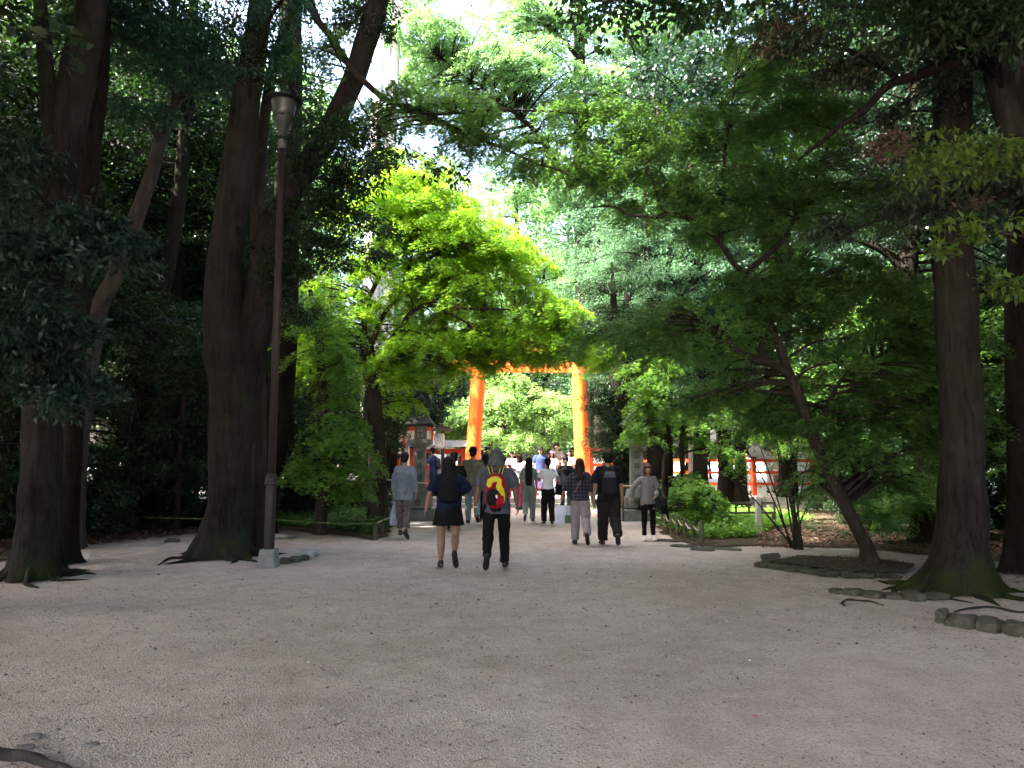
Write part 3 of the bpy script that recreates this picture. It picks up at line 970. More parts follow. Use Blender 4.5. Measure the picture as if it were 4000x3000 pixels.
# left corner posts and rails
lp = [(375.5, 539.5, 523), (382, 533.5, 519.5)]
lt = []
for i, (px, pb, pt) in enumerate(lp):
    b = G(px, pb); h = P(px, pt, b.y).z
    mb = MB(); mb.lathe([(.045, -.02), (.045, h - .01), (.036, h)], 12)
    o = mb.obj("rope_post", M_WPOST); o.location = b
    tag(o, ["short wooden post at the left corner of the path where the green rope ends", "short wooden post behind the corner post left of the path"][i], "post", "short posts at the left edge of the path")
    lt.append(b + Vector((0, 0, h * .93)))
rope("bamboo_rail", lt[0], lt[1], 0, .017, M_BAMB, "bamboo rail between the two short posts left of the path", "rail")
rope("bamboo_rail", lt[1], lt[1] + Vector((.25, 1.7, .05)), 0, .017, M_BAMB, "bamboo rail running on behind the second short post left of the path", "rail")
ya = gy(539.5)
rope("green_rope", P(277, 519.6, ya + .3), lt[0], .02, .012, M_GROPE, "low green rope from the lamp post to the left corner post")
rope("green_rope", P(60, 513.5, 16.2), P(277, 519.6, ya + .3), .03, .012, M_GROPE, "low green rope between the trunks left of the lamp post")
rope("green_rope", P(176, 463, 17.4), P(372, 456, 18.2), .06, .012, M_GROPE, "high green rope stretched between the trunks behind the lamp post")
a_, b_ = P(364, 477.4, 19.5), P(431, 483.8, 19.9)
rope("barrier_pole", a_, b_, 0, .024, M_STRAW, "long straw coloured pole across the left stone lantern", "pole")
a_, b_ = P(622, 485.8, 19.6), P(694, 488.3, 19.3)
rope("barrier_pole", a_, b_, 0, .024, M_STRAW, "long straw coloured pole across the right stone lantern", "pole")
for (px, py, Y, lab) in ((366, 477.6, 19.55, "thin stake holding the pole left of the left stone lantern"), (430, 483.7, 19.95, "thin stake holding the pole right of the left stone lantern"), (623, 485.9, 19.65, "thin stake holding the pole left of the right stone lantern"), (692, 488.2, 19.35, "thin stake holding the pole right of the right stone lantern")):
    p = P(px, py, Y)
    mb = MB(); mb.lathe([(.025, 0), (.025, p.z + .05)], 10); o = mb.obj("stake", M_WPOST); o.location = (p.x, p.y + .045, 0); tag(o, lab, "stake", "stakes carrying the poles")
a_, b_ = P(664, 501, 17.6), P(760, 503, 17.2)
rope("wire", a_, b_, .03, .009, M_ROPE, "thin pale cord over the undergrowth right of the path")
rope("wire", P(664, 505.5, 17.4), P(760, 506.5, 17.1), .03, .009, M_ROPE, "lower thin pale cord over the undergrowth right of the path")
rope("wire", P(700, 541, 14.4), P(930, 520, 15.0), .25, .008, M_WPOST, "slack dark cord along the litter under the right trees")
# grey marker post
b = G(759, 534)
hh = P(759, 496.5, b.y).z
mb = MB(); mb.box((0, 0, hh / 2 - .01), (.115, .10, hh + .02))
o = mb.obj("marker_post", surf("pale_marker_post", (.40, .41, .40), (.30, .31, .30), .8, 8, .2), bevel=.012); o.location = b
tag(o, "square pale grey marker post standing in the undergrowth right of the path", "post")
# dark timber frame on short legs
b = G(794, 541)
r = empty("low_bench", (b.x - .18, b.y + 2.2, 0), .06, "dark low timber bench frame behind the thin-stemmed shrub on the right", "bench")
mb = MB()
for z_, h_ in ((.62, .05), (.40, .045)): mb.box((0, 0, z_), (1.25, .05, h_))
for i in range(5): mb.box((-.6 + i * .3, 0, .51), (.035, .04, .18))
mb.obj("rail", surf("dark_old_timber", (.07, .06, .05), None, .8, 10, .2), r)
for x in (-.58, .58):
    mb = MB(); mb.box((x, 0, .19), (.06, .06, .38)); mb.obj("leg", MATS["dark_old_timber"], r)

# ------------------------------------------------------------------ rocks, stone edging, roots
M_ROCK = surf("edging_rock", (.085, .08, .062), (.03, .034, .022), .92, 5.5, .9, .03)
M_ROCKM = surf("mossy_rock", (.065, .068, .042), (.025, .028, .018), .95, 6, .9, .03)
M_ROCKG = surf("pale_flat_stone", (.32, .33, .32), (.20, .205, .20), .9, 6, .5, .02)
def rock(x, y, s_, label, mat=None, group=None, rz=0.0, z=0.0, seed=0, name="rock", sq=.5):
    mb = MB(); n = 14; rings = 9
    vs = []; fs = []
    sd = seed * 7.3 + x * 3.1 + y
    for i in range(1, rings):
        ph = math.pi * i / rings
        for k in range(n):
            th = 2 * math.pi * k / n
            d = Vector((math.sin(ph) * math.cos(th), math.sin(ph) * math.sin(th), math.cos(ph)))
            q = 1.0 / ((abs(d.x) ** 5 + abs(d.y) ** 5 + abs(d.z) ** 5) ** .2)
            q = 1 + (q - 1) * sq * 1.4
            q *= 1 + .28 * mnoise.noise(d * 1.4 + Vector((sd, 0, 0))) + .12 * mnoise.noise(d * 3.6 + Vector((0, sd, 0)))
            vs.append((d.x * s_[0] / 2 * q, d.y * s_[1] / 2 * q, d.z * s_[2] / 2 * q))
    T = len(vs); vs.append((0, 0, s_[2] / 2 * .98)); vs.append((0, 0, -s_[2] / 2))
    for i in range(rings - 2):
        for k in range(n):
            k2 = (k + 1) % n
            fs.append((i * n + k, (i + 1) * n + k, (i + 1) * n + k2, i * n + k2))
    for k in range(n):
        k2 = (k + 1) % n
        fs.append((T, k, k2)); fs.append((T + 1, (rings - 2) * n + k2, (rings - 2) * n + k))
    mb.add(vs, fs)
    o = mb.obj(name, mat or M_ROCK, None, smooth=True)
    es = o.modifiers.new("flat", 'EDGE_SPLIT'); es.split_angle = math.radians(32)
    o.location = (x, y, z + s_[2] * .10); o.rotation_euler = (0, 0, rz)
    return tag(o, label, "rock", group)
def rock_row(pxs, label, group, mat, hgt, dep, names=None, seed=0):
    """pxs: pixel points along the front foot of the row"""
    n = len(pxs) - 1
    for i in range(n):
        a, b = G(*pxs[i]), G(*pxs[i + 1])
        c = (a + b) / 2; L = (b - a).length
        rz = math.atan2(b.y - a.y, b.x - a.x)
        h = hgt * random.uniform(.8, 1.2)
        rock(c.x, c.y + dep * .4, (L * 1.05, dep * random.uniform(.7, 1.35), h * random.uniform(1.0, 1.5)), label % names[i] if names else label, mat, group, rz, 0, seed + i)
NM = ["first from the left", "second from the left", "third from the left", "fourth from the left", "fifth from the left", "sixth from the left", "seventh from the left", "eighth from the left", "ninth from the left"]
r1 = [(762, 566), (776, 568), (790, 570), (805, 572.5), (822, 575), (843, 576.5), (862, 577), (880, 578), (903, 578)]
rock_row(r1, "mossy edging stone under the leaning maple, %s of its row", "mossy stones round the leaning maple", M_ROCKM, .07, .3, NM, 3)
g = G(771, 561); rock(g.x, g.y, (.30, .18, .20), "upright pointed stone at the left end of the mossy stone row", M_ROCK, None, .3, 0, 20)
r2 = [(833, 593), (850, 594), (868, 596.5), (888, 598.5), (908, 600), (928, 600.5), (950, 599)]
rock_row(r2, "grey edging stone at the big right trunk, %s of its row", "edging stones at the big right trunk", M_ROCK, .075, .26, NM, 31)
r3 = [(944, 622), (955, 624), (985, 629), (1012, 633), (1045, 637)]
rock_row(r3, "pale rounded edging stone in the nearest row at the right, %s", "edging stones nearest on the right", M_ROCK, .14, .26, NM, 52)
# moss bed inside the ring, bank of soil
bank = [g2(768, 563), g2(800, 567), g2(840, 573), g2(905, 576), (G(915, 566).x, G(915, 566).y), g2(870, 560), g2(800, 557)]
floor_sheet("moss_bed", bank, .035, surf("moss_soil", (.040, .045, .018), (.022, .018, .013), .95, 7, .8, .03), .03, .2)
# stones beside the lamp
for i, (px, py, sx, sy, sz, mt, lab) in enumerate(((285, 563, .17, .2, .15, M_ROCK, "small rough stone against the lamp footing, nearest of the row"), (295, 561.5, .2, .2, .14, M_ROCK, "small rough stone second from the lamp footing"), (303.5, 560, .15, .18, .13, M_ROCK, "small rough stone third from the lamp footing"), (308, 556, .33, .26, .17, M_ROCKG, "flat topped pale stone at the end of the row beside the lamp footing"), (272, 538, .85, .35, .12, M_ROCKG, "large flat pale stone slab behind the lamp post"), (250, 540, .5, .35, .1, M_ROCK, "broken flat stone between the forked trunk and the lamp post"), (172, 541, .3, .16, .08, M_ROCK, "small dark flat stone left of the forked trunk"))):
    g = G(px, py); rock(g.x, g.y, (sx, sy, sz), lab, mt, "stones round the lamp post", random.uniform(-.3, .3), 0, 70 + i)
for i, (px, py, sx, sy, sz) in enumerate(((668, 541, .5, .16, .06), (684, 546.5, .5, .16, .06), (702, 550, .45, .16, .06), (722, 549, .7, .15, .06))):
    g = G(px, py); rock(g.x, g.y, (sx, sy, sz), "flat kerb stone along the path under the short posts, %s from the path's far end" % ["first", "second", "third", "fourth"][i], M_ROCK, "flat kerb stones on the right", -.5, 0, 90 + i)
for i, (px, py, sx, sy, sz, lab) in enumerate(((33, 735, .10, .07, .03, "smooth grey stone half buried at the lower left"), (25, 746, .10, .07, .03, "dark brown stone half buried at the lower left"), (91, 743, .09, .06, .02, "flat pale stone sunk in the gravel at the lower left"))):
    g = G(px, py); rock(g.x, g.y, (sx, sy, sz), lab, surf("sunk_pebble", (.20, .18, .165), (.11, .10, .09), .95, 9, .6, .01), None, random.uniform(-.4, .4), -.012, 110 + i)
# exposed roots
def root_(pts, r_, label, mat):
    pp = [G(*q) for q in pts]
    o0 = pp[0]
    P_ = catmull(pp, 5); rr = interp(r_, 5)
    n = len(P_)
    mb = MB(); mb.tube([p - o0 + Vector((0, 0, .35 * rr[i] + .006 * math.sin(i))) for i, p in enumerate(P_)], rr, 8, wob=.3, seed=o0.x)
    o = mb.obj("exposed_root", mat, smooth=True); o.location = o0
    return tag(o, label, "root")
root_([(-20, 755), (10, 757), (40, 762), (70, 773)], [.035, .032, .026, .018], "thick bare root lying across the gravel at the lower left corner", B_PALE)
root_([(845, 606), (842, 603), (852, 600), (875, 603), (884, 606)], [.008, .011, .013, .009, .006], "thin curled root on the gravel in front of the right edging stones", B_PALE)
root_([(955, 612), (985, 607), (1010, 611), (1040, 614)], [.010, .015, .014, .012], "dark gnarled root above the nearest row of stones on the right", B_PALE)
root_([(190, 561), (205, 559), (218, 556)], [.02, .035, .05], "pale root spreading left from the forked trunk", B_GREY)
root_([(243, 560), (232, 559), (222, 555)], [.015, .03, .045], "pale root spreading right from the forked trunk", B_GREY)
# ------------------------------------------------------------------ the trees one can tell apart
def gp(px, py): return G(px, py)
# forked trunk in the middle left
b = gp(222, 556); Y = b.y
make_tree("forked_tree", "massive grey trunk forking into two stems, standing left of the lamp post", "tree", None,
    [([b, P(229, 500, Y), P(231, 448, Y), P(234, 400, Y), P(228, 345, Y), P(222, 292, Y), P(231, 215, Y), P(243, 120, Y), P(256, 40, Y), P(266, -60, Y), P(280, -260, Y)],
      [.37, .345, .345, .40, .40, .30, .27, .24, .20, .18, .12]),
     ([P(240, 400, Y), P(252, 345, Y + .05), P(261, 292, Y + .1), P(268, 235, Y), P(287, 200, Y - .1), P(306, 168, Y - .2), P(333, 122, Y - .3), P(357, 70, Y - .4), P(374, 15, Y - .5), P(395, -80, Y - .6), P(420, -220, Y - .6)],
      [.28, .28, .26, .22, .20, .20, .19, .20, .19, .15, .1])],
    [blob_px(330, 165, Y - .6, 60, 50, 12, .55, 1.0), blob_px(325, 240, Y - .2, 55, 62, 16, .55, 1.0), blob_px(352, 195, Y - .4, 34, 60, 9, .5, .8), blob_px(300, 300, Y + .3, 26, 55, 5, .5, .8),
     blob_px(290, -150, Y, 260, 130, 70, .9, 3.2), blob_px(450, -120, Y - .5, 150, 60, 24, .9, 2.5), blob_px(372, 3, Y - .6, 45, 26, 6, .5, .6)],
    L_EVER, B_GREY, 'ever', 420, .085, 'blade', 3, flare=.5, fh=.6, roots=9, seg=30, limbs=[(PP((350, 85, Y - .35), (330, 130, Y - .6), (325, 175, Y - .8)), [.06, .04, .02])], reach=3.5)
# the two front trunks on the left
b = gp(34, 577); Y = b.y
make_tree("oak_tree", "thick rough barked trunk at the far left edge with flaring roots and long leafy boughs", "tree", None,
    [([b, P(39, 520, Y), P(41, 470, Y), P(44, 400, Y), P(47, 330, Y), P(56, 200, Y), P(66, 130, Y), P(76, 80, Y), P(90, 10, Y), P(105, -100, Y), P(120, -300, Y)], [.30, .275, .26, .25, .25, .24, .25, .24, .2, .17, .1]),
     ([P(60, 190, Y), P(52, 130, Y - .1), P(45, 60, Y - .1), P(40, 0, Y - .1), P(30, -120, Y)], [.15, .12, .10, .09, .06])],
    [blob_px(45, 255, Y - 1.6, 75, 34, 16, .42, .8), blob_px(30, 330, Y - 1.8, 60, 45, 15, .4, .7), blob_px(95, 225, Y - 1.4, 40, 18, 6, .4, .5), blob_px(60, 372, Y - 1.5, 42, 45, 10, .36, .5), blob_px(10, 150, Y - 1, 50, 60, 8, .5, .8),
     blob_px(60, -180, Y, 220, 120, 50, .9, 3.0)],
    L_EVERB, B_GREY, 'ever', 330, .10, 'blade', 5, flare=.32, fh=.6, roots=8, seg=28, reach=4)
b = gp(65, 563); Y = b.y
make_tree("slim_tree", "slim dark trunk close behind the thick trunk at the far left", "tree", None,
    [([b, P(70, 480, Y), P(74, 400, Y), P(81, 300, Y), P(88, 200, Y), P(95, 130, Y), P(101, 60, Y), P(108, -80, Y), P(110, -240, Y)], [.17, .15, .145, .14, .14, .13, .13, .1, .07])],
    [blob_px(110, -160, Y, 160, 90, 30, .9, 2.5)], L_EVER, B_DARK, 'ever', 300, .10, 'blade', 6, flare=.5, fh=.4, seg=18)
b = gp(128, 527); Y = b.y
make_tree("slim_tree", "straight dark brown trunk leaning slightly right between the left edge and the forked trunk", "tree", None,
    [([b, P(136, 460, Y), P(147, 358, Y), P(154, 330, Y), P(169, 260, Y), P(181, 179, Y), P(190, 77, Y), P(196, -60, Y)], [.27, .23, .20, .2, .19, .17, .15, .1])],
    [blob_px(150, 60, Y, 120, 70, 44, .9, 2.5), blob_px(120, 190, Y + 1, 80, 70, 26, .9, 2.0), blob_px(230, 150, Y + 1.5, 60, 80, 24, .9, 2.0), blob_px(190, -120, Y, 120, 100, 30, 1.0, 3)], L_EVER, B_DARK, 'ever', 320, .11, 'kite', 8, flare=.5, fh=.5, seg=18)
b = gp(72, 548); Y = b.y
make_tree("slim_tree", "pale leaning trunk with one long bough reaching right over the lamp post", "tree", None,
    [([b, P(82, 420, Y), P(99, 312, Y), P(113, 283, Y), P(126, 244, Y), P(139, 210, Y), P(150, 179, Y), P(164, 130, Y), P(175, 104, Y), P(172, 60, Y), P(178, -60, Y)], [.19, .155, .15, .145, .145, .135, .13, .12, .115, .07, .05])],
    [blob_px(215, 62, Y - 1.2, 95, 30, 34, .5, .8), blob_px(150, 28, Y - 1.5, 80, 26, 26, .5, .8), blob_px(290, 60, Y - .9, 45, 28, 11, .5, .5), blob_px(315, 96, Y - .8, 30, 12, 4, .45, .4), blob_px(120, 8, Y - 1.5, 90, 20, 22, .5, .8), blob_px(260, 18, Y - 1.4, 80, 22, 22, .5, .8), blob_px(140, 110, Y - 1.2, 60, 22, 10, .45, .6)],
    L_TEAL, B_PALE, 'ever', 190, .085, 'blade', 9, flare=.4, fh=.4, seg=16, flat=.35,
    limbs=[(PP((176, 103, Y), (192, 88, Y - .1), (211, 79, Y - .3), (231, 80, Y - .4), (252, 82, Y - .5), (275, 83, Y - .6), (312, 91, Y - .6)), [.09, .075, .05, .04, .035, .03, .02]),
           (PP((192, 88, Y - .1), (225, 70, Y - .2), (262, 62, Y - .3), (300, 72, Y - .5), (330, 80, Y - .6)), [.05, .035, .03, .02, .012])])
b = gp(160, 518); Y = b.y
make_tree("crooked_tree", "short crooked mossy trunk with a broken top between two straight trunks on the left", "tree", None,
    [([b, P(164, 490, Y), P(167, 465, Y), P(173, 450, Y), P(170, 438, Y), P(163, 424, Y)], [.19, .16, .15, .13, .09, .05]),
     ([P(171, 448, Y), P(177, 432, Y), P(176, 400, Y), P(170, 350, Y)], [.1, .09, .08, .05])],
    [blob_px(170, 340, Y, 50, 40, 12, .7, 1.2)], L_MAPLE, B_MOSS, 'maple', 160, .08, 'kite', 12, flare=.4, fh=.4, seg=14)
Y = 16.5
make_tree("slim_tree", "dark straight trunk rising behind the lamp head near the top left", "tree", None,
    [([Vector((P(285, 300, Y).x - .5, Y, 0)), P(282, 380, Y), P(287, 200, Y), P(290, 110, Y), P(291, 0, Y), P(291, -120, Y)], [.36, .3, .27, .27, .26, .2])],
    [blob_px(270, -260, Y, 90, 60, 18, 1.0, 2)], L_EVER, B_DARK, 'ever', 320, .11, 'kite', 13, flare=.4, seg=18)
# right side trunks
b = gp(956, 590); Y = b.y
make_tree("oak_tree", "massive straight trunk with a mossy flaring foot at the right edge behind the stone edging", "tree", None,
    [([b, P(962, 530, Y), P(962, 450, Y), P(960, 384, Y), P(955, 300, Y), P(953, 231, Y), P(954, 93, Y), P(956, 0, Y), P(960, -150, Y), P(960, -350, Y)], [.33, .275, .255, .245, .24, .235, .22, .2, .17, .1])],
    [blob_px(960, -200, Y, 300, 130, 60, .9, 3.2), blob_px(930, 40, Y - 1, 100, 45, 14, .5, .9), blob_px(985, 170, Y - 1, 70, 40, 8, .45, .7), blob_px(880, 150, Y + .5, 60, 60, 10, .5, 1)],
    L_MIXED, B_MOSS, 'ever', 300, .085, 'blade', 21, flare=.62, fh=.62, roots=10, seg=32, reach=4)
b = gp(927, 543); Y = b.y
make_tree("oak_tree", "dark trunk forking high up behind the massive right trunk", "tree", None,
    [([b, P(926, 470, Y), P(924, 400, Y), P(914, 350, Y), P(908, 300, Y), P(908, 255, Y), P(915, 180, Y), P(915, 60, Y), P(915, -100, Y)], [.27, .24, .23, .21, .2, .2, .16, .12, .08]),
     ([P(908, 285, Y), P(893, 258, Y), P(870, 245, Y), P(840, 236, Y)], [.12, .09, .06, .03])],
    [blob_px(900, 170, Y, 120, 90, 40, .8, 2.2), blob_px(930, 40, Y, 120, 90, 36, .9, 2.5), blob_px(985, 300, Y + 1, 60, 120, 30, .7, 1.5)], L_EVERB, B_DARK, 'ever', 330, .085, 'kite', 23, flare=.4, seg=18, reach=5)
b = gp(1026, 572); Y = b.y
make_tree("slim_tree", "dark trunk cut off by the right edge of the picture", "tree", None,
    [([b, P(1024, 450, Y), P(1020, 300, Y), P(1026, 150, Y), P(1030, -100, Y)], [.26, .22, .2, .18, .12])],
    [blob_px(1060, -80, Y, 160, 120, 40, .9, 2.5)], L_EVER, B_DARK, 'ever', 300, .10, 'kite', 24, flare=.4, seg=18)
Y = 8.6
make_tree("leaning_tree", "dark mossy bough leaning in from beyond the upper right corner", "tree", None,
    [([Vector((P(1090, 380, Y).x + .4, Y, 0)), P(1080, 380, Y), P(1032, 200, Y), P(1005, 105, Y), P(990, 48, Y), P(972, 10, Y), P(940, -60, Y), P(900, -180, Y)], [.26, .2, .16, .145, .135, .13, .1, .07])],
    [blob_px(900, 12, Y - 1.5, 70, 22, 8, .4, .6), blob_px(985, 5, Y - 1.8, 60, 20, 7, .4, .6), blob_px(900, -120, Y, 200, 80, 30, .8, 2.5)], L_EVER, B_MOSS, 'ever', 260, .09, 'blade', 25, flare=.4, seg=18)

# leaning maple on the right
b = gp(871, 565); Y = b.y
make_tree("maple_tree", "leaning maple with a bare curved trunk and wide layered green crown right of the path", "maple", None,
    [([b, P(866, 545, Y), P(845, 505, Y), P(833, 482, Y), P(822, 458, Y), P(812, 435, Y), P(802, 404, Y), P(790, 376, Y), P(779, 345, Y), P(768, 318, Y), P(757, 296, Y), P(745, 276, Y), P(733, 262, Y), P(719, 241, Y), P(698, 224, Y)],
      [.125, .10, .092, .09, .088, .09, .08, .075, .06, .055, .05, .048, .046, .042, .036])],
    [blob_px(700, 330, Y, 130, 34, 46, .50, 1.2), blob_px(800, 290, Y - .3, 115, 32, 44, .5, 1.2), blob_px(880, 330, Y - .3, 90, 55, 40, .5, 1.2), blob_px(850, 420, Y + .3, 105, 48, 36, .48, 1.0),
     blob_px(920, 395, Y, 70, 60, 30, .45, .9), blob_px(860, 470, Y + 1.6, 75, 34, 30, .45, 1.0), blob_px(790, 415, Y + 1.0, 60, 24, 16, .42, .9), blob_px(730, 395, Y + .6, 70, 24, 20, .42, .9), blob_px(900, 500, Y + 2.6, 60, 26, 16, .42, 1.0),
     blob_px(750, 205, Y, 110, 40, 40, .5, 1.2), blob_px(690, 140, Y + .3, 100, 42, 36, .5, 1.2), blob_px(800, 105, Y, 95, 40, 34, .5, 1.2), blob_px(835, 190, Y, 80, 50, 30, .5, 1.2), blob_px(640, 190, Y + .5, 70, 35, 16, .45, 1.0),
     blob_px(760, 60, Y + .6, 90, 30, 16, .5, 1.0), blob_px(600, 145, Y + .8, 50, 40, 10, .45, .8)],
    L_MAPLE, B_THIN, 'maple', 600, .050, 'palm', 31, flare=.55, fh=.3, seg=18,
    limbs=[(PP((790, 376, Y), (774, 367, Y - .1), (748, 358, Y - .2), (733, 346, Y - .3), (722, 332, Y - .3), (700, 320, Y - .4)), [.075, .07, .06, .05, .04, .025]),
           (PP((771, 365, Y - .1), (760, 353, Y - .1), (766, 336, Y), (775, 312, Y + .1)), [.05, .045, .04, .025]),
           (PP((698.6, 224, Y), (675, 215, Y), (653, 217, Y), (628, 215, Y), (613, 206, Y), (590, 207, Y)), [.045, .04, .032, .026, .02, .012]),
           (PP((680, 216, Y), (664, 211, Y), (656, 193, Y), (652, 178, Y), (645, 165, Y)), [.03, .026, .022, .016, .01]),
           (PP((721, 244, Y), (722, 215, Y), (723, 188, Y), (726, 140, Y), (735, 80, Y)), [.04, .032, .028, .02, .012]),
           (PP((812, 440, Y), (830, 400, Y + .2), (850, 370, Y + .2), (890, 350, Y + .2)), [.05, .04, .03, .02]),
           (PP((745, 276, Y), (790, 230, Y), (820, 170, Y), (835, 120, Y)), [.045, .035, .03, .015])], reach=3)
# sunlit maple left of the path
b = Vector((P(379, 500, 18.2).x, 18.2, 0)); Y = 18.2
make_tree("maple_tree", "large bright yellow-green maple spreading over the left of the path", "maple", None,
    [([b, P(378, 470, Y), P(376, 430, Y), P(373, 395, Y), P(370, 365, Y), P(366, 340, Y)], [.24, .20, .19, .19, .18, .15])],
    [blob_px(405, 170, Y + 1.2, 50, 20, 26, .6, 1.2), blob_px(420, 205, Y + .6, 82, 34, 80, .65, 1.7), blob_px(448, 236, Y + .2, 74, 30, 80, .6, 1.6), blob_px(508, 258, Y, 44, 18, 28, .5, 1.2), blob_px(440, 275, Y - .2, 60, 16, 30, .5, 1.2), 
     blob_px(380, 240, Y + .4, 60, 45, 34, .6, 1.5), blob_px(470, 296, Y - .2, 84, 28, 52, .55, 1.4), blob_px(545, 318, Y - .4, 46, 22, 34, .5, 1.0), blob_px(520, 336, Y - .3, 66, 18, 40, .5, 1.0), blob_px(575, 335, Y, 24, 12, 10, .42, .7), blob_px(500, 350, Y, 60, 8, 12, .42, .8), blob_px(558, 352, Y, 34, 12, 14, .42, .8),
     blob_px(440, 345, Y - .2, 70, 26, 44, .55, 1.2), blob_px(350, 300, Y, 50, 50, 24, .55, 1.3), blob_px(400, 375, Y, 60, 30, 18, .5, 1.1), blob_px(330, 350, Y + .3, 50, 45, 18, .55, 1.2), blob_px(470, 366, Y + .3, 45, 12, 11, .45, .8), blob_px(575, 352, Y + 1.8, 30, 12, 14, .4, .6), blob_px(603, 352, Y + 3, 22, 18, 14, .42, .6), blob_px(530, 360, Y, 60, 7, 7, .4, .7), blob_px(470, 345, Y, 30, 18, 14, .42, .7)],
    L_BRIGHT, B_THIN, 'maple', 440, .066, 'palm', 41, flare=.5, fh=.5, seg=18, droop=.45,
    limbs=[(PP((370, 360, Y), (363, 325, Y), (368, 300, Y), (374, 285, Y), (387, 262, Y), (410, 220, Y), (440, 195, Y)), [.09, .07, .065, .06, .05, .035, .015]),
           (PP((387, 262, Y), (377, 235, Y), (365, 215, Y)), [.03, .025, .012]),
           (PP((372, 345, Y - .1), (385, 312, Y - .2), (401, 291, Y - .3), (408, 268, Y - .3), (413, 248, Y - .3), (430, 232, Y - .3)), [.08, .06, .05, .04, .03, .015]),
           (PP((401, 291, Y - .3), (425, 262, Y - .4), (455, 245, Y - .5), (500, 240, Y - .5)), [.04, .032, .024, .012]),
           (PP((374, 372, Y), (395, 335, Y - .5), (410, 313, Y - .6), (432, 303, Y - .7), (447, 292, Y - .7), (475, 285, Y - .8)), [.09, .07, .06, .05, .035, .015]),
           (PP((427, 306, Y - .7), (460, 308, Y - .8), (501, 310, Y - .9), (535, 313, Y - 1), (565, 330, Y - 1)), [.04, .032, .026, .02, .01]),
           (PP((430, 305, Y - .7), (465, 322, Y - .8), (500, 345, Y - .8)), [.028, .02, .01])], reach=3.2)
# low maple spray left, between lamp and lantern
b = Vector((P(322, 470, 16.3).x, 16.3, 0)); Y = 16.3
make_tree("maple_tree", "low drooping green maple between the lamp post and the left stone lantern", "maple", None,
    [([b, P(322, 480, Y), P(325, 430, Y), P(322, 380, Y), P(318, 330, Y), P(310, 290, Y)], [.13, .12, .11, .1, .08, .05])],
    [blob_px(322, 330, Y - .2, 34, 36, 18, .5, .9), blob_px(345, 375, Y - .3, 30, 30, 14, .45, .8), blob_px(335, 440, Y - .3, 40, 34, 20, .5, 1.0), blob_px(350, 475, Y - .3, 32, 22, 14, .45, .8), blob_px(300, 470, Y, 36, 25, 12, .45, .8)],
    L_MAPLE2, B_THIN, 'maple', 300, .065, 'palm', 43, flare=.3, fh=.3, seg=14, droop=.5)
# bright small maple right of path, beside right lantern
b = Vector((P(664, 470, 17.8).x, 17.8, 0)); Y = 17.8
make_tree("maple_tree", "young bright green maple beside the right stone lantern", "maple", None,
    [([b, P(665, 480, Y), P(667, 440, Y), P(664, 410, Y), P(668, 375, Y)], [.09, .085, .08, .06, .035]),
     ([b + Vector((.45, .1, 0)), P(683, 480, Y + .1), P(682, 440, Y + .1), P(686, 400, Y)], [.07, .065, .06, .04])],
    [blob_px(656, 378, Y - .4, 34, 22, 12, .42, .7), blob_px(652, 410, Y - .6, 30, 14, 10, .4, .6), blob_px(690, 420, Y - .2, 40, 30, 14, .42, .8), blob_px(690, 488, Y - .9, 32, 20, 13, .40, .8), blob_px(712, 508, Y - 1.2, 26, 12, 7, .34, .6), blob_px(740, 440, Y, 40, 24, 5, .4, .8), blob_px(640, 428, Y - 1, 18, 14, 7, .34, .4), blob_px(672, 480, Y + 1.2, 20, 16, 5, .4, .5)],
    L_MAPLE2, B_THIN, 'maple', 300, .07, 'palm', 47, flare=.3, fh=.3, seg=14)
# thin stemmed shrub
b = gp(798, 549); Y = b.y
lm = []
for i, (tx, ty) in enumerate(((735, 430), (752, 425), (768, 405), (783, 395), (800, 400), (815, 430), (700, 455), (775, 440), (842, 450))):
    o_ = Vector((random.uniform(-.12, .12), random.uniform(-.12, .12), 0))
    lm.append(([b + o_, (b + o_).lerp(P(tx, ty, Y), .45) + Vector((0, 0, .18)), P(tx, ty, Y + random.uniform(-.3, .3))], [.018, .013, .006]))
make_tree("thin_stemmed_shrub", "shrub of many thin bare stems fanning out in front of the red railing", "shrub", None,
    [([b, b + Vector((0, 0, .25)), P(792, 500, Y), P(790, 470, Y)], [.07, .05, .035, .02])],
    [blob_px(735, 425, Y, 45, 16, 7, .4, .6), blob_px(785, 395, Y, 55, 20, 9, .4, .7), blob_px(750, 470, Y - .2, 30, 20, 2, .26, .5), blob_px(840, 450, Y, 40, 34, 8, .36, .6)],
    L_MAPLE2, B_THIN, 'maple', 130, .06, 'palm', 53, flare=.2, fh=.2, seg=10, limbs=lm)
# near leafy boughs on the right reaching in from outside the picture
Y = 6.6
make_tree("oak_tree", "yellow-green leafy boughs reaching in from beyond the right edge, in front of the massive trunk", "tree", None,
    [([Vector((5.9, 6.9, 0)), Vector((5.9, 6.9, 2.0)), Vector((5.8, 6.9, 4.0)), Vector((5.7, 6.8, 7.0))], [.16, .13, .11, .06])],
    [blob_px(985, 150, Y, 62, 14, 9, .32, .5), blob_px(925, 165, Y - .1, 40, 12, 6, .3, .4), blob_px(975, 232, Y, 50, 8, 4, .25, .3), blob_px(1000, 285, Y, 40, 8, 4, .25, .3), blob_px(945, 246, Y, 14, 4, 1, .25, .2)],
    L_YEL, B_THIN, 'ever', 75, .085, 'blade', 57, flare=.3, fh=.3, seg=14, flat=.35, reach=3.5,
    limbs=[(PP((1090, 160, Y + .2), (1024, 152, Y), (980, 150, Y), (925, 162, Y - .1)), [.04, .022, .015, .006]), (PP((1095, 250, Y + .2), (1024, 236, Y), (975, 235, Y), (940, 246, Y)), [.03, .015, .01, .004]), (PP((1095, 300, Y + .2), (1030, 290, Y), (985, 288, Y)), [.03, .014, .006])])
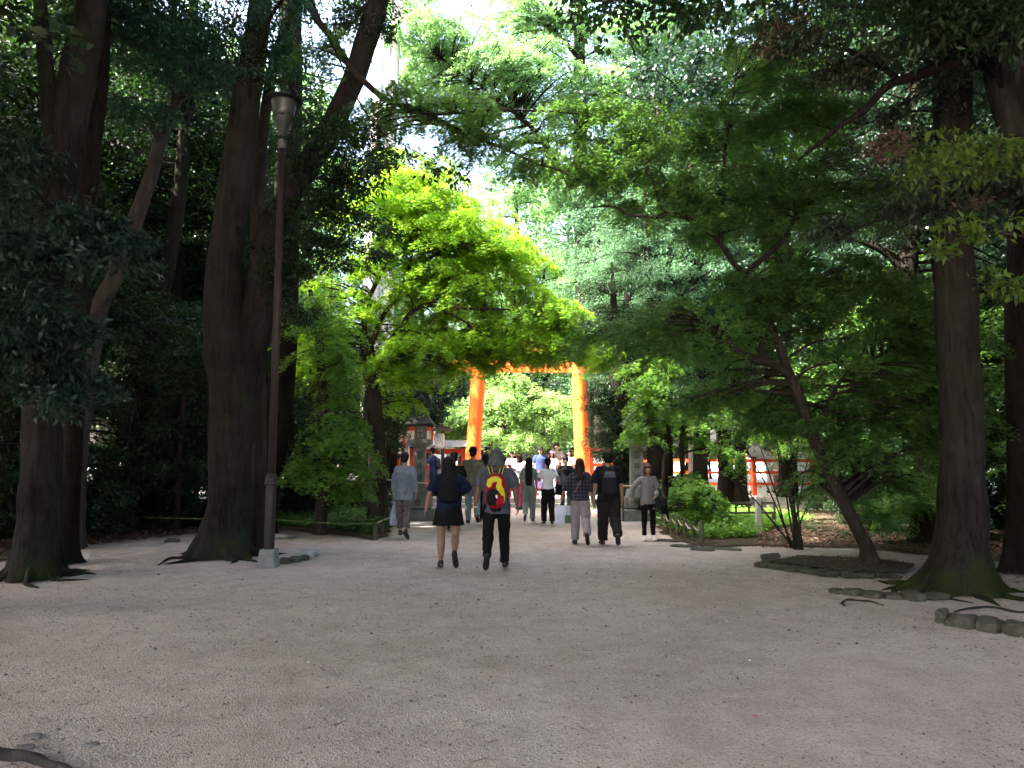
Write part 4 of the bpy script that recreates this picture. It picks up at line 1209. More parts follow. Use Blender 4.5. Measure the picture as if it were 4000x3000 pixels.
# dying bough of brown leaves
Y = 8.2
make_tree("oak_tree", "tree beyond the right edge with a bough of mixed grey-green and dead brown leaves", "tree", None,
    [([Vector((7.3, 8.4, 0)), Vector((7.2, 8.4, 3.0)), Vector((7.0, 8.3, 5.5)), Vector((6.4, 8.2, 8.0))], [.24, .2, .17, .1])],
    [blob_px(800, 42, Y, 85, 20, 10, .42, .6), blob_px(870, 62, Y, 50, 25, 8, .4, .5), blob_px(905, 205, Y + .2, 75, 26, 9, .38, .6), blob_px(830, 230, Y + .3, 50, 14, 4, .34, .4)],
    L_MIXED, B_DARK, 'ever', 200, .075, 'blade', 59, flare=.3, fh=.3, seg=16, flat=.5, reach=5,
    limbs=[(PP((1060, 30, Y), (960, 60, Y), (880, 90, Y), (835, 130, Y + .1), (800, 160, Y + .2)), [.10, .07, .045, .03, .012]), (PP((900, 80, Y), (850, 50, Y), (790, 40, Y)), [.035, .02, .01]), (PP((1060, 190, Y), (980, 200, Y), (900, 215, Y), (840, 235, Y)), [.05, .035, .02, .01])],
    extra=lambda root, off, rg, mb: link(bpy.data.objects.new("dead_leaves", leaf_mesh("dead_leaves", [clump_ever(*crown_pads([blob_px(778, 38, Y - .1, 22, 14, 3, .26, .2), blob_px(812, 30, Y - .1, 16, 12, 2, .25, .2), blob_px(893, 140, Y - .1, 16, 22, 4, .24, .2), blob_px(880, 158, Y - .1, 8, 12, 2, .2, .2), blob_px(955, 210, Y - .2, 14, 18, 1, .2, .2)], rg), 110, .075, rg)], L_DEAD, 'blade', off)), root))
# dark maple boughs crossing in front of the sky
Y = 11.8
make_tree("maple_tree", "tall shaded maple whose dark boughs cross the sky above the path", "maple", None,
    [([Vector((P(262, 460, 13.6).x, 13.6, 0)), P(258, 400, 13.6), P(258, 200, 13.6), P(275, 60, 13.2), P(310, -20, 12.6), P(350, -80, 12.0)], [.16, .14, .12, .09, .07, .04])],
    [blob_px(430, 108, Y, 60, 20, 20, .45, .8), blob_px(480, 140, Y, 55, 24, 18, .42, .8), blob_px(540, 158, Y, 48, 26, 14, .4, .8), blob_px(370, 120, Y, 45, 24, 12, .45, .7), blob_px(590, 180, Y + .2, 42, 18, 9, .4, .6), blob_px(340, 60, Y, 30, 24, 6, .42, .6), blob_px(560, 110, Y + .3, 36, 16, 6, .4, .6), blob_px(610, 120, Y + .3, 30, 25, 6, .4, .6)],
    L_MAPLE, B_THIN, 'maple', 200, .062, 'palm', 61, flare=.4, fh=.4, seg=16, reach=3.5,
    limbs=[(PP((300, -10, Y + .9), (345, 60, Y + .3), (380, 95, Y), (430, 115, Y), (480, 140, Y), (530, 160, Y), (590, 185, Y)), [.07, .06, .05, .04, .03, .02, .01]), (PP((430, 115, Y), (490, 110, Y), (560, 112, Y + .2), (620, 122, Y + .3)), [.03, .022, .016, .008])])
# hanging sprig with pointed leaves in front of the bright maple
Y = 10.6
make_tree("slim_tree", "dark hanging sprigs with pointed leaves in front of the bright maple", "tree", None,
    [([Vector((P(247, 460, 13.3).x, 13.3, 0)), P(246, 400, 13.2), P(240, 200, 13.0), P(262, 40, 12.2), P(300, -10, 11.2), P(330, 40, Y)], [.10, .09, .07, .04, .02, .014])],
    [blob_px(405, 150, Y, 30, 14, 2, .3, .3), blob_px(450, 172, Y, 22, 14, 3, .26, .3), blob_px(380, 165, Y, 30, 30, 5, .35, .4)],
    L_EVER, B_DARK, 'ever', 60, .095, 'blade', 63, flare=.3, seg=12, limbs=[(PP((330, 40, Y), (370, 120, Y), (410, 148, Y), (455, 175, Y)), [.014, .011, .008, .004])])
# pale tall trunks
Y = 31
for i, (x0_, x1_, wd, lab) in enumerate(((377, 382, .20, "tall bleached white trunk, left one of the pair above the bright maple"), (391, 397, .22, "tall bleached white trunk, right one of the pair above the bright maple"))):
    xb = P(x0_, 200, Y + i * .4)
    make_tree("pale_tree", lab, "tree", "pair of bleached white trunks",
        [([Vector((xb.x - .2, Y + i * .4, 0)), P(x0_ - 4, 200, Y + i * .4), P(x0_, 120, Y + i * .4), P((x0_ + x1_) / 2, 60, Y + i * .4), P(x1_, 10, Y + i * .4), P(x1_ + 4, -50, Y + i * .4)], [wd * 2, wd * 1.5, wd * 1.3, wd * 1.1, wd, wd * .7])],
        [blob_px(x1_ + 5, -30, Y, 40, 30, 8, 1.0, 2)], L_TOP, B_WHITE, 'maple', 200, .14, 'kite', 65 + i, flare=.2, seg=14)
# high bright tree over the centre
Y = 34
b = Vector((P(585, 300, Y).x, Y, 0))
make_tree("zelkova_tree", "very tall light green tree filling the sky above the torii gate", "tree", None,
    [([b, P(584, 300, Y), P(582, 200, Y), P(580, 100, Y), P(579, 20, Y), P(578, -80, Y)], [.5, .42, .36, .3, .24, .15])],
    [blob_px(450, 45, Y - 2, 66, 26, 62, 1.1, 3), blob_px(520, 70, Y - 2.5, 75, 26, 70, 1.1, 3), blob_px(600, 95, Y - 1, 65, 24, 54, 1.1, 3), blob_px(640, 45, Y, 60, 30, 54, 1.1, 3), blob_px(545, 20, Y - 1, 80, 22, 54, 1.1, 3), blob_px(655, 100, Y, 50, 30, 40, 1.0, 2.5),
     blob_px(430, 95, Y, 45, 18, 14, 1.0, 2), blob_px(560, 125, Y, 60, 14, 14, 1.0, 2), blob_px(520, 105, Y, 40, 12, 8, 1.0, 2), blob_px(640, 150, Y, 60, 26, 44, 1.0, 2.5), blob_px(560, 178, Y, 55, 10, 12, .9, 2), blob_px(600, 200, Y, 50, 14, 18, .9, 2), blob_px(640, 215, Y, 40, 25, 22, .9, 2), blob_px(665, 25, Y, 50, 40, 30, 1.0, 2), blob_px(560, -70, Y, 200, 60, 60, 1.2, 5), blob_px(410, 10, Y, 40, 25, 14, 1.0, 2), blob_px(470, 110, Y + 1, 50, 20, 22, 1.0, 2), blob_px(420, 60, Y + 2, 50, 40, 26, 1.0, 2), blob_px(690, 60, Y + 1, 40, 50, 24, 1.0, 2), blob_px(500, 160, Y + 3, 60, 16, 14, 1.0, 2)],
    L_TOP, B_DARK, 'maple', 430, .105, 'kite', 71, flare=.3, seg=18, droop=.3, thick=.08, twr=.03, reach=7,
    limbs=[(PP((583, 210, Y), (560, 170, Y), (530, 125, Y - 1), (490, 95, Y - 2), (440, 60, Y - 2)), [.22, .16, .12, .08, .04]), (PP((583, 180, Y), (560, 165, Y - .5), (535, 150, Y - 1)), [.1, .07, .04]), (PP((581, 130, Y), (610, 100, Y), (645, 60, Y)), [.14, .1, .05]), (PP((580, 60, Y), (550, 25, Y - 1), (520, 5, Y - 1)), [.12, .08, .05]), (PP((582, 240, Y), (620, 190, Y), (660, 140, Y)), [.16, .1, .05])])
# courtyard maple seen through the gate
Y = 37
b = Vector((P(503, 440, Y).x, Y, YZ))
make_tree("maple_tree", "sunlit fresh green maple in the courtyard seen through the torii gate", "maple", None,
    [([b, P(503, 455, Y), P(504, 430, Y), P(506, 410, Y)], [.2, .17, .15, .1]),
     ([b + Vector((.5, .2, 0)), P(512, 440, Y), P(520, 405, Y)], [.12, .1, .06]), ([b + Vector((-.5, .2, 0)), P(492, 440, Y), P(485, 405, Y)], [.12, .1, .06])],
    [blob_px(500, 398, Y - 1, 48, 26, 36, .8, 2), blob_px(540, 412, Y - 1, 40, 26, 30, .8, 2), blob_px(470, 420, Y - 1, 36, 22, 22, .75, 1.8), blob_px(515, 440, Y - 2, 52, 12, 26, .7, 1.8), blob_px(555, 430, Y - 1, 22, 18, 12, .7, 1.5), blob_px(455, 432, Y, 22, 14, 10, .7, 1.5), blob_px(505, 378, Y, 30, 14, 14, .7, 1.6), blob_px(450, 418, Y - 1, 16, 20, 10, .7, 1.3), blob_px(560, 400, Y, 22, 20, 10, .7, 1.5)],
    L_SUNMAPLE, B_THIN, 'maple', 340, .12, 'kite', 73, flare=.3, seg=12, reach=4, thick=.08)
# ------------------------------------------------------------------ woods: look-alike trees copied from a few built ones
def proto(name, label, group, loc, lm, bm, kind, seed, hT, blobs, L=300, size=.12, mode='ever', r0=.3, lean=(0, 0), cat="tree", pk='kite', flat=.7):
    x, y = loc
    ln = Vector((lean[0], lean[1], 0))
    base = Vector((x, y, 0))
    pts = [base, base + ln * .1 + Vector((0, 0, hT * .12)), base + ln * .4 + Vector((.1, 0, hT * .45)), base + ln * .7 + Vector((-.1, .1, hT * .7)), base + ln + Vector((0, 0, hT * .96))]
    B = [((x + bx, y + by, bz), (ax, ay, az), n, pr) for bx, by, bz, ax, ay, az, n, pr in blobs]
    return make_tree(name, label, cat, group, [(pts, [r0, r0 * .8, r0 * .7, r0 * .5, r0 * .2])], B, lm, bm, mode, L, size, pk, seed, flare=.45, fh=.5, seg=14, flat=flat, reach=5)
def place(o, x, y, rz, s_, label=None, group=None, sz=None, z=0.0):
    c = copy_tree(o)
    c.location = (x, y, z); c.rotation_euler = (0, 0, rz); c.scale = (s_, s_, sz or s_)
    if label: c["label"] = label
    if group: c["group"] = group
    return c
LW = "dark evergreen standing in the shade of the left wood among the trunks"
RW = "dark evergreen standing in the shade of the right wood among the trunks"
tallA = [(0, 0, 8, 2.6, 2.6, 2.2, 26, .95), (1.2, .5, 10.2, 2.3, 2.3, 1.8, 20, .9), (-1.2, -.4, 6.2, 2.2, 2.2, 1.4, 16, .85), (0, 0, 12, 1.8, 1.8, 1.5, 14, .8), (1.4, -.8, 5.2, 1.6, 1.6, 1.0, 8, .8)]
midB = [(0, 0, 4.2, 2.0, 2.0, 1.7, 26, .75), (.9, .4, 5.8, 1.7, 1.7, 1.2, 16, .7), (-.9, -.4, 2.6, 1.6, 1.6, 1.1, 14, .65), (.6, -.6, 1.9, 1.4, 1.4, .8, 8, .6)]
low = [(0, 0, .9, 1.1, 1.0, .75, 20, .45), (.7, .2, .6, .8, .8, .5, 9, .4), (-.7, -.1, .65, .8, .8, .5, 9, .4)]
GL, GR = "evergreens of the left wood", "evergreens of the right wood"
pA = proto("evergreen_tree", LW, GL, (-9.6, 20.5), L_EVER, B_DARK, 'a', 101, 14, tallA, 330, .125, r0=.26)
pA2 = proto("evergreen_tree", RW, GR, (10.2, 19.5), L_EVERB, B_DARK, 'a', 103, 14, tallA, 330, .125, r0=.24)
pB = proto("understorey_tree", "leafy dark understorey tree between the trunks of the left wood", "understorey trees of the left wood", (-7.6, 22.0), L_EVER, B_THIN, 'b', 105, 7, midB, 300, .10, r0=.10, lean=(.4, 0))
pB2 = proto("understorey_tree", "leafy understorey maple in the shade of the right wood", "understorey trees of the right wood", (10.9, 21.5), L_MAPLE, B_THIN, 'b', 107, 7, midB, 300, .095, 'maple', r0=.10, lean=(-.4, 0))
pC = proto("evergreen_shrub", "dark rounded shrub on the floor of the left wood", "shrubs of the left wood", (-6.3, 20.6), L_EVER, B_THIN, 'c', 109, 1.5, low, 260, .075, r0=.04, cat="shrub")
pS = proto("camellia_tree", "silvery green bushy evergreen in the light right of the torii gate", "silvery evergreens right of the torii", (4.6, 24.6), L_SILVER, B_DARK, 's', 111, 12,
           [(0, 0, 6.5, 1.6, 1.5, 2.6, 40, .6), (-.6, -.3, 8.8, 1.4, 1.3, 1.4, 22, .6), (.4, 0, 4.2, 1.3, 1.2, 1.2, 18, .55), (.8, .3, 10, 1.2, 1.2, 1.2, 14, .6)], 330, .085, r0=.26, pk='blade')
r_ = np.random.default_rng(5)
# left wood
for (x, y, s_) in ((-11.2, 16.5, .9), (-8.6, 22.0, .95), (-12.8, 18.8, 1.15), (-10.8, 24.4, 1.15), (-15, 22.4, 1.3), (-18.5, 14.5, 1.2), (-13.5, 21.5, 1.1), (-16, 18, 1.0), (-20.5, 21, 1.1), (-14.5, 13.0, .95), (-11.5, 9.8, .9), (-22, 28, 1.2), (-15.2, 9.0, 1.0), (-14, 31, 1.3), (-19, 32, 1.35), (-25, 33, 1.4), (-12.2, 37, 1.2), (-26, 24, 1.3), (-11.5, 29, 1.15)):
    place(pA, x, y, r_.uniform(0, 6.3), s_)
for (x, y, s_) in ((-9.6, 15.3, .9), (-11.8, 19.0, 1.1), (-6.6, 24.4, .8), (-10.0, 23.6, 1.05), (-13.9, 16.6, 1.05), (-15.5, 22.5, 1.15), (-12.6, 12.4, .9), (-10.4, 26.3, 1.0), (-17.5, 14.5, 1.1), (-18.6, 20.5, 1.2), (-14, 26.6, 1.1), (-6.6, 35.5, 1.0), (-5.2, 37, .9), (-8.6, 36.5, 1.1), (-8.9, 18.6, .85), (-6.0, 19.8, .8), (-20, 16.5, 1.1), (-7.5, 16.8, .75)):
    place(pB, x, y, r_.uniform(0, 6.3), s_, z=0)
for (x, y, s_) in ((-8.6, 15.8, .9), (-7.0, 18.3, 1.0), (-9.3, 18.8, 1.1), (-11.2, 15.0, 1.0), (-12.6, 18.2, 1.1), (-5.4, 20.4, .8), (-10.8, 21.5, 1.0), (-13.9, 14.6, 1.1), (-15.8, 16.6, 1.1), (-4.9, 22.4, .75), (-8.2, 23.0, .9), (-14.5, 19.8, 1.1), (-3.9, 21.9, .5), (-10.0, 13.2, .8), (-12.5, 22.6, 1.0)):
    place(pC, x, y, r_.uniform(0, 6.3), s_)
# right wood
for (x, y, s_) in ((7.6, 24.8, .95), (12.6, 16.0, .95), (14.4, 21, 1.1), (11.4, 24.4, 1.1), (17.5, 17.5, 1.05), (19, 24, 1.15), (15.6, 12.2, .95), (22.5, 20, 1.1), (12.0, 11.6, .9), (17, 27.5, 1.15), (15, 31, 1.25), (20.5, 31, 1.3), (25, 26, 1.3), (11.8, 33, 1.2), (13.2, 8.2, .95)):
    place(pA2, x, y, r_.uniform(0, 6.3), s_)
for (x, y, s_) in ((10.0, 16.0, .9), (12.5, 18.6, 1.05), (9.9, 13.4, .75), (14.6, 15.4, 1.05), (16, 19.4, 1.15), (13.0, 22.6, 1.1), (10.4, 23.0, 1.0), (12.0, 13.6, .95), (18.4, 21.4, 1.2), (15, 25, 1.1), (17.6, 13.6, 1.05), (9.2, 11.4, .6), (13.6, 25.8, .95), (16.4, 23.4, 1.0), (18.4, 27.0, 1.1), (20.0, 24.0, 1.1), (14.2, 28.4, 1.0)):
    place(pB2, x, y, r_.uniform(0, 6.3), s_)
for (x, y, s_) in ((11.0, 15.2, .8), (12.6, 16.4, .9), (10.2, 18.0, .8), (13.6, 14.0, .9), (14.9, 17.6, 1.0), (12.2, 20.4, 1.0), (16.2, 15.4, 1.0), (3.55, 21.6, .75), (4.2, 19.8, .6)):
    place(pC, x, y, r_.uniform(0, 6.3), s_, "dark rounded shrub on the floor of the right wood", "shrubs of the right wood")
for (x, y, s_) in ((9.6, 18.9, .85), (11.2, 17.2, .9), (9.4, 15.2, .62), (12.4, 15.0, .8), (13.2, 17.6, 1.0), (10.4, 13.0, .55)):
    place(pB, x, y, r_.uniform(0, 6.3), s_, "leafy dark understorey tree between the trunks of the right wood", "dark understorey trees of the right wood")
for (x, y, s_) in ((8.2, 16.9, .7), (9.2, 15.4, .75), (8.8, 19.2, .8), (10.8, 13.8, .75), (12.0, 12.6, .8), (11.6, 14.2, .8)):
    place(pC, x, y, r_.uniform(0, 6.3), s_, "dark rounded shrub on the floor of the right wood", "shrubs of the right wood")
# dark evergreen beside the right pillar, silvery ones above it
make_tree("evergreen_tree", "almost black evergreen close against the right pillar of the torii gate", "tree", None,
    [([Vector((P(622, 470, 22.8).x, 22.8, 0)), P(622, 470, 22.8), P(618, 400, 22.8), P(615, 330, 22.8), P(612, 262, 22.8)], [.34, .28, .25, .16, .03])],
    [blob_px(615, 440, 22.8, 26, 60, 34, .5, .9), blob_px(635, 400, 22.9, 36, 45, 30, .55, 1.0), blob_px(600, 395, 22.6, 20, 20, 8, .45, .6), blob_px(612, 300, 22.8, 26, 40, 18, .5, .8), blob_px(650, 350, 23, 50, 45, 26, .6, 1.2)],
    L_EVER, B_DARK, 'ever', 330, .085, 'blade', 121, flare=.3, seg=16)
for (px, Y, s_) in ((632, 24.0, 1.05), (665, 24.8, 1.2), (700, 23.4, 1.05), (600, 30.5, 1.25), (645, 29, 1.35), (725, 25.5, 1.2), (622, 34, 1.5)):
    p = P(px, 460, Y)
    place(pS, p.x, Y, r_.uniform(0, 6.3), s_)
pS.location.x = P(655, 460, 22.4).x; pS.location.y = 22.6
# sunlit wood round the courtyard
SL = "sunlit green tree in the wood behind the courtyard"
pD = proto("broadleaf_tree", SL, "trees behind the courtyard", (P(545, 460, 47).x, 47), L_TOP, B_DARK, 'd', 131, 15,
           [(0, 0, 9, 3.2, 3.0, 3.2, 44, 1.1), (1.4, 0, 12, 2.6, 2.6, 2, 24, 1.0), (-1.8, -.6, 6, 2.6, 2.4, 2, 24, 1.0), (1.5, -1, 4, 2.4, 2.2, 1.6, 20, .95), (0, 0, 14.5, 1.8, 1.8, 1.4, 12, .9)], 300, .15, 'ever', r0=.35)
for i, (x, y, s_) in enumerate(((-24, 44, 1.0), (-18, 47, 1.1), (-12.5, 45, .95), (-7.5, 47, .85), (-3.2, 50, .82), (6.4, 47, 1.0), (10.8, 45, 1.1), (16, 44, 1.15), (22, 46, 1.2), (30, 44, 1.2), (-31, 46, 1.2), (0.3, 50, 1.4), (4.0, 52, 1.5), (-3.5, 53, 1.3), (-5.5, 44, .9), (8, 50, 1.2), (5.2, 42, .95), (13.5, 52, 1.3), (-10, 54, 1.0))):
    place(pD, x, y, r_.uniform(0, 6.3), s_)
for (x, y, s_) in ((-5.6, 41.5, .8), (-9.4, 40.5, .95), (5.6, 41.0, .85), (8.4, 39.8, .95), (-14.5, 41, 1.1), (12.6, 40.5, 1.1), (2.4, 44.5, .9), (-20, 41, 1.1), (18, 40.5, 1.1), (-1.5, 46, .9), (-5.2, 26.8, .95), (25, 41, 1.1), (-27, 41, 1.2)):
    place(pB, x, y, r_.uniform(0, 6.3), s_, "dark understorey tree at the back of the courtyard", "understorey trees behind the courtyard", z=.28)
for (x, y, s_) in ((-6.4, 39.5, .8), (6.4, 39.0, .9), (-10.8, 43.5, 1.1), (4.2, 43, .8)):
    place(pS, x, y, r_.uniform(0, 6.3), s_, "silvery evergreen at the back of the courtyard", "silvery evergreens behind the courtyard")
for (x, y, s_) in ((-11.5, 41, 1.5), (-15.5, 37, 1.5), (-19, 35, 1.55), (-25, 37, 1.6), (-20, 41, 1.4), (13.5, 37, 1.5), (19, 36, 1.5), (25, 36, 1.6), (9.0, 36, 1.3)):
    place(pD, x, y, r_.uniform(0, 6.3), s_, "tall broadleaf tree with a sunlit top beyond the wood", "tall trees beyond the woods")
for (x, y, s_) in ((6.8, 27.5, 1.4), (9.8, 26.5, 1.45), (13.2, 28.5, 1.5), (17.5, 23, 1.4)):
    place(pA2, x, y, r_.uniform(0, 6.3), s_, "tall dark evergreen rising behind the maples on the right", "tall evergreens on the right")
make_tree("evergreen_tree", "dark evergreen with blue green leaves above the shrine hall on the left", "tree", None,
    [([Vector((P(392, 460, 29.5).x, 29.5, 0)), P(392, 440, 29.5), P(398, 400, 29.5), P(402, 350, 29.5)], [.3, .25, .2, .1])],
    [blob_px(412, 392, 29.5, 42, 30, 44, .6, 1.4), blob_px(392, 420, 29.3, 18, 18, 12, .5, 1.0), blob_px(440, 378, 29.6, 30, 26, 22, .5, 1.0), blob_px(428, 410, 29.6, 24, 14, 14, .5, 1.0)],
    L_EVERB, B_DARK, 'ever', 330, .10, 'kite', 151, flare=.3, seg=14)
# trees added over and behind the photographer so their crowns shade the near path
CAN = "tall evergreen added for shade beside the near path or behind the viewer"
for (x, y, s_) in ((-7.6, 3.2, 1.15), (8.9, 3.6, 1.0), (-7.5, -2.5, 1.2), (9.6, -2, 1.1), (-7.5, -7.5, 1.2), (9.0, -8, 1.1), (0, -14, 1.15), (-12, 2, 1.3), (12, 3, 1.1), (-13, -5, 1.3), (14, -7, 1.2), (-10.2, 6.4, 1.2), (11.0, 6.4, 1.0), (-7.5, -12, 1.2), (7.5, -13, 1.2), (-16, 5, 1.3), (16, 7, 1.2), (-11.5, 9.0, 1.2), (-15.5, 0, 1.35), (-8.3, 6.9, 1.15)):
    place(pA, x, y, r_.uniform(0, 6.3), s_, CAN, "evergreens added for shade round the viewer")
hiC = [(0, 0, 12.2, 4.6, 4.6, 1.3, 60, 1.25), (2.5, 1.5, 13.2, 3.5, 3.5, 1.2, 26, 1.2), (-2.5, -1.5, 13.0, 3.5, 3.5, 1.2, 26, 1.2), (0, 0, 14.4, 3.8, 3.8, 1.0, 30, 1.2)]  # high crowns added to keep direct sun off the near ground
pH = proto("added_canopy_tree", "tall tree added for shade, with a wide spreading crown high beside the near path", "spreading trees added to shade the near path", (-10.0, 10.6), L_EVER, B_DARK, 'h', 141, 13, hiC, 330, .17, r0=.3)
for (x, y, s_) in ((10.6, 11.0, 1.0), (-8.6, 4.2, 1.1), (10.4, 4.6, 1.0), (-8.5, -1.5, 1.1), (10.5, -2.0, 1.0), (-13.5, 6.5, 1.2), (14.5, 8.0, 1.05), (-13.5, 0.0, 1.2), (15, 0, 1.1), (-8.5, -8, 1.15), (9, -10, 1.1), (-13.5, -7, 1.2), (13.5, 14.0, 1.1), (-18, 9, 1.3), (-18.5, 2, 1.3), (-8.2, 8.2, 1.0), (13.5, 19, 1.0)):
    place(pH, x, y, r_.uniform(0, 6.3), s_)
hiD = [(6.0, 0, 11.8, 4.4, 4.2, 1.2, 60, 1.2), (4.0, 1.5, 12.8, 3.5, 3.5, 1.1, 26, 1.2), (8.0, -1.0, 12.6, 3.2, 3.4, 1.0, 26, 1.2)]  # crown shifted over the path, added to block sun on ground and trunks
pI = proto("added_canopy_tree", "tall tree added to block the sun, its long crown reaching over the near path", "spreading trees added to shade the near path", (-7.9, 1.6), L_EVER, B_DARK, 'i', 143, 13, hiD, 300, .17, r0=.3, lean=(1.5, 0))
for (x, y, rz, s_) in ((-7.8, -4.5, 0, 1.0), (8.2, -1.0, math.pi, 1.0), (8.6, 9.8, math.pi, .85), (8.4, 7.0, math.pi, .85), (-7.6, 6.4, 0, .95)):
    place(pI, x, y, rz, s_)
# ------------------------------------------------------------------ undergrowth, litter
def inside(poly, x, y):
    c = np.zeros(len(x), bool); n = len(poly); j = n - 1
    for i in range(n):
        xi, yi = poly[i]; xj, yj = poly[j]
        c ^= ((yi > y) != (yj > y)) & (x < (xj - xi) * (y - yi) / (yj - yi + 1e-12) + xi)
        j = i
    return c
def scatter_area(poly, n, rg):
    P_ = np.array(poly); lo, hi = P_.min(0), P_.max(0)
    out = []
    while sum(len(o) for o in out) < n:
        x = rg.uniform(lo[0], hi[0], n * 2); y = rg.uniform(lo[1], hi[1], n * 2)
        k = inside(poly, x, y)
        out.append(np.stack([x[k], y[k]], 1))
    return np.concatenate(out)[:n]
def undergrowth(name, label, poly, nplants, per, h, size, mat, seed, kind='kite'):
    rg = np.random.default_rng(seed)
    c = scatter_area(poly, nplants, rg)
    mp = G(759, 534)
    bad = (np.abs(c[:, 0] - mp.x) < .3) & (c[:, 1] < mp.y + .1) & (c[:, 1] > mp.y - 1.0)
    c = c[~bad]; nplants = len(c)
    hs = h * rg.uniform(.35, 1.1, nplants)
    n = nplants * per; idx = np.repeat(np.arange(nplants), per)
    phi = rg.uniform(0, 6.283, n); t = rg.uniform(0, 1, n)
    r = .22 * t * rg.uniform(.5, 1.5, n) + .02
    pos = np.stack([c[idx, 0] + r * np.cos(phi), c[idx, 1] + r * np.sin(phi), hs[idx] * (t * (1.35 - .5 * t)) * rg.uniform(.5, 1.1, n) + .02], 1)
    ax = np.stack([np.cos(phi), np.sin(phi), rg.normal(.1, .4, n)], 1)
    nr = np.stack([rg.normal(0, .4, n), rg.normal(0, .4, n), np.ones(n)], 1)
    tone = np.clip(rg.uniform(0, 1, nplants)[idx] * .5 + rg.uniform(0, .5, n), 0, 1)
    V, Fq, tn = leaf_geo(pos, ax, nr, size * rg.uniform(.6, 1.3, n), tone, kind)
    o = bpy.data.objects.new(name, mesh_np(name, V, Fq, mats=[mat], attrs={"tone": tn}))
    tag(link(o), label, "undergrowth", kind="stuff")
polyL = [g2(180, 526), g2(290, 527), g2(345, 532), g2(374, 535), g2(388, 530), g2(394, 521), (-3.5, 22.5), (-5, 25), (-12, 25), (-13, 15.5)]
polyR = [g2(660, 520), g2(668, 528), g2(684, 535), g2(705, 540), g2(752, 538), g2(762, 532), (7.6, 19.5), (6, 23), (3.4, 23)]
undergrowth("undergrowth", "low dark green ferns and weeds on the left wood floor", polyL, 2600, 26, .38, .075, L_FERN, 201)
undergrowth("undergrowth", "fresh green low weeds behind the rope posts right of the path", polyR, 1500, 34, .34, .075, L_MAPLE2, 202)
undergrowth("undergrowth", "patchy weeds among dead leaves under the right wood", [g2(760, 540), g2(900, 545), (9.5, 11), (14, 12), (14, 20), (8, 20)], 260, 22, .25, .07, L_EVER, 203)
undergrowth("undergrowth", "scattered weeds at the far left of the wood floor", [(-15, 12), g2(60, 538), g2(180, 530), (-10, 17), (-16, 18)], 500, 22, .3, .08, L_FERN, 204)
L_LIT = leaf_mat("leaf_litter", (.05, .030, .022), (.19, .11, .08), (.12, .06, .03), .12, .8, .2, odd=(.28, .20, .14))
def litter(name, label, poly, n, size, seed, z=.02, mat=None, cat="leaf litter"):
    rg = np.random.default_rng(seed)
    c = scatter_area(poly, n, rg)
    pos = np.stack([c[:, 0], c[:, 1], z + rg.uniform(0, .03, n)], 1)
    phi = rg.uniform(0, 6.283, n)
    ax = np.stack([np.cos(phi), np.sin(phi), rg.normal(.1, .25, n)], 1)
    nr = np.stack([rg.normal(0, .35, n), rg.normal(0, .35, n), np.ones(n)], 1)
    V, Fq, tn = leaf_geo(pos, ax, nr, size * rg.uniform(.6, 1.3, n), rg.uniform(0, 1, n), 'blade')
    o = bpy.data.objects.new(name, mesh_np(name, V, Fq, mats=[mat or L_LIT], attrs={"tone": tn}))
    return tag(link(o), label, cat, kind="stuff")
litter("leaf_litter", "reddish brown dead leaves banked along the left edge of the path", [(-10, 10), g2(5, 556), g2(65, 549), g2(195, 534), g2(200, 529), g2(60, 530), (-12, 14)], 9000, .085, 211)
litter("leaf_litter", "brown dead leaves under the right wood", [g2(755, 549), g2(855, 549), g2(935, 557), g2(1000, 564), (9.5, 8.5), (13, 9), (14, 18), (9, 18), g2(760, 530)], 12000, .08, 212)
litter("fallen_leaves", "dead leaves lying on the mossy bed under the leaning maple", bank, 900, .045, 216, .04)
litter("fallen_leaves", "dead leaves round the foot of the massive right trunk", [g2(905, 598), g2(1010, 590), g2(1040, 575), g2(990, 572), g2(880, 578)], 500, .05, 213, .0)
litter("fallen_leaves", "small dead leaves strewn over the gravel path", [(-9, 3), (9, 3), (9, 10), (3, 20), (-3, 20), (-9, 11)], 2600, .026, 214, -.012)
L_RED = leaf_mat("leaf_fallen_red", (.20, .03, .02), (.34, .09, .05), (.2, .05, .02), .1, .7, .2)
litter("fallen_leaves", "few bright red dead leaves on the near gravel", [(-4, 3.2), (4, 3.2), (5, 8), (-5, 8)], 26, .036, 215, -.008, L_RED)
def twigs():
    rg = np.random.default_rng(231); mb = MB()
    for i in range(110):
        y = 3.4 + 11 * rg.uniform() ** 1.3; x = rg.uniform(-.72, .72) * y
        if abs(x) > 8: continue
        a = rg.uniform(0, 6.28); L_ = rg.uniform(.03, .12)
        p = Vector((x, y, -.006)); d_ = Vector((math.cos(a), math.sin(a), 0)); n_ = Vector((-d_.y, d_.x, 0))
        mb.tube([p, p + d_ * L_ * .4 + n_ * rg.normal(0, .015), p + d_ * L_ * .75 + n_ * rg.normal(0, .02), p + d_ * L_], [.0014, .002, .0016, .0008], 4)
    tag(mb.obj("twigs", surf("twig_bark", (.06, .042, .032), None, .9, 20, 0)), "thin dry twigs strewn over the near path", "twigs", kind="stuff")
twigs()
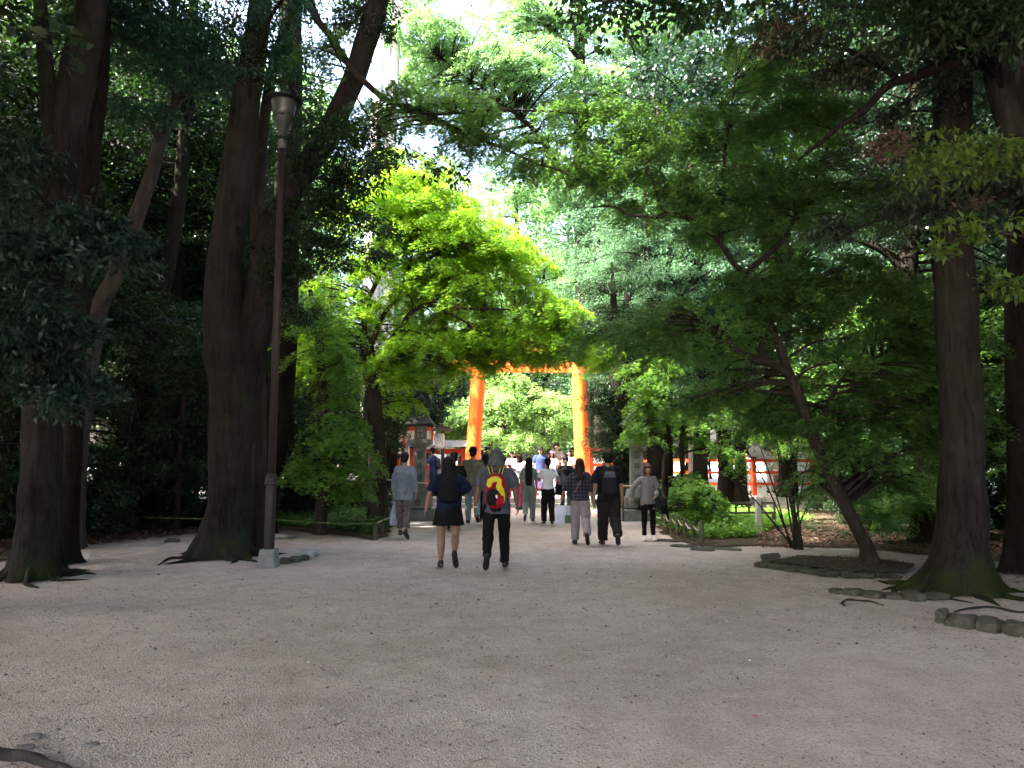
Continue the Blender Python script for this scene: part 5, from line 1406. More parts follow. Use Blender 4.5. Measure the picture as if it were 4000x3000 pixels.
# near grit
def grit():
    rg = np.random.default_rng(221); n = 42000
    y = 3.2 + 9.5 * rg.uniform(0, 1, n) ** 1.6
    x = rg.uniform(-.78, .78, n) * y
    keep = (np.abs(x) < 9) 
    x, y = x[keep], y[keep]; n = len(x)
    s_ = .0045 * rg.lognormal(0, .5, n) * (0.7 + y * .05)
    tv = np.array([(1, 0, 0), (0, 1, 0), (-1, 0, 0), (0, -1, 0), (0, 0, .8)], float)
    tf = np.array([(0, 1, 4), (1, 2, 4), (2, 3, 4), (3, 0, 4)])
    a = rg.uniform(0, 6.28, n); c_, s2 = np.cos(a), np.sin(a)
    e = rg.uniform(.6, 1.6, n)
    vx = tv[None, :, 0] * e[:, None]; vy = tv[None, :, 1]
    V = np.stack([x[:, None] + s_[:, None] * (vx * c_[:, None] - vy * s2[:, None]), y[:, None] + s_[:, None] * (vx * s2[:, None] + vy * c_[:, None]), np.broadcast_to(tv[None, :, 2] * s_[:, None], (n, 5)) - .011], 2)
    Ft = (np.arange(n)[:, None, None] * 5 + tf[None]).reshape(-1, 3)
    m, t, b_, o_ = node_mat("grit")
    at = N(t, "ShaderNodeAttribute", attribute_name="tone")
    t.links.new(ramp(t, at.outputs["Fac"], [(0, (.15, .13, .12)), (.35, (.34, .30, .28)), (.8, (.50, .46, .43)), (.95, (.10, .07, .05))]), b_.inputs["Base Color"])
    setin(b_, Roughness=.95)
    o = bpy.data.objects.new("gravel", mesh_np("gravel", V.reshape(-1, 3), None, Ft, [m], attrs={"tone": np.repeat(rg.uniform(0, 1, n), 5)}))
    tag(link(o), "loose pale grit on the near path", "gravel", kind="stuff")
grit()
# ------------------------------------------------------------------ people
def skin_m(k):
    return surf("skin_" + k, {'light': (.36, .21, .15), 'mid': (.25, .145, .10), 'dark': (.20, .105, .065), 'tan': (.22, .12, .08)}[k], None, .5, 12, .05, .003, spec=.35)
def cloth(name, c, c2=None, rough=.85, sc=14):
    return surf("cloth_" + name, c, c2 or tuple(x * .82 for x in c), rough, sc, .25, .006, spec=.12)
def hair_m(name, c):
    if "hair_" + name in MATS: return MATS["hair_" + name]
    m, t, b, o = node_mat("hair_" + name)
    n = noise_tex(t, 30, 4, .6, coords(t, (1, 1, .12)))
    t.links.new(ramp(t, n, [(.3, tuple(x * .5 for x in c)), (.7, c)]), b.inputs["Base Color"])
    setin(b, Roughness=.55); b.inputs["Specular IOR Level"].default_value = .18
    bump(t, n, b, .6, .01)
    MATS["hair_" + name] = m
    return m
def plaid_mat():
    if "plaid" in MATS: return MATS["plaid"]
    m, t, b, o = node_mat("plaid")
    tc = N(t, "ShaderNodeTexCoord")
    sx = N(t, "ShaderNodeSeparateXYZ"); t.links.new(tc.outputs["Object"], sx.inputs[0])
    outs = []
    for ax in (0, 2):
        mu = N(t, "ShaderNodeMath", operation='MULTIPLY'); t.links.new(sx.outputs[ax], mu.inputs[0]); mu.inputs[1].default_value = 15.0
        fr = N(t, "ShaderNodeMath", operation='FRACT'); t.links.new(mu.outputs[0], fr.inputs[0])
        lt = N(t, "ShaderNodeMath", operation='LESS_THAN'); t.links.new(fr.outputs[0], lt.inputs[0]); lt.inputs[1].default_value = .13
        outs.append(lt.outputs[0])
    mx = N(t, "ShaderNodeMath", operation='MAXIMUM'); t.links.new(outs[0], mx.inputs[0]); t.links.new(outs[1], mx.inputs[1])
    mix = N(t, "ShaderNodeMix", data_type='RGBA'); t.links.new(mx.outputs[0], mix.inputs[0])
    mix.inputs[6].default_value = (.007, .008, .017, 1); mix.inputs[7].default_value = (.07, .07, .09, 1)
    t.links.new(mix.outputs[2], b.inputs["Base Color"]); setin(b, Roughness=.9)
    MATS["plaid"] = m
    return m
def remesh(mb, name, vox, mats, parent, smooth_it=4, disp=0.0, dfreq=9.0, dz=1.0, seed=0.0, dec=None):
    me = mb.mesh(name, mats, True)
    tmp = bpy.data.objects.new(name, me); COL.objects.link(tmp)
    md = tmp.modifiers.new("r", 'REMESH'); md.mode = 'VOXEL'; md.voxel_size = vox; md.use_smooth_shade = True
    if smooth_it:
        sm = tmp.modifiers.new("s", 'SMOOTH'); sm.iterations = smooth_it; sm.factor = .5
    dg = bpy.context.evaluated_depsgraph_get()
    m2 = bpy.data.meshes.new_from_object(tmp.evaluated_get(dg))
    bpy.data.objects.remove(tmp)
    m2.name = name
    if disp:
        n = len(m2.vertices)
        co = np.empty(n * 3, np.float32); m2.vertices.foreach_get("co", co); co = co.reshape(-1, 3)
        no = np.empty(n * 3, np.float32); m2.vertex_normals.foreach_get("vector", no); no = no.reshape(-1, 3)
        f_ = dfreq
        d = np.array([mnoise.noise(Vector((p[0] * f_ + seed, p[1] * f_, p[2] * f_ * dz))) + .5 * mnoise.noise(Vector((p[0] * f_ * 2.2, p[1] * f_ * 2.2 + seed, p[2] * f_ * dz * 2.4 + seed))) for p in co])
        co += no * (d * disp)[:, None].astype(np.float32)
        m2.vertices.foreach_set("co", co.ravel()); m2.update()
    m2.polygons.foreach_set("use_smooth", [True] * len(m2.polygons))
    o = bpy.data.objects.new(name, m2)
    return link(o, parent)
def V3(*a): return Vector(a)
def limb(mb, pts, rad, seg=14, up=None):
    """tube with rounded ends"""
    mb.tube(pts, rad, seg, up=up)
    for p, r in ((pts[0], rad[0]), (pts[-1], rad[-1])):
        r = r if not isinstance(r, (tuple, list)) else min(r)
        mb.ball(p, r * .98, 10, 8)

def rotx(v, a):   # rotate about X: positive tips the top forward (+Y)
    return Vector((v.x, v.y * math.cos(a) + v.z * math.sin(a), -v.y * math.sin(a) + v.z * math.cos(a)))

class Person:
    def __init__(self, name, label, px, py, H, face=0.0, group=None, z0=0.0, Y=None, skin='light', wd=1.0, shw=None, hipw=1.0, female=False, L=(18, 6), R=(-16, 34), armL=(0, 8, 12), armR=(0, 8, 12), vox=.007,
                 top=None, bottom=None, hair=None, shoe=None, arm_len=1.0, lean=2.0, head_turn=0.0, head_tilt=0.0, foot=True, faceparts=False, legw=1.0, slim=1.0, barefeet=False):
        g = G(px, py, z0) if Y is None else Vector((P(px, 460, Y).x, Y, z0))
        s = H / 1.75
        self.s = s; self.H = H
        self.root = empty("person", tuple(g), math.radians(face), label, "person", group)
        self.vox = vox
        r = math.radians
        hw = .088 * s * wd * hipw
        sh = (shw or (.172 if female else .198)) * s * (0.5 + .5 * wd)
        hipz = .90 * s
        ln = r(lean)
        # ---- legs (side, swing, knee[, out[, footpitch]])
        self.legs = {}
        low = 1e9
        for sd, spec in ((-1, L), (1, R)):
            a, k = r(spec[0]), r(spec[1])
            out = r(spec[2]) if len(spec) > 2 else r(1.5)
            hip = V3(sd * hw, 0, hipz)
            kn = hip + V3(sd * math.sin(out), math.sin(a), -math.cos(a)).normalized() * .425 * s
            b = a - k
            an = kn + V3(sd * math.sin(out) * .3, math.sin(b), -math.cos(b)).normalized() * .415 * s
            fp = r(spec[3]) if len(spec) > 3 else (0 if k < r(12) else k - a * .0 - r(4))
            # foot direction: along +Y pitched down by fp
            fd = V3(sd * .12, math.cos(fp), -math.sin(fp)).normalized()
            fu = V3(0, math.sin(fp), math.cos(fp))
            heel = an - fd * .055 * s - fu * .062 * s
            toe = an + fd * .185 * s - fu * .066 * s
            self.legs[sd] = (hip, kn, an, heel, toe, fd, fu)
            low = min(low, heel.z - .022 * s, toe.z - .022 * s)
        self.dz = -low
        dz = V3(0, 0, -low)
        for sd in self.legs:
            self.legs[sd] = tuple(q + dz if i < 5 else q for i, q in enumerate(self.legs[sd]))
        hz = hipz - low
        self.hipz = hz
        T = lambda x, y, z: V3(x, y, z) if z <= hz else V3(0, 0, hz) + rotx(V3(x, y, z - hz), ln)
        self.T = T
        zs = hz + .50 * s       # shoulder height
        self.zs = zs
        # ---- arms
        self.arms = {}
        for sd, spec in ((-1, armL), (1, armR)):
            fw, ou, el = r(spec[0]), r(spec[1]), r(spec[2])
            inn = r(spec[3]) if len(spec) > 3 else 0.0
            S0 = T(sd * sh, 0, zs)
            d1 = V3(sd * math.sin(ou), math.sin(fw), -math.cos(fw) * math.cos(ou)).normalized()
            E = S0 + d1 * .285 * s * arm_len
            f2 = fw + el
            d2 = V3(sd * (math.sin(ou) * .5) - sd * math.sin(inn), math.sin(f2), -math.cos(f2)).normalized()
            W = E + d2 * .245 * s * arm_len
            self.arms[sd] = (S0, E, W, d1, d2)
        self.neck = T(0, .0, zs + .055 * s)
        self.hc = T(0, .022 * s, zs + .235 * s)
        self.HR = Matrix.Rotation(r(-head_turn), 3, 'Z') @ Matrix.Rotation(r(-head_tilt), 3, 'X')
        self.wd, self.sh, self.hw, self.skin = wd, sh, hw, skin
        self.female = female; self.legw = legw; self.slim = slim
        self.body(faceparts, barefeet)
        if bottom: self.mk_bottom(**bottom)
        if top: self.mk_top(**top)
        if hair: self.mk_hair(**hair)
        if shoe and foot: self.mk_shoes(**shoe)
    def hp(self, x, y, z):
        return self.hc + self.HR @ V3(x * self.s, y * self.s, z * self.s)
    def body(self, faceparts, barefeet):
        s, T = self.s, self.T; mb = MB(); wd = self.wd
        hz, zs = self.hipz, self.zs
        f = self.female
        # torso
        prof = [(-.07, .12, .09), (.0, .140, .098), (.10, .125, .085), (.20, .112, .082), (.32, .135 if f else .15, .092), (.43, .145 if f else .165, .088), (.50, .10, .07), (.545, .058, .055)]
        pts = [T(0, -.0, hz + a * s) for a, b, c in prof]
        mb.tube(pts, [(b * s * wd * self.slim, c * s * wd) for a, b, c in prof], 20, up=(1, 0, 0))
        limb(mb, [self.arms[-1][0] + V3(.03, 0, 0) * s, T(0, 0, zs), self.arms[1][0] - V3(.03, 0, 0) * s], [.040 * s * wd, .046 * s * wd, .040 * s * wd])
        limb(mb, [T(0, -.012 * s, zs - .02 * s), self.neck, self.hp(0, -.02, -.06)], [.06 * s, .052 * s, .052 * s])
        # head
        R = self.HR
        mb.ball(self.hp(0, -.012, .025), (.076 * s, .092 * s, .092 * s), 20, 14, R=R)
        mb.ball(self.hp(0, .012, -.035), (.062 * s, .072 * s, .080 * s), 16, 12, R=R)
        mb.ball(self.hp(0, .045, -.088), (.032 * s, .030 * s, .024 * s), 12, 8, R=R)
        limb(mb, [self.hp(0, .080, .005), self.hp(0, .093, -.018), self.hp(0, .104, -.038)], [.009 * s, .011 * s, .015 * s], 8)
        for sd in (-1, 1):
            mb.ball(self.hp(sd * .078, -.005, -.015), (.009 * s, .018 * s, .030 * s), 8, 8, R=R)
            mb.ball(self.hp(sd * .030, .066, -.03), (.022 * s, .016 * s, .022 * s), 8, 8, R=R)
        mb.ball(self.hp(0, .080, -.064), (.024 * s, .012 * s, .012 * s), 8, 8, R=R)
        # legs
        lw = self.legw
        for sd, (hip, kn, an, heel, toe, fd, fu) in self.legs.items():
            m1 = hip.lerp(kn, .5); c1 = kn.lerp(an, .3) - V3(0, .012 * s, 0)
            limb(mb, [hip + V3(0, 0, .02 * s), hip.lerp(kn, .25), m1, hip.lerp(kn, .85), kn, kn.lerp(an, .14), c1, kn.lerp(an, .62), kn.lerp(an, .88), an],
                 [.078 * s * lw * wd, .083 * s * lw, .073 * s * lw, .056 * s * lw, .051 * s * lw, .052 * s * lw, .057 * s * lw, .043 * s * lw, .033 * s * lw ** .5, .034 * s], 16)
            limb(mb, [heel + fu * .03 * s, an - fu * .035 * s + fd * .04 * s, toe - fd * .05 * s + fu * .016 * s, toe + fu * .006 * s], [.020 * s, .024 * s, (.026 * s, .014 * s), (.018 * s, .009 * s)], 12, up=(1, 0, 0))
        # arms
        for sd, (S0, E, W, d1, d2) in self.arms.items():
            limb(mb, [S0, S0.lerp(E, .3), S0.lerp(E, .7), E, E.lerp(W, .25), E.lerp(W, .7), W], [.043 * s * wd, .045 * s * wd, .042 * s * wd, .037 * s * wd ** .5, .041 * s * wd ** .5, .031 * s, .026 * s], 12)
            self.hand(mb, sd, W, d2)
        o = remesh(mb, "body", self.vox, [skin_m(self.skin)], self.root, 2)
        self.body_o = o
        if faceparts:
            dk = surf("eye_dark", (.02, .015, .012), None, .3, 4, 0); wh = surf("eye_white", (.7, .68, .65), None, .4, 4, 0); lip = surf("lips", (.36, .12, .10), None, .5, 4, 0)
            for sd in (-1, 1):
                mb = MB(); mb.ball(self.hp(sd * .031, .068, -.004), (.016 * s, .012 * s, .009 * s), 10, 8, R=R); mb.obj("eye", wh, self.root, True)
                mb = MB(); mb.ball(self.hp(sd * .031, .078, -.004), (.0075 * s, .004 * s, .008 * s), 8, 6, R=R); mb.obj("iris", dk, self.root, True)
                mb = MB(); limb(mb, [self.hp(sd * .014, .083, .016), self.hp(sd * .032, .083, .021), self.hp(sd * .050, .072, .016)], [.0035 * s] * 3, 6); mb.obj("eyebrow", dk, self.root, True)
            mb = MB(); limb(mb, [self.hp(-.022, .084, -.064), self.hp(0, .091, -.062), self.hp(.022, .084, -.064)], [(.005 * s, .006 * s)] * 3, 8); mb.obj("mouth", lip, self.root, True)
    def hand(self, mb, sd, W, d):
        s = self.s
        side = V3(0, 1, 0) - d * d.y; side.normalize()      # thumb side points forward
        n = d.cross(side)                                   # palm normal
        if n.x * sd > 0: n = -n                             # faces the body
        c = W + d * .045 * s
        mb.tube([W - d * .005 * s, W + d * .03 * s, W + d * .07 * s, W + d * .088 * s], [(.022 * s, .017 * s), (.034 * s, .016 * s), (.040 * s, .014 * s), (.034 * s, .011 * s)], 12, up=side)
        for i, (o_, L_) in enumerate(((.030, .070), (.011, .078), (-.009, .073), (-.028, .058))):
            p = W + d * .083 * s + side * o_ * s
            cu = .30 + .08 * i
            pts = [p - d * .012 * s]
            dd = d.copy(); q = pts[0]
            for j, f_ in enumerate((.42, .33, .25)):
                dd = (dd + n * cu * (.6 + .5 * j)).normalized()
                q = q + dd * (L_ + .012 * (j == 0)) * f_ * s * 1.05
                pts.append(q)
            limb(mb, pts, [.0092 * s, .0088 * s, .0082 * s, .0072 * s], 8)
        p = W + d * .022 * s + side * .026 * s
        t1 = p + (d * .5 + side * .75 + n * .35).normalized() * .036 * s
        t2 = t1 + (d * .85 + side * .25 + n * .45).normalized() * .032 * s
        limb(mb, [p, t1, t2], [.013 * s, .0105 * s, .009 * s], 8)
        self.__dict__.setdefault('palm', {})[sd] = W + d * .085 * s + n * .018 * s
    def mk_top(self, mat, name="shirt", hem=-.10, sleeve=.5, loose=1.12, flare=1.0, slv_r=1.35, collar=False, disp=.014, back=0.0, open_hem=0.0, drop=0.0):
        s, T = self.s, self.T; mb = MB(); wd = self.wd
        hz, zs = self.hipz, self.zs; f = self.female
        W_ = [(hem, (.165 if f else .165) * flare, .125 * flare), (hem * .4 + .04, .160 * (1 + (flare - 1) * .7), .118), (.14, .148 if f else .155, .108), (.22, .142 if f else .158, .105), (.33, .155 if f else .172, .112), (.43, .168 if f else .19, .108), (.49, .135, .086), (.525, .085, .070), (.545, .062, .060)]
        pts = [T(0, -.0 + back * (1 if i < 4 else 0), hz + a * s) for i, (a, b, c) in enumerate(W_)]
        mb.tube(pts, [(b * s * wd * loose * self.slim, c * s * wd * loose) for a, b, c in W_], 28, up=(1, 0, 0))
        limb(mb, [self.arms[-1][0] + V3(.035, 0, .0) * s, T(0, 0, zs + .008 * s), self.arms[1][0] - V3(.035, 0, .0) * s], [.062 * s * wd, .07 * s * wd, .062 * s * wd])
        for sd, (S0, E, W, d1, d2) in self.arms.items():
            pl = [S0 - V3(sd * .02, 0, -.004) * s]
            rl = [.064 * s * wd]
            k = slv_r
            if sleeve <= 1:
                pl += [S0.lerp(E, sleeve * .5), S0.lerp(E, sleeve * .85), S0.lerp(E, sleeve)]
                rl += [.054 * s * wd * k, .052 * s * wd * k, .053 * s * wd * k]
            else:
                pl += [S0.lerp(E, .5), E, E.lerp(W, (sleeve - 1) * .5), E.lerp(W, sleeve - 1)]
                rl += [.050 * s * wd * k, .043 * s * k, .041 * s * k, .036 * s * k]
            mb.tube(pl, rl, 16); mb.ball(pl[0], rl[0] * .98, 10, 8)
            if sleeve > 1: mb.ball(E, rl[2], 10, 8)
        o = remesh(mb, name, max(.009, self.vox * 1.2), [mat], self.root, 3, disp * s, 8, .8, self.H * 7)
        self.top_o = o
        return o
    def mk_bottom(self, mat, kind='pants', name=None, width=1.25, length=.97, disp=.016, skirt_len=.42, flare=1.2):
        s, T = self.s, self.T; mb = MB(); wd = self.wd; hz = self.hipz
        f = self.female
        if kind == 'skirt':
            zb = hz - skirt_len * s
            P_ = [T(0, 0, hz + .10 * s), T(0, 0, hz + .02 * s), V3(0, 0, hz - .08 * s), V3(0, 0, (hz - .08 * s + zb) / 2), V3(0, 0, zb)]
            R_ = [(.142, .112), (.180, .14), (.196, .150), (.20 * (1 + (flare - 1) * .5), .155 * flare), (.21 * flare, .165 * flare)]
            mb.tube(P_, [(a * s * wd * self.hipw_(), b * s * wd) for a, b in R_], 32, up=(1, 0, 0))
            return remesh(mb, name or "skirt", max(.009, self.vox * 1.2), [mat], self.root, 2, disp * s, 7, .35, self.H)
        P_ = [T(0, 0, hz + .12 * s), T(0, 0, hz + .04 * s), V3(0, -.008 * s, hz - .03 * s), V3(0, -.004 * s, hz - .09 * s)]
        R_ = [(.130, .098), (.155, .116), (.168, .130), (.15, .12)]
        mb.tube(P_, [(a * s * wd * self.hipw_(), b * s * wd) for a, b in R_], 24, up=(1, 0, 0))
        for sd, (hip, kn, an, heel, toe, fd, fu) in self.legs.items():
            w2 = width
            end = kn.lerp(an, length)
            k0 = V3(-sd * .004 * s, 0, 0)
            mb.tube([hip + V3(0, 0, .03 * s), hip.lerp(kn, .3) + k0, hip.lerp(kn, .7), kn, kn.lerp(an, .25), kn.lerp(end, .6), kn.lerp(end, .9), end],
                    [.095 * s * wd, .088 * s * (.5 + .5 * w2) * wd ** .5, .066 * s * w2, .056 * s * w2, .058 * s * w2, .052 * s * w2, .050 * s * w2, .050 * s * w2], 18)
            mb.ball(kn, .056 * s * w2, 12, 8); mb.ball(hip, .095 * s * wd, 12, 8)
        return remesh(mb, name or "trousers", max(.009, self.vox * 1.2), [mat], self.root, 3, disp * s, 9, .6, self.H * 3)
    def hipw_(self): return 1.04 if self.female else 1.0
    def mk_shoes(self, mat, sole=None, thick=.02, high=False):
        s = self.s
        for sd, (hip, kn, an, heel, toe, fd, fu) in self.legs.items():
            mb = MB()
            sdv = fd.cross(fu)
            pts = [heel - fd * .012 * s + fu * .028 * s, heel + fd * .03 * s + fu * .036 * s, an - fu * .034 * s + fd * .03 * s, toe - fd * .08 * s + fu * .022 * s, toe - fd * .02 * s + fu * .012 * s, toe + fd * .03 * s + fu * .004 * s]
            mb.tube(pts, [(.030 * s, .038 * s), (.042 * s, .050 * s), (.044 * s, .052 * s), (.050 * s, .040 * s), (.047 * s, .030 * s), (.028 * s, .016 * s)], 16, up=tuple(sdv))
            limb(mb, [an - fu * .03 * s, an + fu * (.05 if high else .012) * s], [.047 * s, .045 * s], 12)
            o = remesh(mb, "shoe", .0075, [mat], self.root, 3)
            if sole:
                m2 = MB()
                z_ = -fu * .026 * s
                m2.tube([heel - fd * .03 * s + fu * (.002) * s, heel + fd * .02 * s, heel.lerp(toe, .6), toe - fd * .01 * s, toe + fd * .035 * s],
                        [(.026 * s, thick * .6 * s), (.040 * s, thick * .75 * s), (.042 * s, thick * .7 * s), (.046 * s, thick * .7 * s), (.022 * s, thick * .5 * s)], 14, up=tuple(sdv))
                m2.obj("sole", sole, o, smooth=True)
    def mk_hair(self, mat, kind='short', length=.3, width=.11, name="hair", vol=1.0):
        s = self.s; mb = MB(); R = self.HR; v = vol
        mb.ball(self.hp(0, -.018, .034), (.090 * s * v, .104 * s * v, .100 * s * v), 22, 14, R=R)
        mb.ball(self.hp(0, -.055, -.03), (.078 * s * v, .062 * s * v, .080 * s * v), 18, 12, R=R)
        if kind == 'short':
            mb.ball(self.hp(0, .03, .082), (.062 * s, .060 * s, .038 * s), 14, 10, R=R)
            for i in range(9):
                a = i * .7
                mb.ball(self.hp(.055 * math.cos(a), -.02 + .06 * math.sin(a), .09 + .02 * math.sin(a * 2.3)), (.03 * s, .03 * s, .028 * s), 8, 6, R=R)
        elif kind == 'long':
            L_ = length
            pts = [self.hp(0, -.03, .03), self.hp(0, -.06, -.06), self.T(0, -.085 * s * self.wd, self.zs + .02 * s), self.T(0, -.125 * s * self.wd, self.zs - L_ * .45 * s), self.T(0, -.125 * s * self.wd, self.zs - L_ * s)]
            mb.tube(pts, [(.088 * s, .07 * s), (.095 * s, .062 * s), (width * s * 1.0, .05 * s), (width * s * 1.05, .038 * s), (width * s * .75, .018 * s)], 20, up=(1, 0, 0))
            for sd in (-1, 1):
                limb(mb, [self.hp(sd * .078, -.01, .03), self.hp(sd * .085, -.02, -.06), self.T(sd * .09 * s, -.05 * s, self.zs)], [.022 * s, .026 * s, .02 * s], 10)
        elif kind == 'bob':
            pts = [self.hp(0, -.02, .04), self.hp(0, -.035, -.05), self.hp(0, -.045, -.12), self.hp(0, -.045, -.12 - length)]
            mb.tube(pts, [(.09 * s, .095 * s), (.098 * s, .078 * s), (width * s, .065 * s), (width * .8 * s, .045 * s)], 20, up=tuple(R @ V3(1, 0, 0)))
            for sd in (-1, 1):
                limb(mb, [self.hp(sd * .07, .03, .05), self.hp(sd * .083, .02, -.03), self.hp(sd * .082, .005, -.12 - length * .8)], [.02 * s, .024 * s, .016 * s], 10)
        elif kind == 'bun':
            mb.ball(self.hp(0, -.115, -.045), (.042 * s, .038 * s, .045 * s), 14, 10, R=R)
        elif kind == 'ponytail':
            limb(mb, [self.hp(0, -.10, .0), self.hp(0, -.14, -.06), self.hp(0, -.13, -.06 - length)], [.028 * s, .035 * s, .014 * s], 10)
        elif kind == 'flared':
            pts = [self.hp(0, -.01, .09), self.hp(0, -.02, .02), self.hp(0, -.04, -.06), self.hp(0, -.05, -.13), self.hp(0, -.05, -.155)]
            mb.tube(pts, [(.06 * s, .07 * s), (.10 * s, .10 * s), (.120 * s, .085 * s), (.135 * s, .07 * s), (.105 * s, .05 * s)], 22, up=(1, 0, 0))
        # keep the face free: cut handled by a shallow front
        o = remesh(mb, name, .008, [mat], self.root, 2, (.013 if kind == 'flared' else .007) * s, 22, .3, self.H * 2)
        return o
    def cap(self, mat, brim=True):
        s = self.s; mb = MB(); R = self.HR
        mb.ball(self.hp(0, -.015, .052), (.096 * s, .110 * s, .085 * s), 18, 12, R=R)
        mb.tube([self.hp(0, .06, .045), self.hp(0, .13, .035), self.hp(0, .175, .02)], [(.085 * s, .008 * s), (.075 * s, .008 * s), (.04 * s, .006 * s)], 12, up=tuple(R @ V3(1, 0, 0)))
        return remesh(mb, "cap", .008, [mat], self.root, 1)
    def world(self, v):
        return self.root.matrix_basis @ v
    def bag_root(self, name, label, cat="bag"):
        return empty(name, tuple(self.root.location), self.root.rotation_euler.z, label, cat)

def backpack(p, label, mat, w_=.30, h=.44, d=.15, zc=None, name="backpack", mats=None, strapmat=None, pocket=None, style=None, tilt=0):
    s = p.s
    r = p.bag_root(name, label, "backpack")
    zt = p.zs + .0 * s
    zc = zt - h / 2 - .02 if zc is None else zc
    T = p.T
    yb = -.118 * s * p.wd - d / 2
    def rb(mb, cx, cy, cz, sx, sy, sz, taper=.86, m=0):
        n = 9
        pts = []; rad = []
        for i in range(n):
            u = i / (n - 1)
            z = cz - sz / 2 + sz * u
            e = math.sqrt(max(0, 1 - abs(2 * u - 1) ** 5)) * .75 + .25
            k = e * (1 - (1 - taper) * u)
            pts.append(T(cx, cy, z)); rad.append((sx / 2 * k, sy / 2 * (e * (1 - .25 * u))))
        mb.tube(pts, rad, 24, up=(1, 0, 0), sq=.45, m=m)
    mb = MB(); rb(mb, 0, yb, zc, w_, d, h); mb.obj("bag_body", mat, r, smooth=True)
    mb = MB(); rb(mb, 0, yb - d * .5, zc - h * .20, w_ * .78, d * .5, h * .45, .92); mb.obj("front_pocket", pocket or mat, r, smooth=True)
    sm = strapmat or mat
    mb = MB(); limb(mb, [T(-.03, yb + .02, zc + h / 2 - .01), T(-.02, yb + .02, zc + h / 2 + .035), T(.02, yb + .02, zc + h / 2 + .035), T(.03, yb + .02, zc + h / 2 - .01)], [.007] * 4, 8); mb.obj("carry_loop", sm, r, smooth=True)
    for sd in (-1, 1):
        mb = MB()
        S0 = T(sd * .10 * s * p.wd, 0, zt + .062 * s)
        f = .125 * s * p.wd
        pts = [T(sd * .055, yb + d * .45, zc + h * .45), T(sd * .085 * s, -.075 * s * p.wd, zt + .055 * s), S0 + V3(0, 0, .012 * s), T(sd * .125 * s * p.wd, f * .8, zt - .02 * s), T(sd * .135 * s * p.wd, f, zt - .16 * s), T(sd * .16 * s * p.wd, f * .35, zt - .30 * s), T(sd * .11 * s, yb + d * .5, zc - h * .38)]
        mb.tube(catmull(pts, 4), [(.028, .008)] * 25, 10, up=(1, 0, 0)); mb.obj("strap", sm, r, smooth=True)
    return r, T, yb, zc, rb

BLK = cloth("black", (.006, .006, .007)); BLK2 = cloth("charcoal", (.011, .0105, .0115))
H_BLK = hair_m("black", (.005, .004, .004)); H_BRN = hair_m("brown", (.018, .010, .008)); H_AUB = hair_m("auburn", (.085, .036, .022))
SH_BLK = surf("shoe_black", (.007, .007, .008), None, .6, 9, .1); SH_WHT = surf("shoe_white", (.72, .72, .72), None, .55, 9, .05); SH_BRN = surf("shoe_brown", (.05, .03, .022), None, .6, 9, .1)
SOLE_W = surf("sole_white", (.6, .58, .55), None, .7, 9, 0)
SOLE_D = surf("sole_dark", (.016, .015, .015), None, .8, 9, .1)
WALK = "people walking up the path"; CROWD = "people standing in the sunlit courtyard"

# 1 woman, long black hair, navy tee, black skirt
p = Person("person", "woman with long black hair in a navy top and short black skirt", 448, 568, 1.62, 2, WALK, skin='mid', wd=1.14, female=True, L=(3, 2, 2), R=(-4, 52, 2, 62), armL=(-10, 26, 16), armR=(12, 30, 95, 25), vox=.0065, lean=1, legw=1.22,
           bottom=dict(mat=BLK, kind='skirt', skirt_len=.24, flare=1.05), top=dict(mat=cloth("navy", (.010, .013, .042), (.007, .009, .028)), hem=-.06, sleeve=.86, loose=1.13, slv_r=1.6, flare=1.02),
           hair=dict(mat=H_BLK, kind='long', length=.36, width=.125), shoe=dict(mat=SH_BLK, sole=SOLE_D))
backpack(p, "soft black backpack on the woman in the short black skirt", cloth("black_bag", (.007, .007, .009)), .30, .34, .13)
# 2 man with the red and yellow backpack
p2 = Person("person", "man with bushy greenish grey hair in a grey tee, white band on his left wrist", 496, 568.4, 1.74, 0, WALK, skin='tan', wd=1.16, L=(-14, 34, 2, 50), R=(8, 3, 3), armL=(-3, 14, 8), armR=(4, 15, 12), vox=.0065, lean=2,
            bottom=dict(mat=BLK, width=1.42, length=1.0), top=dict(mat=cloth("grey_tee", (.080, .084, .112), (.06, .063, .084)), hem=-.11, sleeve=.80, loose=1.12, slv_r=1.5),
            hair=dict(mat=hair_m("grey_green", (.085, .10, .092)), kind='flared'), shoe=dict(mat=SH_BLK, sole=SOLE_D))
W = p2.arms[-1][2]; d2 = p2.arms[-1][4]
mb = MB(); mb.tube([W - d2 * .012, W + d2 * .004], [.031, .031], 14); mb.obj("wrist_band", SH_WHT, p2.root, True)
red = cloth("red_bag", (.30, .012, .022)); yel = surf("yellow_panel", (.62, .55, .012), None, .6, 8, .05)
r, T, yb, zc, rb = backpack(p2, "bright red, yellow and black backpack on the man in the grey tee", red, .32, .50, .16, strapmat=cloth("strap_black", (.02, .02, .02)), pocket=cloth("bag_black", (.012, .012, .014)))
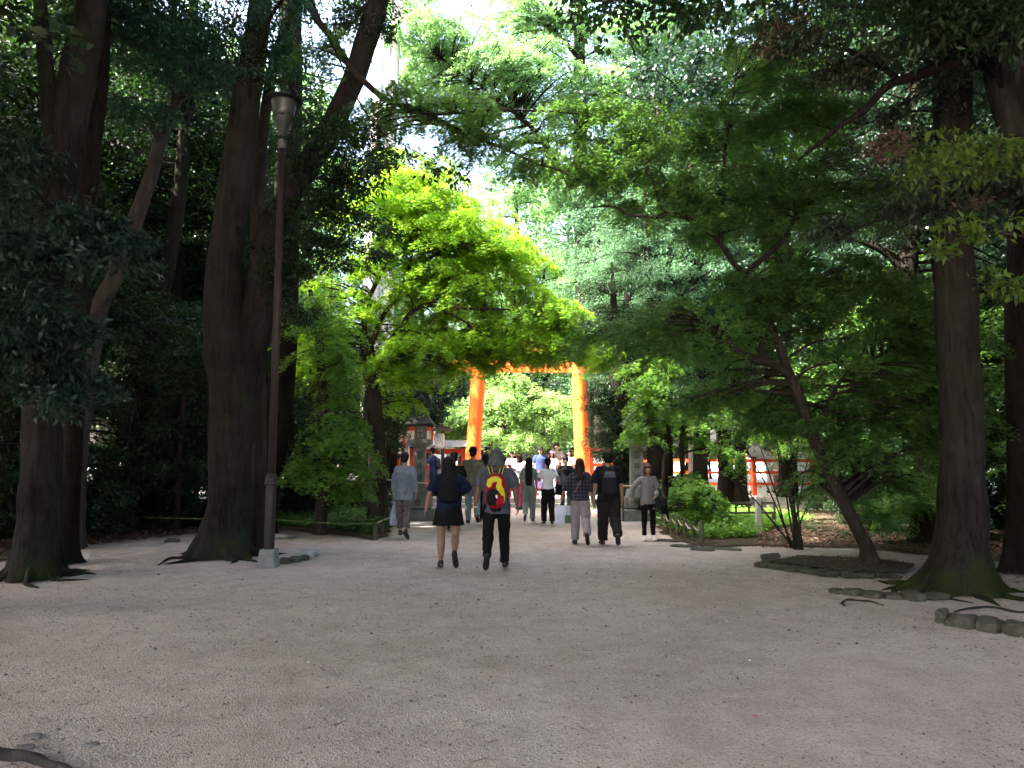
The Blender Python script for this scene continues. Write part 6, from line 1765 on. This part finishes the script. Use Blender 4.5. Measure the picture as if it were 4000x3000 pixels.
# yellow curved panel: hooked head and a tail sweeping down the right side
def ribbon(r, T, pts, wds, y, mat, name, th=.006):
    n = len(pts); vs = []; fs = []
    for i in range(n):
        a = Vector(pts[max(i - 1, 0)]); b_ = Vector(pts[min(i + 1, n - 1)])
        dd = (b_ - a).normalized(); nn = Vector((-dd.y, dd.x))
        for sgn in (-1, 1):
            q = Vector(pts[i]) + nn * wds[i] / 2 * sgn
            yy = y(q.x, q.y)
            vs.append(T(q.x, yy, q.y)); vs.append(T(q.x, yy - th, q.y))
    for i in range(n - 1):
        a = i * 4; b_ = a + 4
        fs += [(a + 1, a + 3, b_ + 3, b_ + 1), (a, b_, b_ + 2, a + 2), (a, a + 1, b_ + 1, b_), (a + 2, b_ + 2, b_ + 3, a + 3)]
    mb = MB(); mb.add(vs, fs); return mb.obj(name, mat, r, smooth=False)
d_ = .16
yf = lambda x, z: yb - d_ / 2 * .98 + abs(x) ** 2 * 1.6 - .016
P_ = [(-.085, zc + .055), (-.10, zc + .09), (-.085, zc + .135), (-.04, zc + .165), (.02, zc + .17), (.055, zc + .145), (.052, zc + .105), (.045, zc + .07), (.06, zc + .03), (.09, zc - .01), (.11, zc - .06), (.112, zc - .12), (.10, zc - .18)]
ribbon(r, T, P_, [.05, .075, .085, .085, .08, .07, .065, .085, .09, .075, .055, .045, .04], lambda x, z: yf(x, z) - .006 - (.045 if z < zc - .0 else 0) * 1.0, yel, "yellow_panel")
mb = MB(); mb.tube([T(-.05, yb - .09, zc + .02), T(-.055, yb - .125, zc - .04), T(-.055, yb - .125, zc - .14), T(-.05, yb - .10, zc - .20)], [(.04, .02), (.075, .03), (.08, .034), (.06, .02)], 18, up=(1, 0, 0), sq=.4); mb.obj("side_pocket", cloth("bag_black", (.012, .012, .014)), r, True)
mb = MB(); mb.tube([T(.055, yb - .085, zc - .04), T(.06, yb - .128, zc - .09), T(.06, yb - .128, zc - .17), T(.055, yb - .1, zc - .21)], [(.04, .02), (.06, .022), (.058, .022), (.04, .015)], 18, up=(1, 0, 0), sq=.4); mb.obj("red_pocket", red, r, True)
mb = MB(); mb.box(T(.012, yb - .152, zc - .085), (.026, .006, .05)); mb.obj("white_patch", SH_WHT, r)
for sd in (-1, 1):
    for k in (-1, 1):
        mb = MB(); mb.tube([T(sd * (.06 + .022 * k), yb + .052, zc + .235), T(sd * (.092 + .024 * k), -.105, p2.zs + .075), T(sd * (.11 + .024 * k), -.02, p2.zs + .088)], [.006] * 3, 6); mb.obj("yellow_piping", yel, r, True)
# 3 woman in blue grey cardigan with patterned bag
p = Person("person", "woman in a loose blue grey cardigan at the left edge of the path", 403.5, 538.7, 1.68, -4, WALK, skin='light', female=True, wd=1.04, L=(8, 3, 0), R=(-6, 20, 0, 34), armL=(2, 8, 4), armR=(-6, 10, 10), vox=.009, lean=1,
           bottom=dict(mat=surf("printed_trousers", (.16, .13, .125), (.045, .036, .034), .9, 16, .1), width=1.5, length=.80), top=dict(mat=cloth("blue_grey", (.17, .21, .265), (.12, .15, .195)), hem=-.16, sleeve=1.88, loose=1.18, flare=1.12, slv_r=1.5),
           hair=dict(mat=H_BLK, kind='bun'), shoe=dict(mat=SH_BRN, sole=SOLE_D))
def hang_bag(p, sd, label, w_, h, d, mat, drop=.16, name="shopping_bag", mat2=None, kind='paper', off=(0, 0)):
    r = p.bag_root(name, label)
    c = p.palm[sd] + V3(off[0], off[1], 0)
    top = c - V3(0, 0, drop)
    mb = MB()
    if kind == 'paper':
        vs = []
        for z, k in ((0, .96), (-h * .5, 1.0), (-h, .95)):
            for x, y in ((-1, -1), (1, -1), (1, 1), (-1, 1)): vs.append(top + V3(x * w_ / 2 * k, y * d / 2 * (k if z else .5), z))
        mb.add(vs, [(0, 1, 5, 4), (1, 2, 6, 5), (2, 3, 7, 6), (3, 0, 4, 7), (4, 5, 9, 8), (5, 6, 10, 9), (6, 7, 11, 10), (7, 4, 8, 11), (11, 10, 9, 8)])
        mb.obj("bag_body", mat, r)
    else:
        prof = [(.02, .05), (.18, .30), (.55, .62), (1.0, .85), (1.35, 1.0), (1.2, .92), (.5, .6)]
        n = 9; pts = []; rad = []
        for i in range(n):
            u = i / (n - 1)
            k = (.22 + .78 * u ** .8) * (1 if u < .95 else .8)
            pts.append(top + V3(.01 * math.sin(i), 0, .02 - h * u)); rad.append((w_ / 2 * k, d / 2 * k))
        mb.tube(pts, rad, 22, up=(0.3, 1, 0), wob=.15, seed=2)
        mb.obj("bag_body", mat, r, smooth=True)
    mb = MB()
    for yy in (-d * .2, d * .2):
        mb.tube(catmull([top + V3(-w_ * .22, yy, -.01), c + V3(-.02, yy * .3, -.02), c + V3(0, yy * .2, .0), c + V3(.02, yy * .3, -.02), top + V3(w_ * .22, yy, -.01)], 3), [.004] * 13, 6)
    mb.obj("handle", mat2 or mat, r, smooth=True)
    return r
hang_bag(p, -1, "tall pale blue patterned carrier bag held by the woman in the cardigan", .24, .50, .2, surf("blue_pattern_bag", (.42, .44, .55), (.10, .12, .26), .6, 22, .3, .01), .09, "carrier_bag", kind='soft')
# 4 tall man in beige shirt and pale jeans
p4 = Person("person", "very tall man in a loose olive beige shirt and pale jeans", 472.5, 523.8, 1.91, 3, WALK, skin='light', wd=.98, L=(10, 3), R=(-14, 30), armL=(0, 8, 10), armR=(4, 8, 10), vox=.009, lean=1,
           bottom=dict(mat=cloth("pale_denim", (.22, .32, .36), (.15, .22, .26)), width=1.4, length=1.0), top=dict(mat=cloth("olive_beige", (.19, .183, .13), (.145, .14, .10)), hem=-.16, sleeve=1.9, loose=1.2, slv_r=1.7, flare=1.05),
           hair=dict(mat=H_BLK, kind='short', vol=1.08), shoe=dict(mat=SH_BRN, sole=SOLE_D))
# 5 companion partly behind him
p = Person("person", "woman with dark brown hair and a beige jacket, half hidden behind the very tall man", 485, 521.5, 1.74, 2, WALK, skin='light', female=True, L=(6, 3), R=(-8, 20), vox=.010, bottom=dict(mat=BLK2, width=1.3), top=dict(mat=cloth("grey_beige", (.17, .16, .13)), sleeve=1.9, hem=-.12, slv_r=1.5), hair=dict(mat=H_BRN, kind='bob', length=.05), shoe=dict(mat=SH_BLK))
# 6 black haired person behind the first woman
p = Person("person", "person in black with short hair, hidden behind the woman in the short black skirt", 453.5, 531, 1.74, 2, WALK, skin='light', L=(6, 3), R=(-8, 20), vox=.010, bottom=dict(mat=BLK2, width=1.3), top=dict(mat=BLK, sleeve=.8, hem=-.1), hair=dict(mat=H_BLK, kind='short'), shoe=dict(mat=SH_BLK))
# 7 woman long hair sage green
p = Person("person", "woman with very long black hair in a sage green top and wide trousers", 529, 522.6, 1.64, -3, WALK, skin='light', female=True, wd=.94, L=(-16, 40, 0, 62), R=(5, 2), armL=(0, 8, 14), armR=(0, 7, 12), vox=.009, lean=0,
           bottom=dict(mat=cloth("sage", (.20, .26, .22), (.15, .20, .17)), width=1.55, length=.98), top=dict(mat=cloth("sage_top", (.22, .27, .235), (.16, .20, .18)), hem=-.04, sleeve=.9, loose=1.12, slv_r=1.5), hair=dict(mat=H_BLK, kind='long', length=.42, width=.10), shoe=dict(mat=SH_BRN, sole=SOLE_W))
# 8 woman white tee with black shoulder bag
p8 = Person("person", "woman in a white tee and straight black trousers seen from behind", 548, 524.9, 1.63, 4, WALK, skin='light', female=True, wd=.95, L=(4, 2), R=(-4, 8), armL=(20, 12, 80, 20), armR=(-4, 26, 60, 20), vox=.009, lean=0,
           bottom=dict(mat=BLK2, width=1.45, length=.97), top=dict(mat=cloth("white_tee", (.78, .78, .82), (.70, .70, .75)), hem=.02, sleeve=.62, loose=1.1, slv_r=1.4), hair=dict(mat=H_BLK, kind='ponytail', length=.12), shoe=dict(mat=SH_BLK, sole=SOLE_W))
r = p8.bag_root("shoulder_bag", "boxy black shoulder bag at the right hip of the woman in the white tee", "shoulder bag")
mb = MB(); c = p8.T(.27, -.02, p8.hipz + .0); mb.box(c, (.15, .30, .26), taper=.9); mb.obj("bag_body", BLK, r, bevel=.03)
mb = MB(); mb.tube(catmull([c + V3(-.02, 0, .12), p8.T(.20, -.04, p8.zs - .1), p8.T(.14, -.06, p8.zs + .02), p8.T(.12, 0, p8.zs + .07), p8.T(.14, .1, p8.zs - .06), c + V3(-.02, .1, .12)], 4), [(.018, .005)] * 21, 8, up=(0, 1, 0)); mb.obj("strap", BLK, r, True)
# 9 person in black tee, facing us
p = Person("person", "person in a loose black tee and dark trousers walking toward the viewer", 566, 512.5, 1.68, 178, WALK, skin='light', wd=1.0, L=(8, 4), R=(-8, 18), armL=(0, 9, 10), armR=(0, 9, 10), vox=.009,
           bottom=dict(mat=cloth("dark_teal", (.02, .035, .042)), width=1.35), top=dict(mat=BLK, hem=-.10, sleeve=.85, loose=1.18, slv_r=1.6), hair=dict(mat=H_BLK, kind='short', vol=1.08), shoe=dict(mat=SH_BLK), faceparts=True)
# 10 plaid woman with shopping bags
p10 = Person("person", "woman in a dark plaid shirt and pale mauve trousers beside the man in black", 580.5, 544.6, 1.60, -2, WALK, skin='light', female=True, wd=1.02, L=(5, 3), R=(-14, 34, 2, 48), armL=(6, 26, 44, 0), armR=(-2, 12, 10), vox=.008, lean=1,
           bottom=dict(mat=cloth("mauve", (.27, .24, .255), (.21, .185, .20)), width=1.62, length=.98, disp=.013), top=dict(mat=plaid_mat(), name="plaid_shirt", hem=-.02, sleeve=1.2, loose=1.22, flare=1.0, slv_r=1.75), hair=dict(mat=H_BRN, kind='long', length=.12, width=.095, vol=1.05), shoe=dict(mat=SH_BLK, sole=SOLE_D))
hang_bag(p10, -1, "large white plastic shopping bag in the left hand of the woman in plaid", .30, .34, .14, surf("white_plastic", (.60, .63, .76), (.50, .53, .66), .4, 6, .15, .01, spec=.5), .16)
hang_bag(p10, -1, "small sage green bag hanging beside the white shopping bag", .13, .15, .07, cloth("green_bag", (.10, .15, .11)), .34, "small_bag", off=(.10, -.1))
r = p10.bag_root("crossbody_bag", "thin strapped dark pouch across the back of the woman in plaid", "pouch")
mb = MB(); mb.tube([p10.T(.07, -.10, p10.zs + .06), p10.T(-.02, -.155, p10.zs - .15), p10.T(-.12, -.15, p10.hipz + .12)], [(.007, .004)] * 3, 6); mb.obj("strap", cloth("tan_strap", (.20, .16, .13)), r, True)
# 11 man in black with black backpack
p11 = Person("person", "man in black with baggy cargo trousers walking away beside the woman in plaid", 609, 545.2, 1.74, 0, WALK, skin='light', wd=1.04, L=(7, 3), R=(-12, 36, 2, 44), armL=(0, 9, 8), armR=(-4, 9, 12), vox=.008,
           bottom=dict(mat=cloth("cargo", (.018, .0165, .015)), width=1.85, length=.99, disp=.016), top=dict(mat=cloth("dark_tee", (.008, .008, .011)), hem=-.12, sleeve=.92, loose=1.2, slv_r=1.7), hair=dict(mat=H_BLK, kind='short', vol=1.1), shoe=dict(mat=SH_BLK, sole=SOLE_D))
backpack(p11, "black backpack with a grey flap on the man in cargo trousers", cloth("black_pack", (.018, .02, .028)), .29, .44, .14)
rr = [o for o in bpy.data.objects if o.get("label") == "black backpack with a grey flap on the man in cargo trousers"][0]
mb = MB(); mb.tube([p11.T(0, -.118 * p11.s - .165, p11.zs - .15), p11.T(0, -.118 * p11.s - .16, p11.zs - .04)], [(.115, .014), (.085, .012)], 20, up=(1, 0, 0), sq=.3); mb.obj("grey_flap", cloth("flap_grey", (.10, .11, .14)), rr, True)
# 12 woman facing us
p12 = Person("person", "woman with auburn hair, grey jumper and white trainers walking toward the viewer", 648.8, 540.2, 1.50, 176, WALK, skin='light', female=True, wd=.98, L=(3, 2), R=(6, 6), armL=(8, 10, 50, 25), armR=(0, 38, 6), vox=.007, lean=1, head_tilt=-4,
           bottom=dict(mat=BLK, width=1.1, length=.93), top=dict(mat=cloth("grey_jumper", (.19, .178, .182), (.15, .14, .145)), name="jumper", hem=-.08, sleeve=1.9, loose=1.14, slv_r=1.45), hair=dict(mat=H_AUB, kind='bob', length=.02, width=.10), shoe=dict(mat=SH_WHT, sole=SOLE_W), faceparts=True)
mb = MB()
for i in range(7):
    u = (i - 3) / 3
    limb(mb, [p12.hp(u * .066, .055 - abs(u) * .03, .085), p12.hp(u * .070, .098 - abs(u) * .045, .045), p12.hp(u * .068, .102 - abs(u) * .05, .018)], [.016 * p12.s, .014 * p12.s, .006 * p12.s], 8)
remesh(mb, "fringe", .006, [H_AUB], p12.root, 1)
r = p12.bag_root("handbag", "large black bag hanging from the left arm of the woman in the grey jumper", "bag")
c = p12.arms[-1][1] + V3(-.10, .10, -.30); mb = MB(); mb.tube([c + V3(0, 0, .15), c, c - V3(0, 0, .15)], [(.06, .10), (.07, .15), (.06, .13)], 18, up=(1, 0, 0), sq=.4); mb.obj("bag_body", BLK, r, True)
mb = MB(); mb.tube(catmull([c + V3(0, -.08, .14), p12.arms[-1][1] + V3(0, -.02, .04), p12.arms[-1][1] + V3(0, .05, .04), c + V3(0, .1, .14)], 4), [.010] * 13, 8); mb.obj("handle", BLK, r, True)

# courtyard people
def crowd(label, px, Y, H, face, top, bottom, hair, skin='light', z0=YZ, **kw):
    hk = kw.pop('hk', 'short')
    return Person("person", label, px, 0, H, face, CROWD, z0=z0, Y=Y, vox=.012, skin=skin, top=dict(mat=top, sleeve=kw.pop('sleeve', .8), hem=-.10, loose=1.16, slv_r=1.5, disp=.006), bottom=dict(mat=bottom, width=1.3, disp=.006), hair=dict(mat=hair, kind=hk), shoe=dict(mat=SH_BLK), L=(3, 2), R=(-3, 6), **kw)
CW = cloth("white_cotton", (.72, .72, .72), (.64, .64, .65)); CN = cloth("navy_blue", (.035, .05, .13)); CP = cloth("pink", (.52, .26, .26)); CG = cloth("warm_grey", (.16, .145, .15)); CB = cloth("beige", (.44, .38, .32)); CJ = cloth("light_jeans", (.34, .42, .55)); CBL = cloth("light_blue", (.36, .46, .60)); CMG = cloth("crimson", (.26, .03, .10))
pc = crowd("person in navy with a dark backpack near the paper lantern, turned left", 433.5, 27.8 - 1.3, 1.70, 75, CN, cloth("dark_navy", (.02, .025, .05)), H_BLK, 'light', armL=(30, 10, 70, 10), armR=(20, 10, 60, 10))
backpack(pc, "dark backpack worn by the person in navy near the paper lantern", cloth("slate_bag", (.03, .035, .055)), .28, .42, .14)
pc = crowd("person in a white tee with crossed straps beside the navy person, facing us", 440.5, 26.8, 1.76, 165, CW, CJ, H_BLK, 'light', faceparts=True, armR=(15, 10, 80, 10))
crowd("person in pink at the left of the navy person, half hidden by the stone lantern", 428.5, 27.9, 1.58, 200, CP, CB, H_BRN, 'light', hk='bob')
pw = crowd("person in a loose white smock with a reddish brown scarf, holding a red fan", 520.5, 24.3, 1.78, 120, CW, CMG, H_BRN, 'tan', z0=0.0, hk='bob', sleeve=1.6, armL=(35, 12, 75, 12), armR=(20, 10, 70, 20))
mb = MB(); mb.ball(pw.hp(0, -.01, .03), (.1, .115, .085), 16, 10); remesh(mb, "head_scarf", .01, [surf("scarf_brown", (.16, .07, .06), (.05, .03, .03), .8, 30, .1)], pw.root, 1, .006, 30)
r = pw.bag_root("folding_fan", "small dark red fan in the hands of the person in the white smock", "fan")
mb = MB(); c = pw.palm[-1]; n_ = 9; vs = [c]
for i in range(n_ + 1):
    a = -1.1 + 2.2 * i / n_; vs.append(c + V3(.17 * math.sin(a), .04, .17 * math.cos(a) * .7 + .02 * (i % 2) * .5))
vs2 = [v + V3(0, .006, 0) for v in vs]
mb.add(vs + vs2, [(0, i, i + 1) for i in range(1, n_ + 1)] + [(n_ + 2, n_ + 3 + i, n_ + 2 + i) for i in range(1, n_ + 1)]); mb.obj("fan_leaf", cloth("fan_red", (.22, .025, .035)), r)
crowd("small distant person in white beside the person in the smock", 512.3, 28.4, 1.60, 170, CW, CN, H_BLK, 'light')
crowd("person with dark glasses and a grey top seen past the bushy haired man's left shoulder", 487.6, 25.2, 1.72, 190, CG, BLK2, H_BLK, 'tan')
pc = crowd("man in a navy tee and cap with pale jeans facing us in the courtyard", 540.5, 27.2, 1.74, 175, CN, CJ, H_BLK, 'mid', faceparts=True); pc.cap(BLK)
crowd("person in a pink top facing us in the courtyard, left of the two in hats", 546.5, 28.3, 1.58, 175, CP, CJ, H_BRN, 'light', hk='bob', faceparts=True)
pc = crowd("person in white with a mauve sun hat, beside the one in pink", 551.5, 28.0, 1.62, 185, CW, CJ, H_BRN, 'light', hk='bob'); pc.cap(cloth("mauve_hat", (.30, .2, .26)))
crowd("tall man in a warm grey tee standing highest of the courtyard group", 556.8, 28.2, 1.92, 170, CG, CN, H_BRN, 'light', armL=(22, 10, 60, 18), armR=(22, 10, 60, 18), faceparts=True)
crowd("woman in beige with wavy brown hair just left of the right torii pillar", 569.5, 27.9, 1.66, 165, CB, CJ, H_BRN, 'light', hk='bob')
crowd("person in bright white leaning at the red fence right of the torii pillar", 598, 28.3, 1.62, 150, CW, BLK2, H_BRN, 'light')
crowd("person in white far off beside the red railing, left of the tall post", 747, 29.0, 1.62, 160, CW, CW, H_BLK, 'light')
crowd("person in light blue standing behind the red railing on the right", 770, 29.4, 1.72, 185, CBL, CW, H_BRN, 'light')
crowd("person in white next to the light blue one behind the red railing", 777, 29.0, 1.55, 175, CW, CG, H_BLK, 'light')
crowd("child sized person in pale blue glimpsed through the leaves behind the railing", 703, 29.2, 1.35, 180, CBL, CB, H_BRN, 'light')
crowd("person in pale clothes glimpsed between the trunks on the far left of the courtyard", 289, 31, 1.6, 180, CW, CB, H_BLK, 'light')
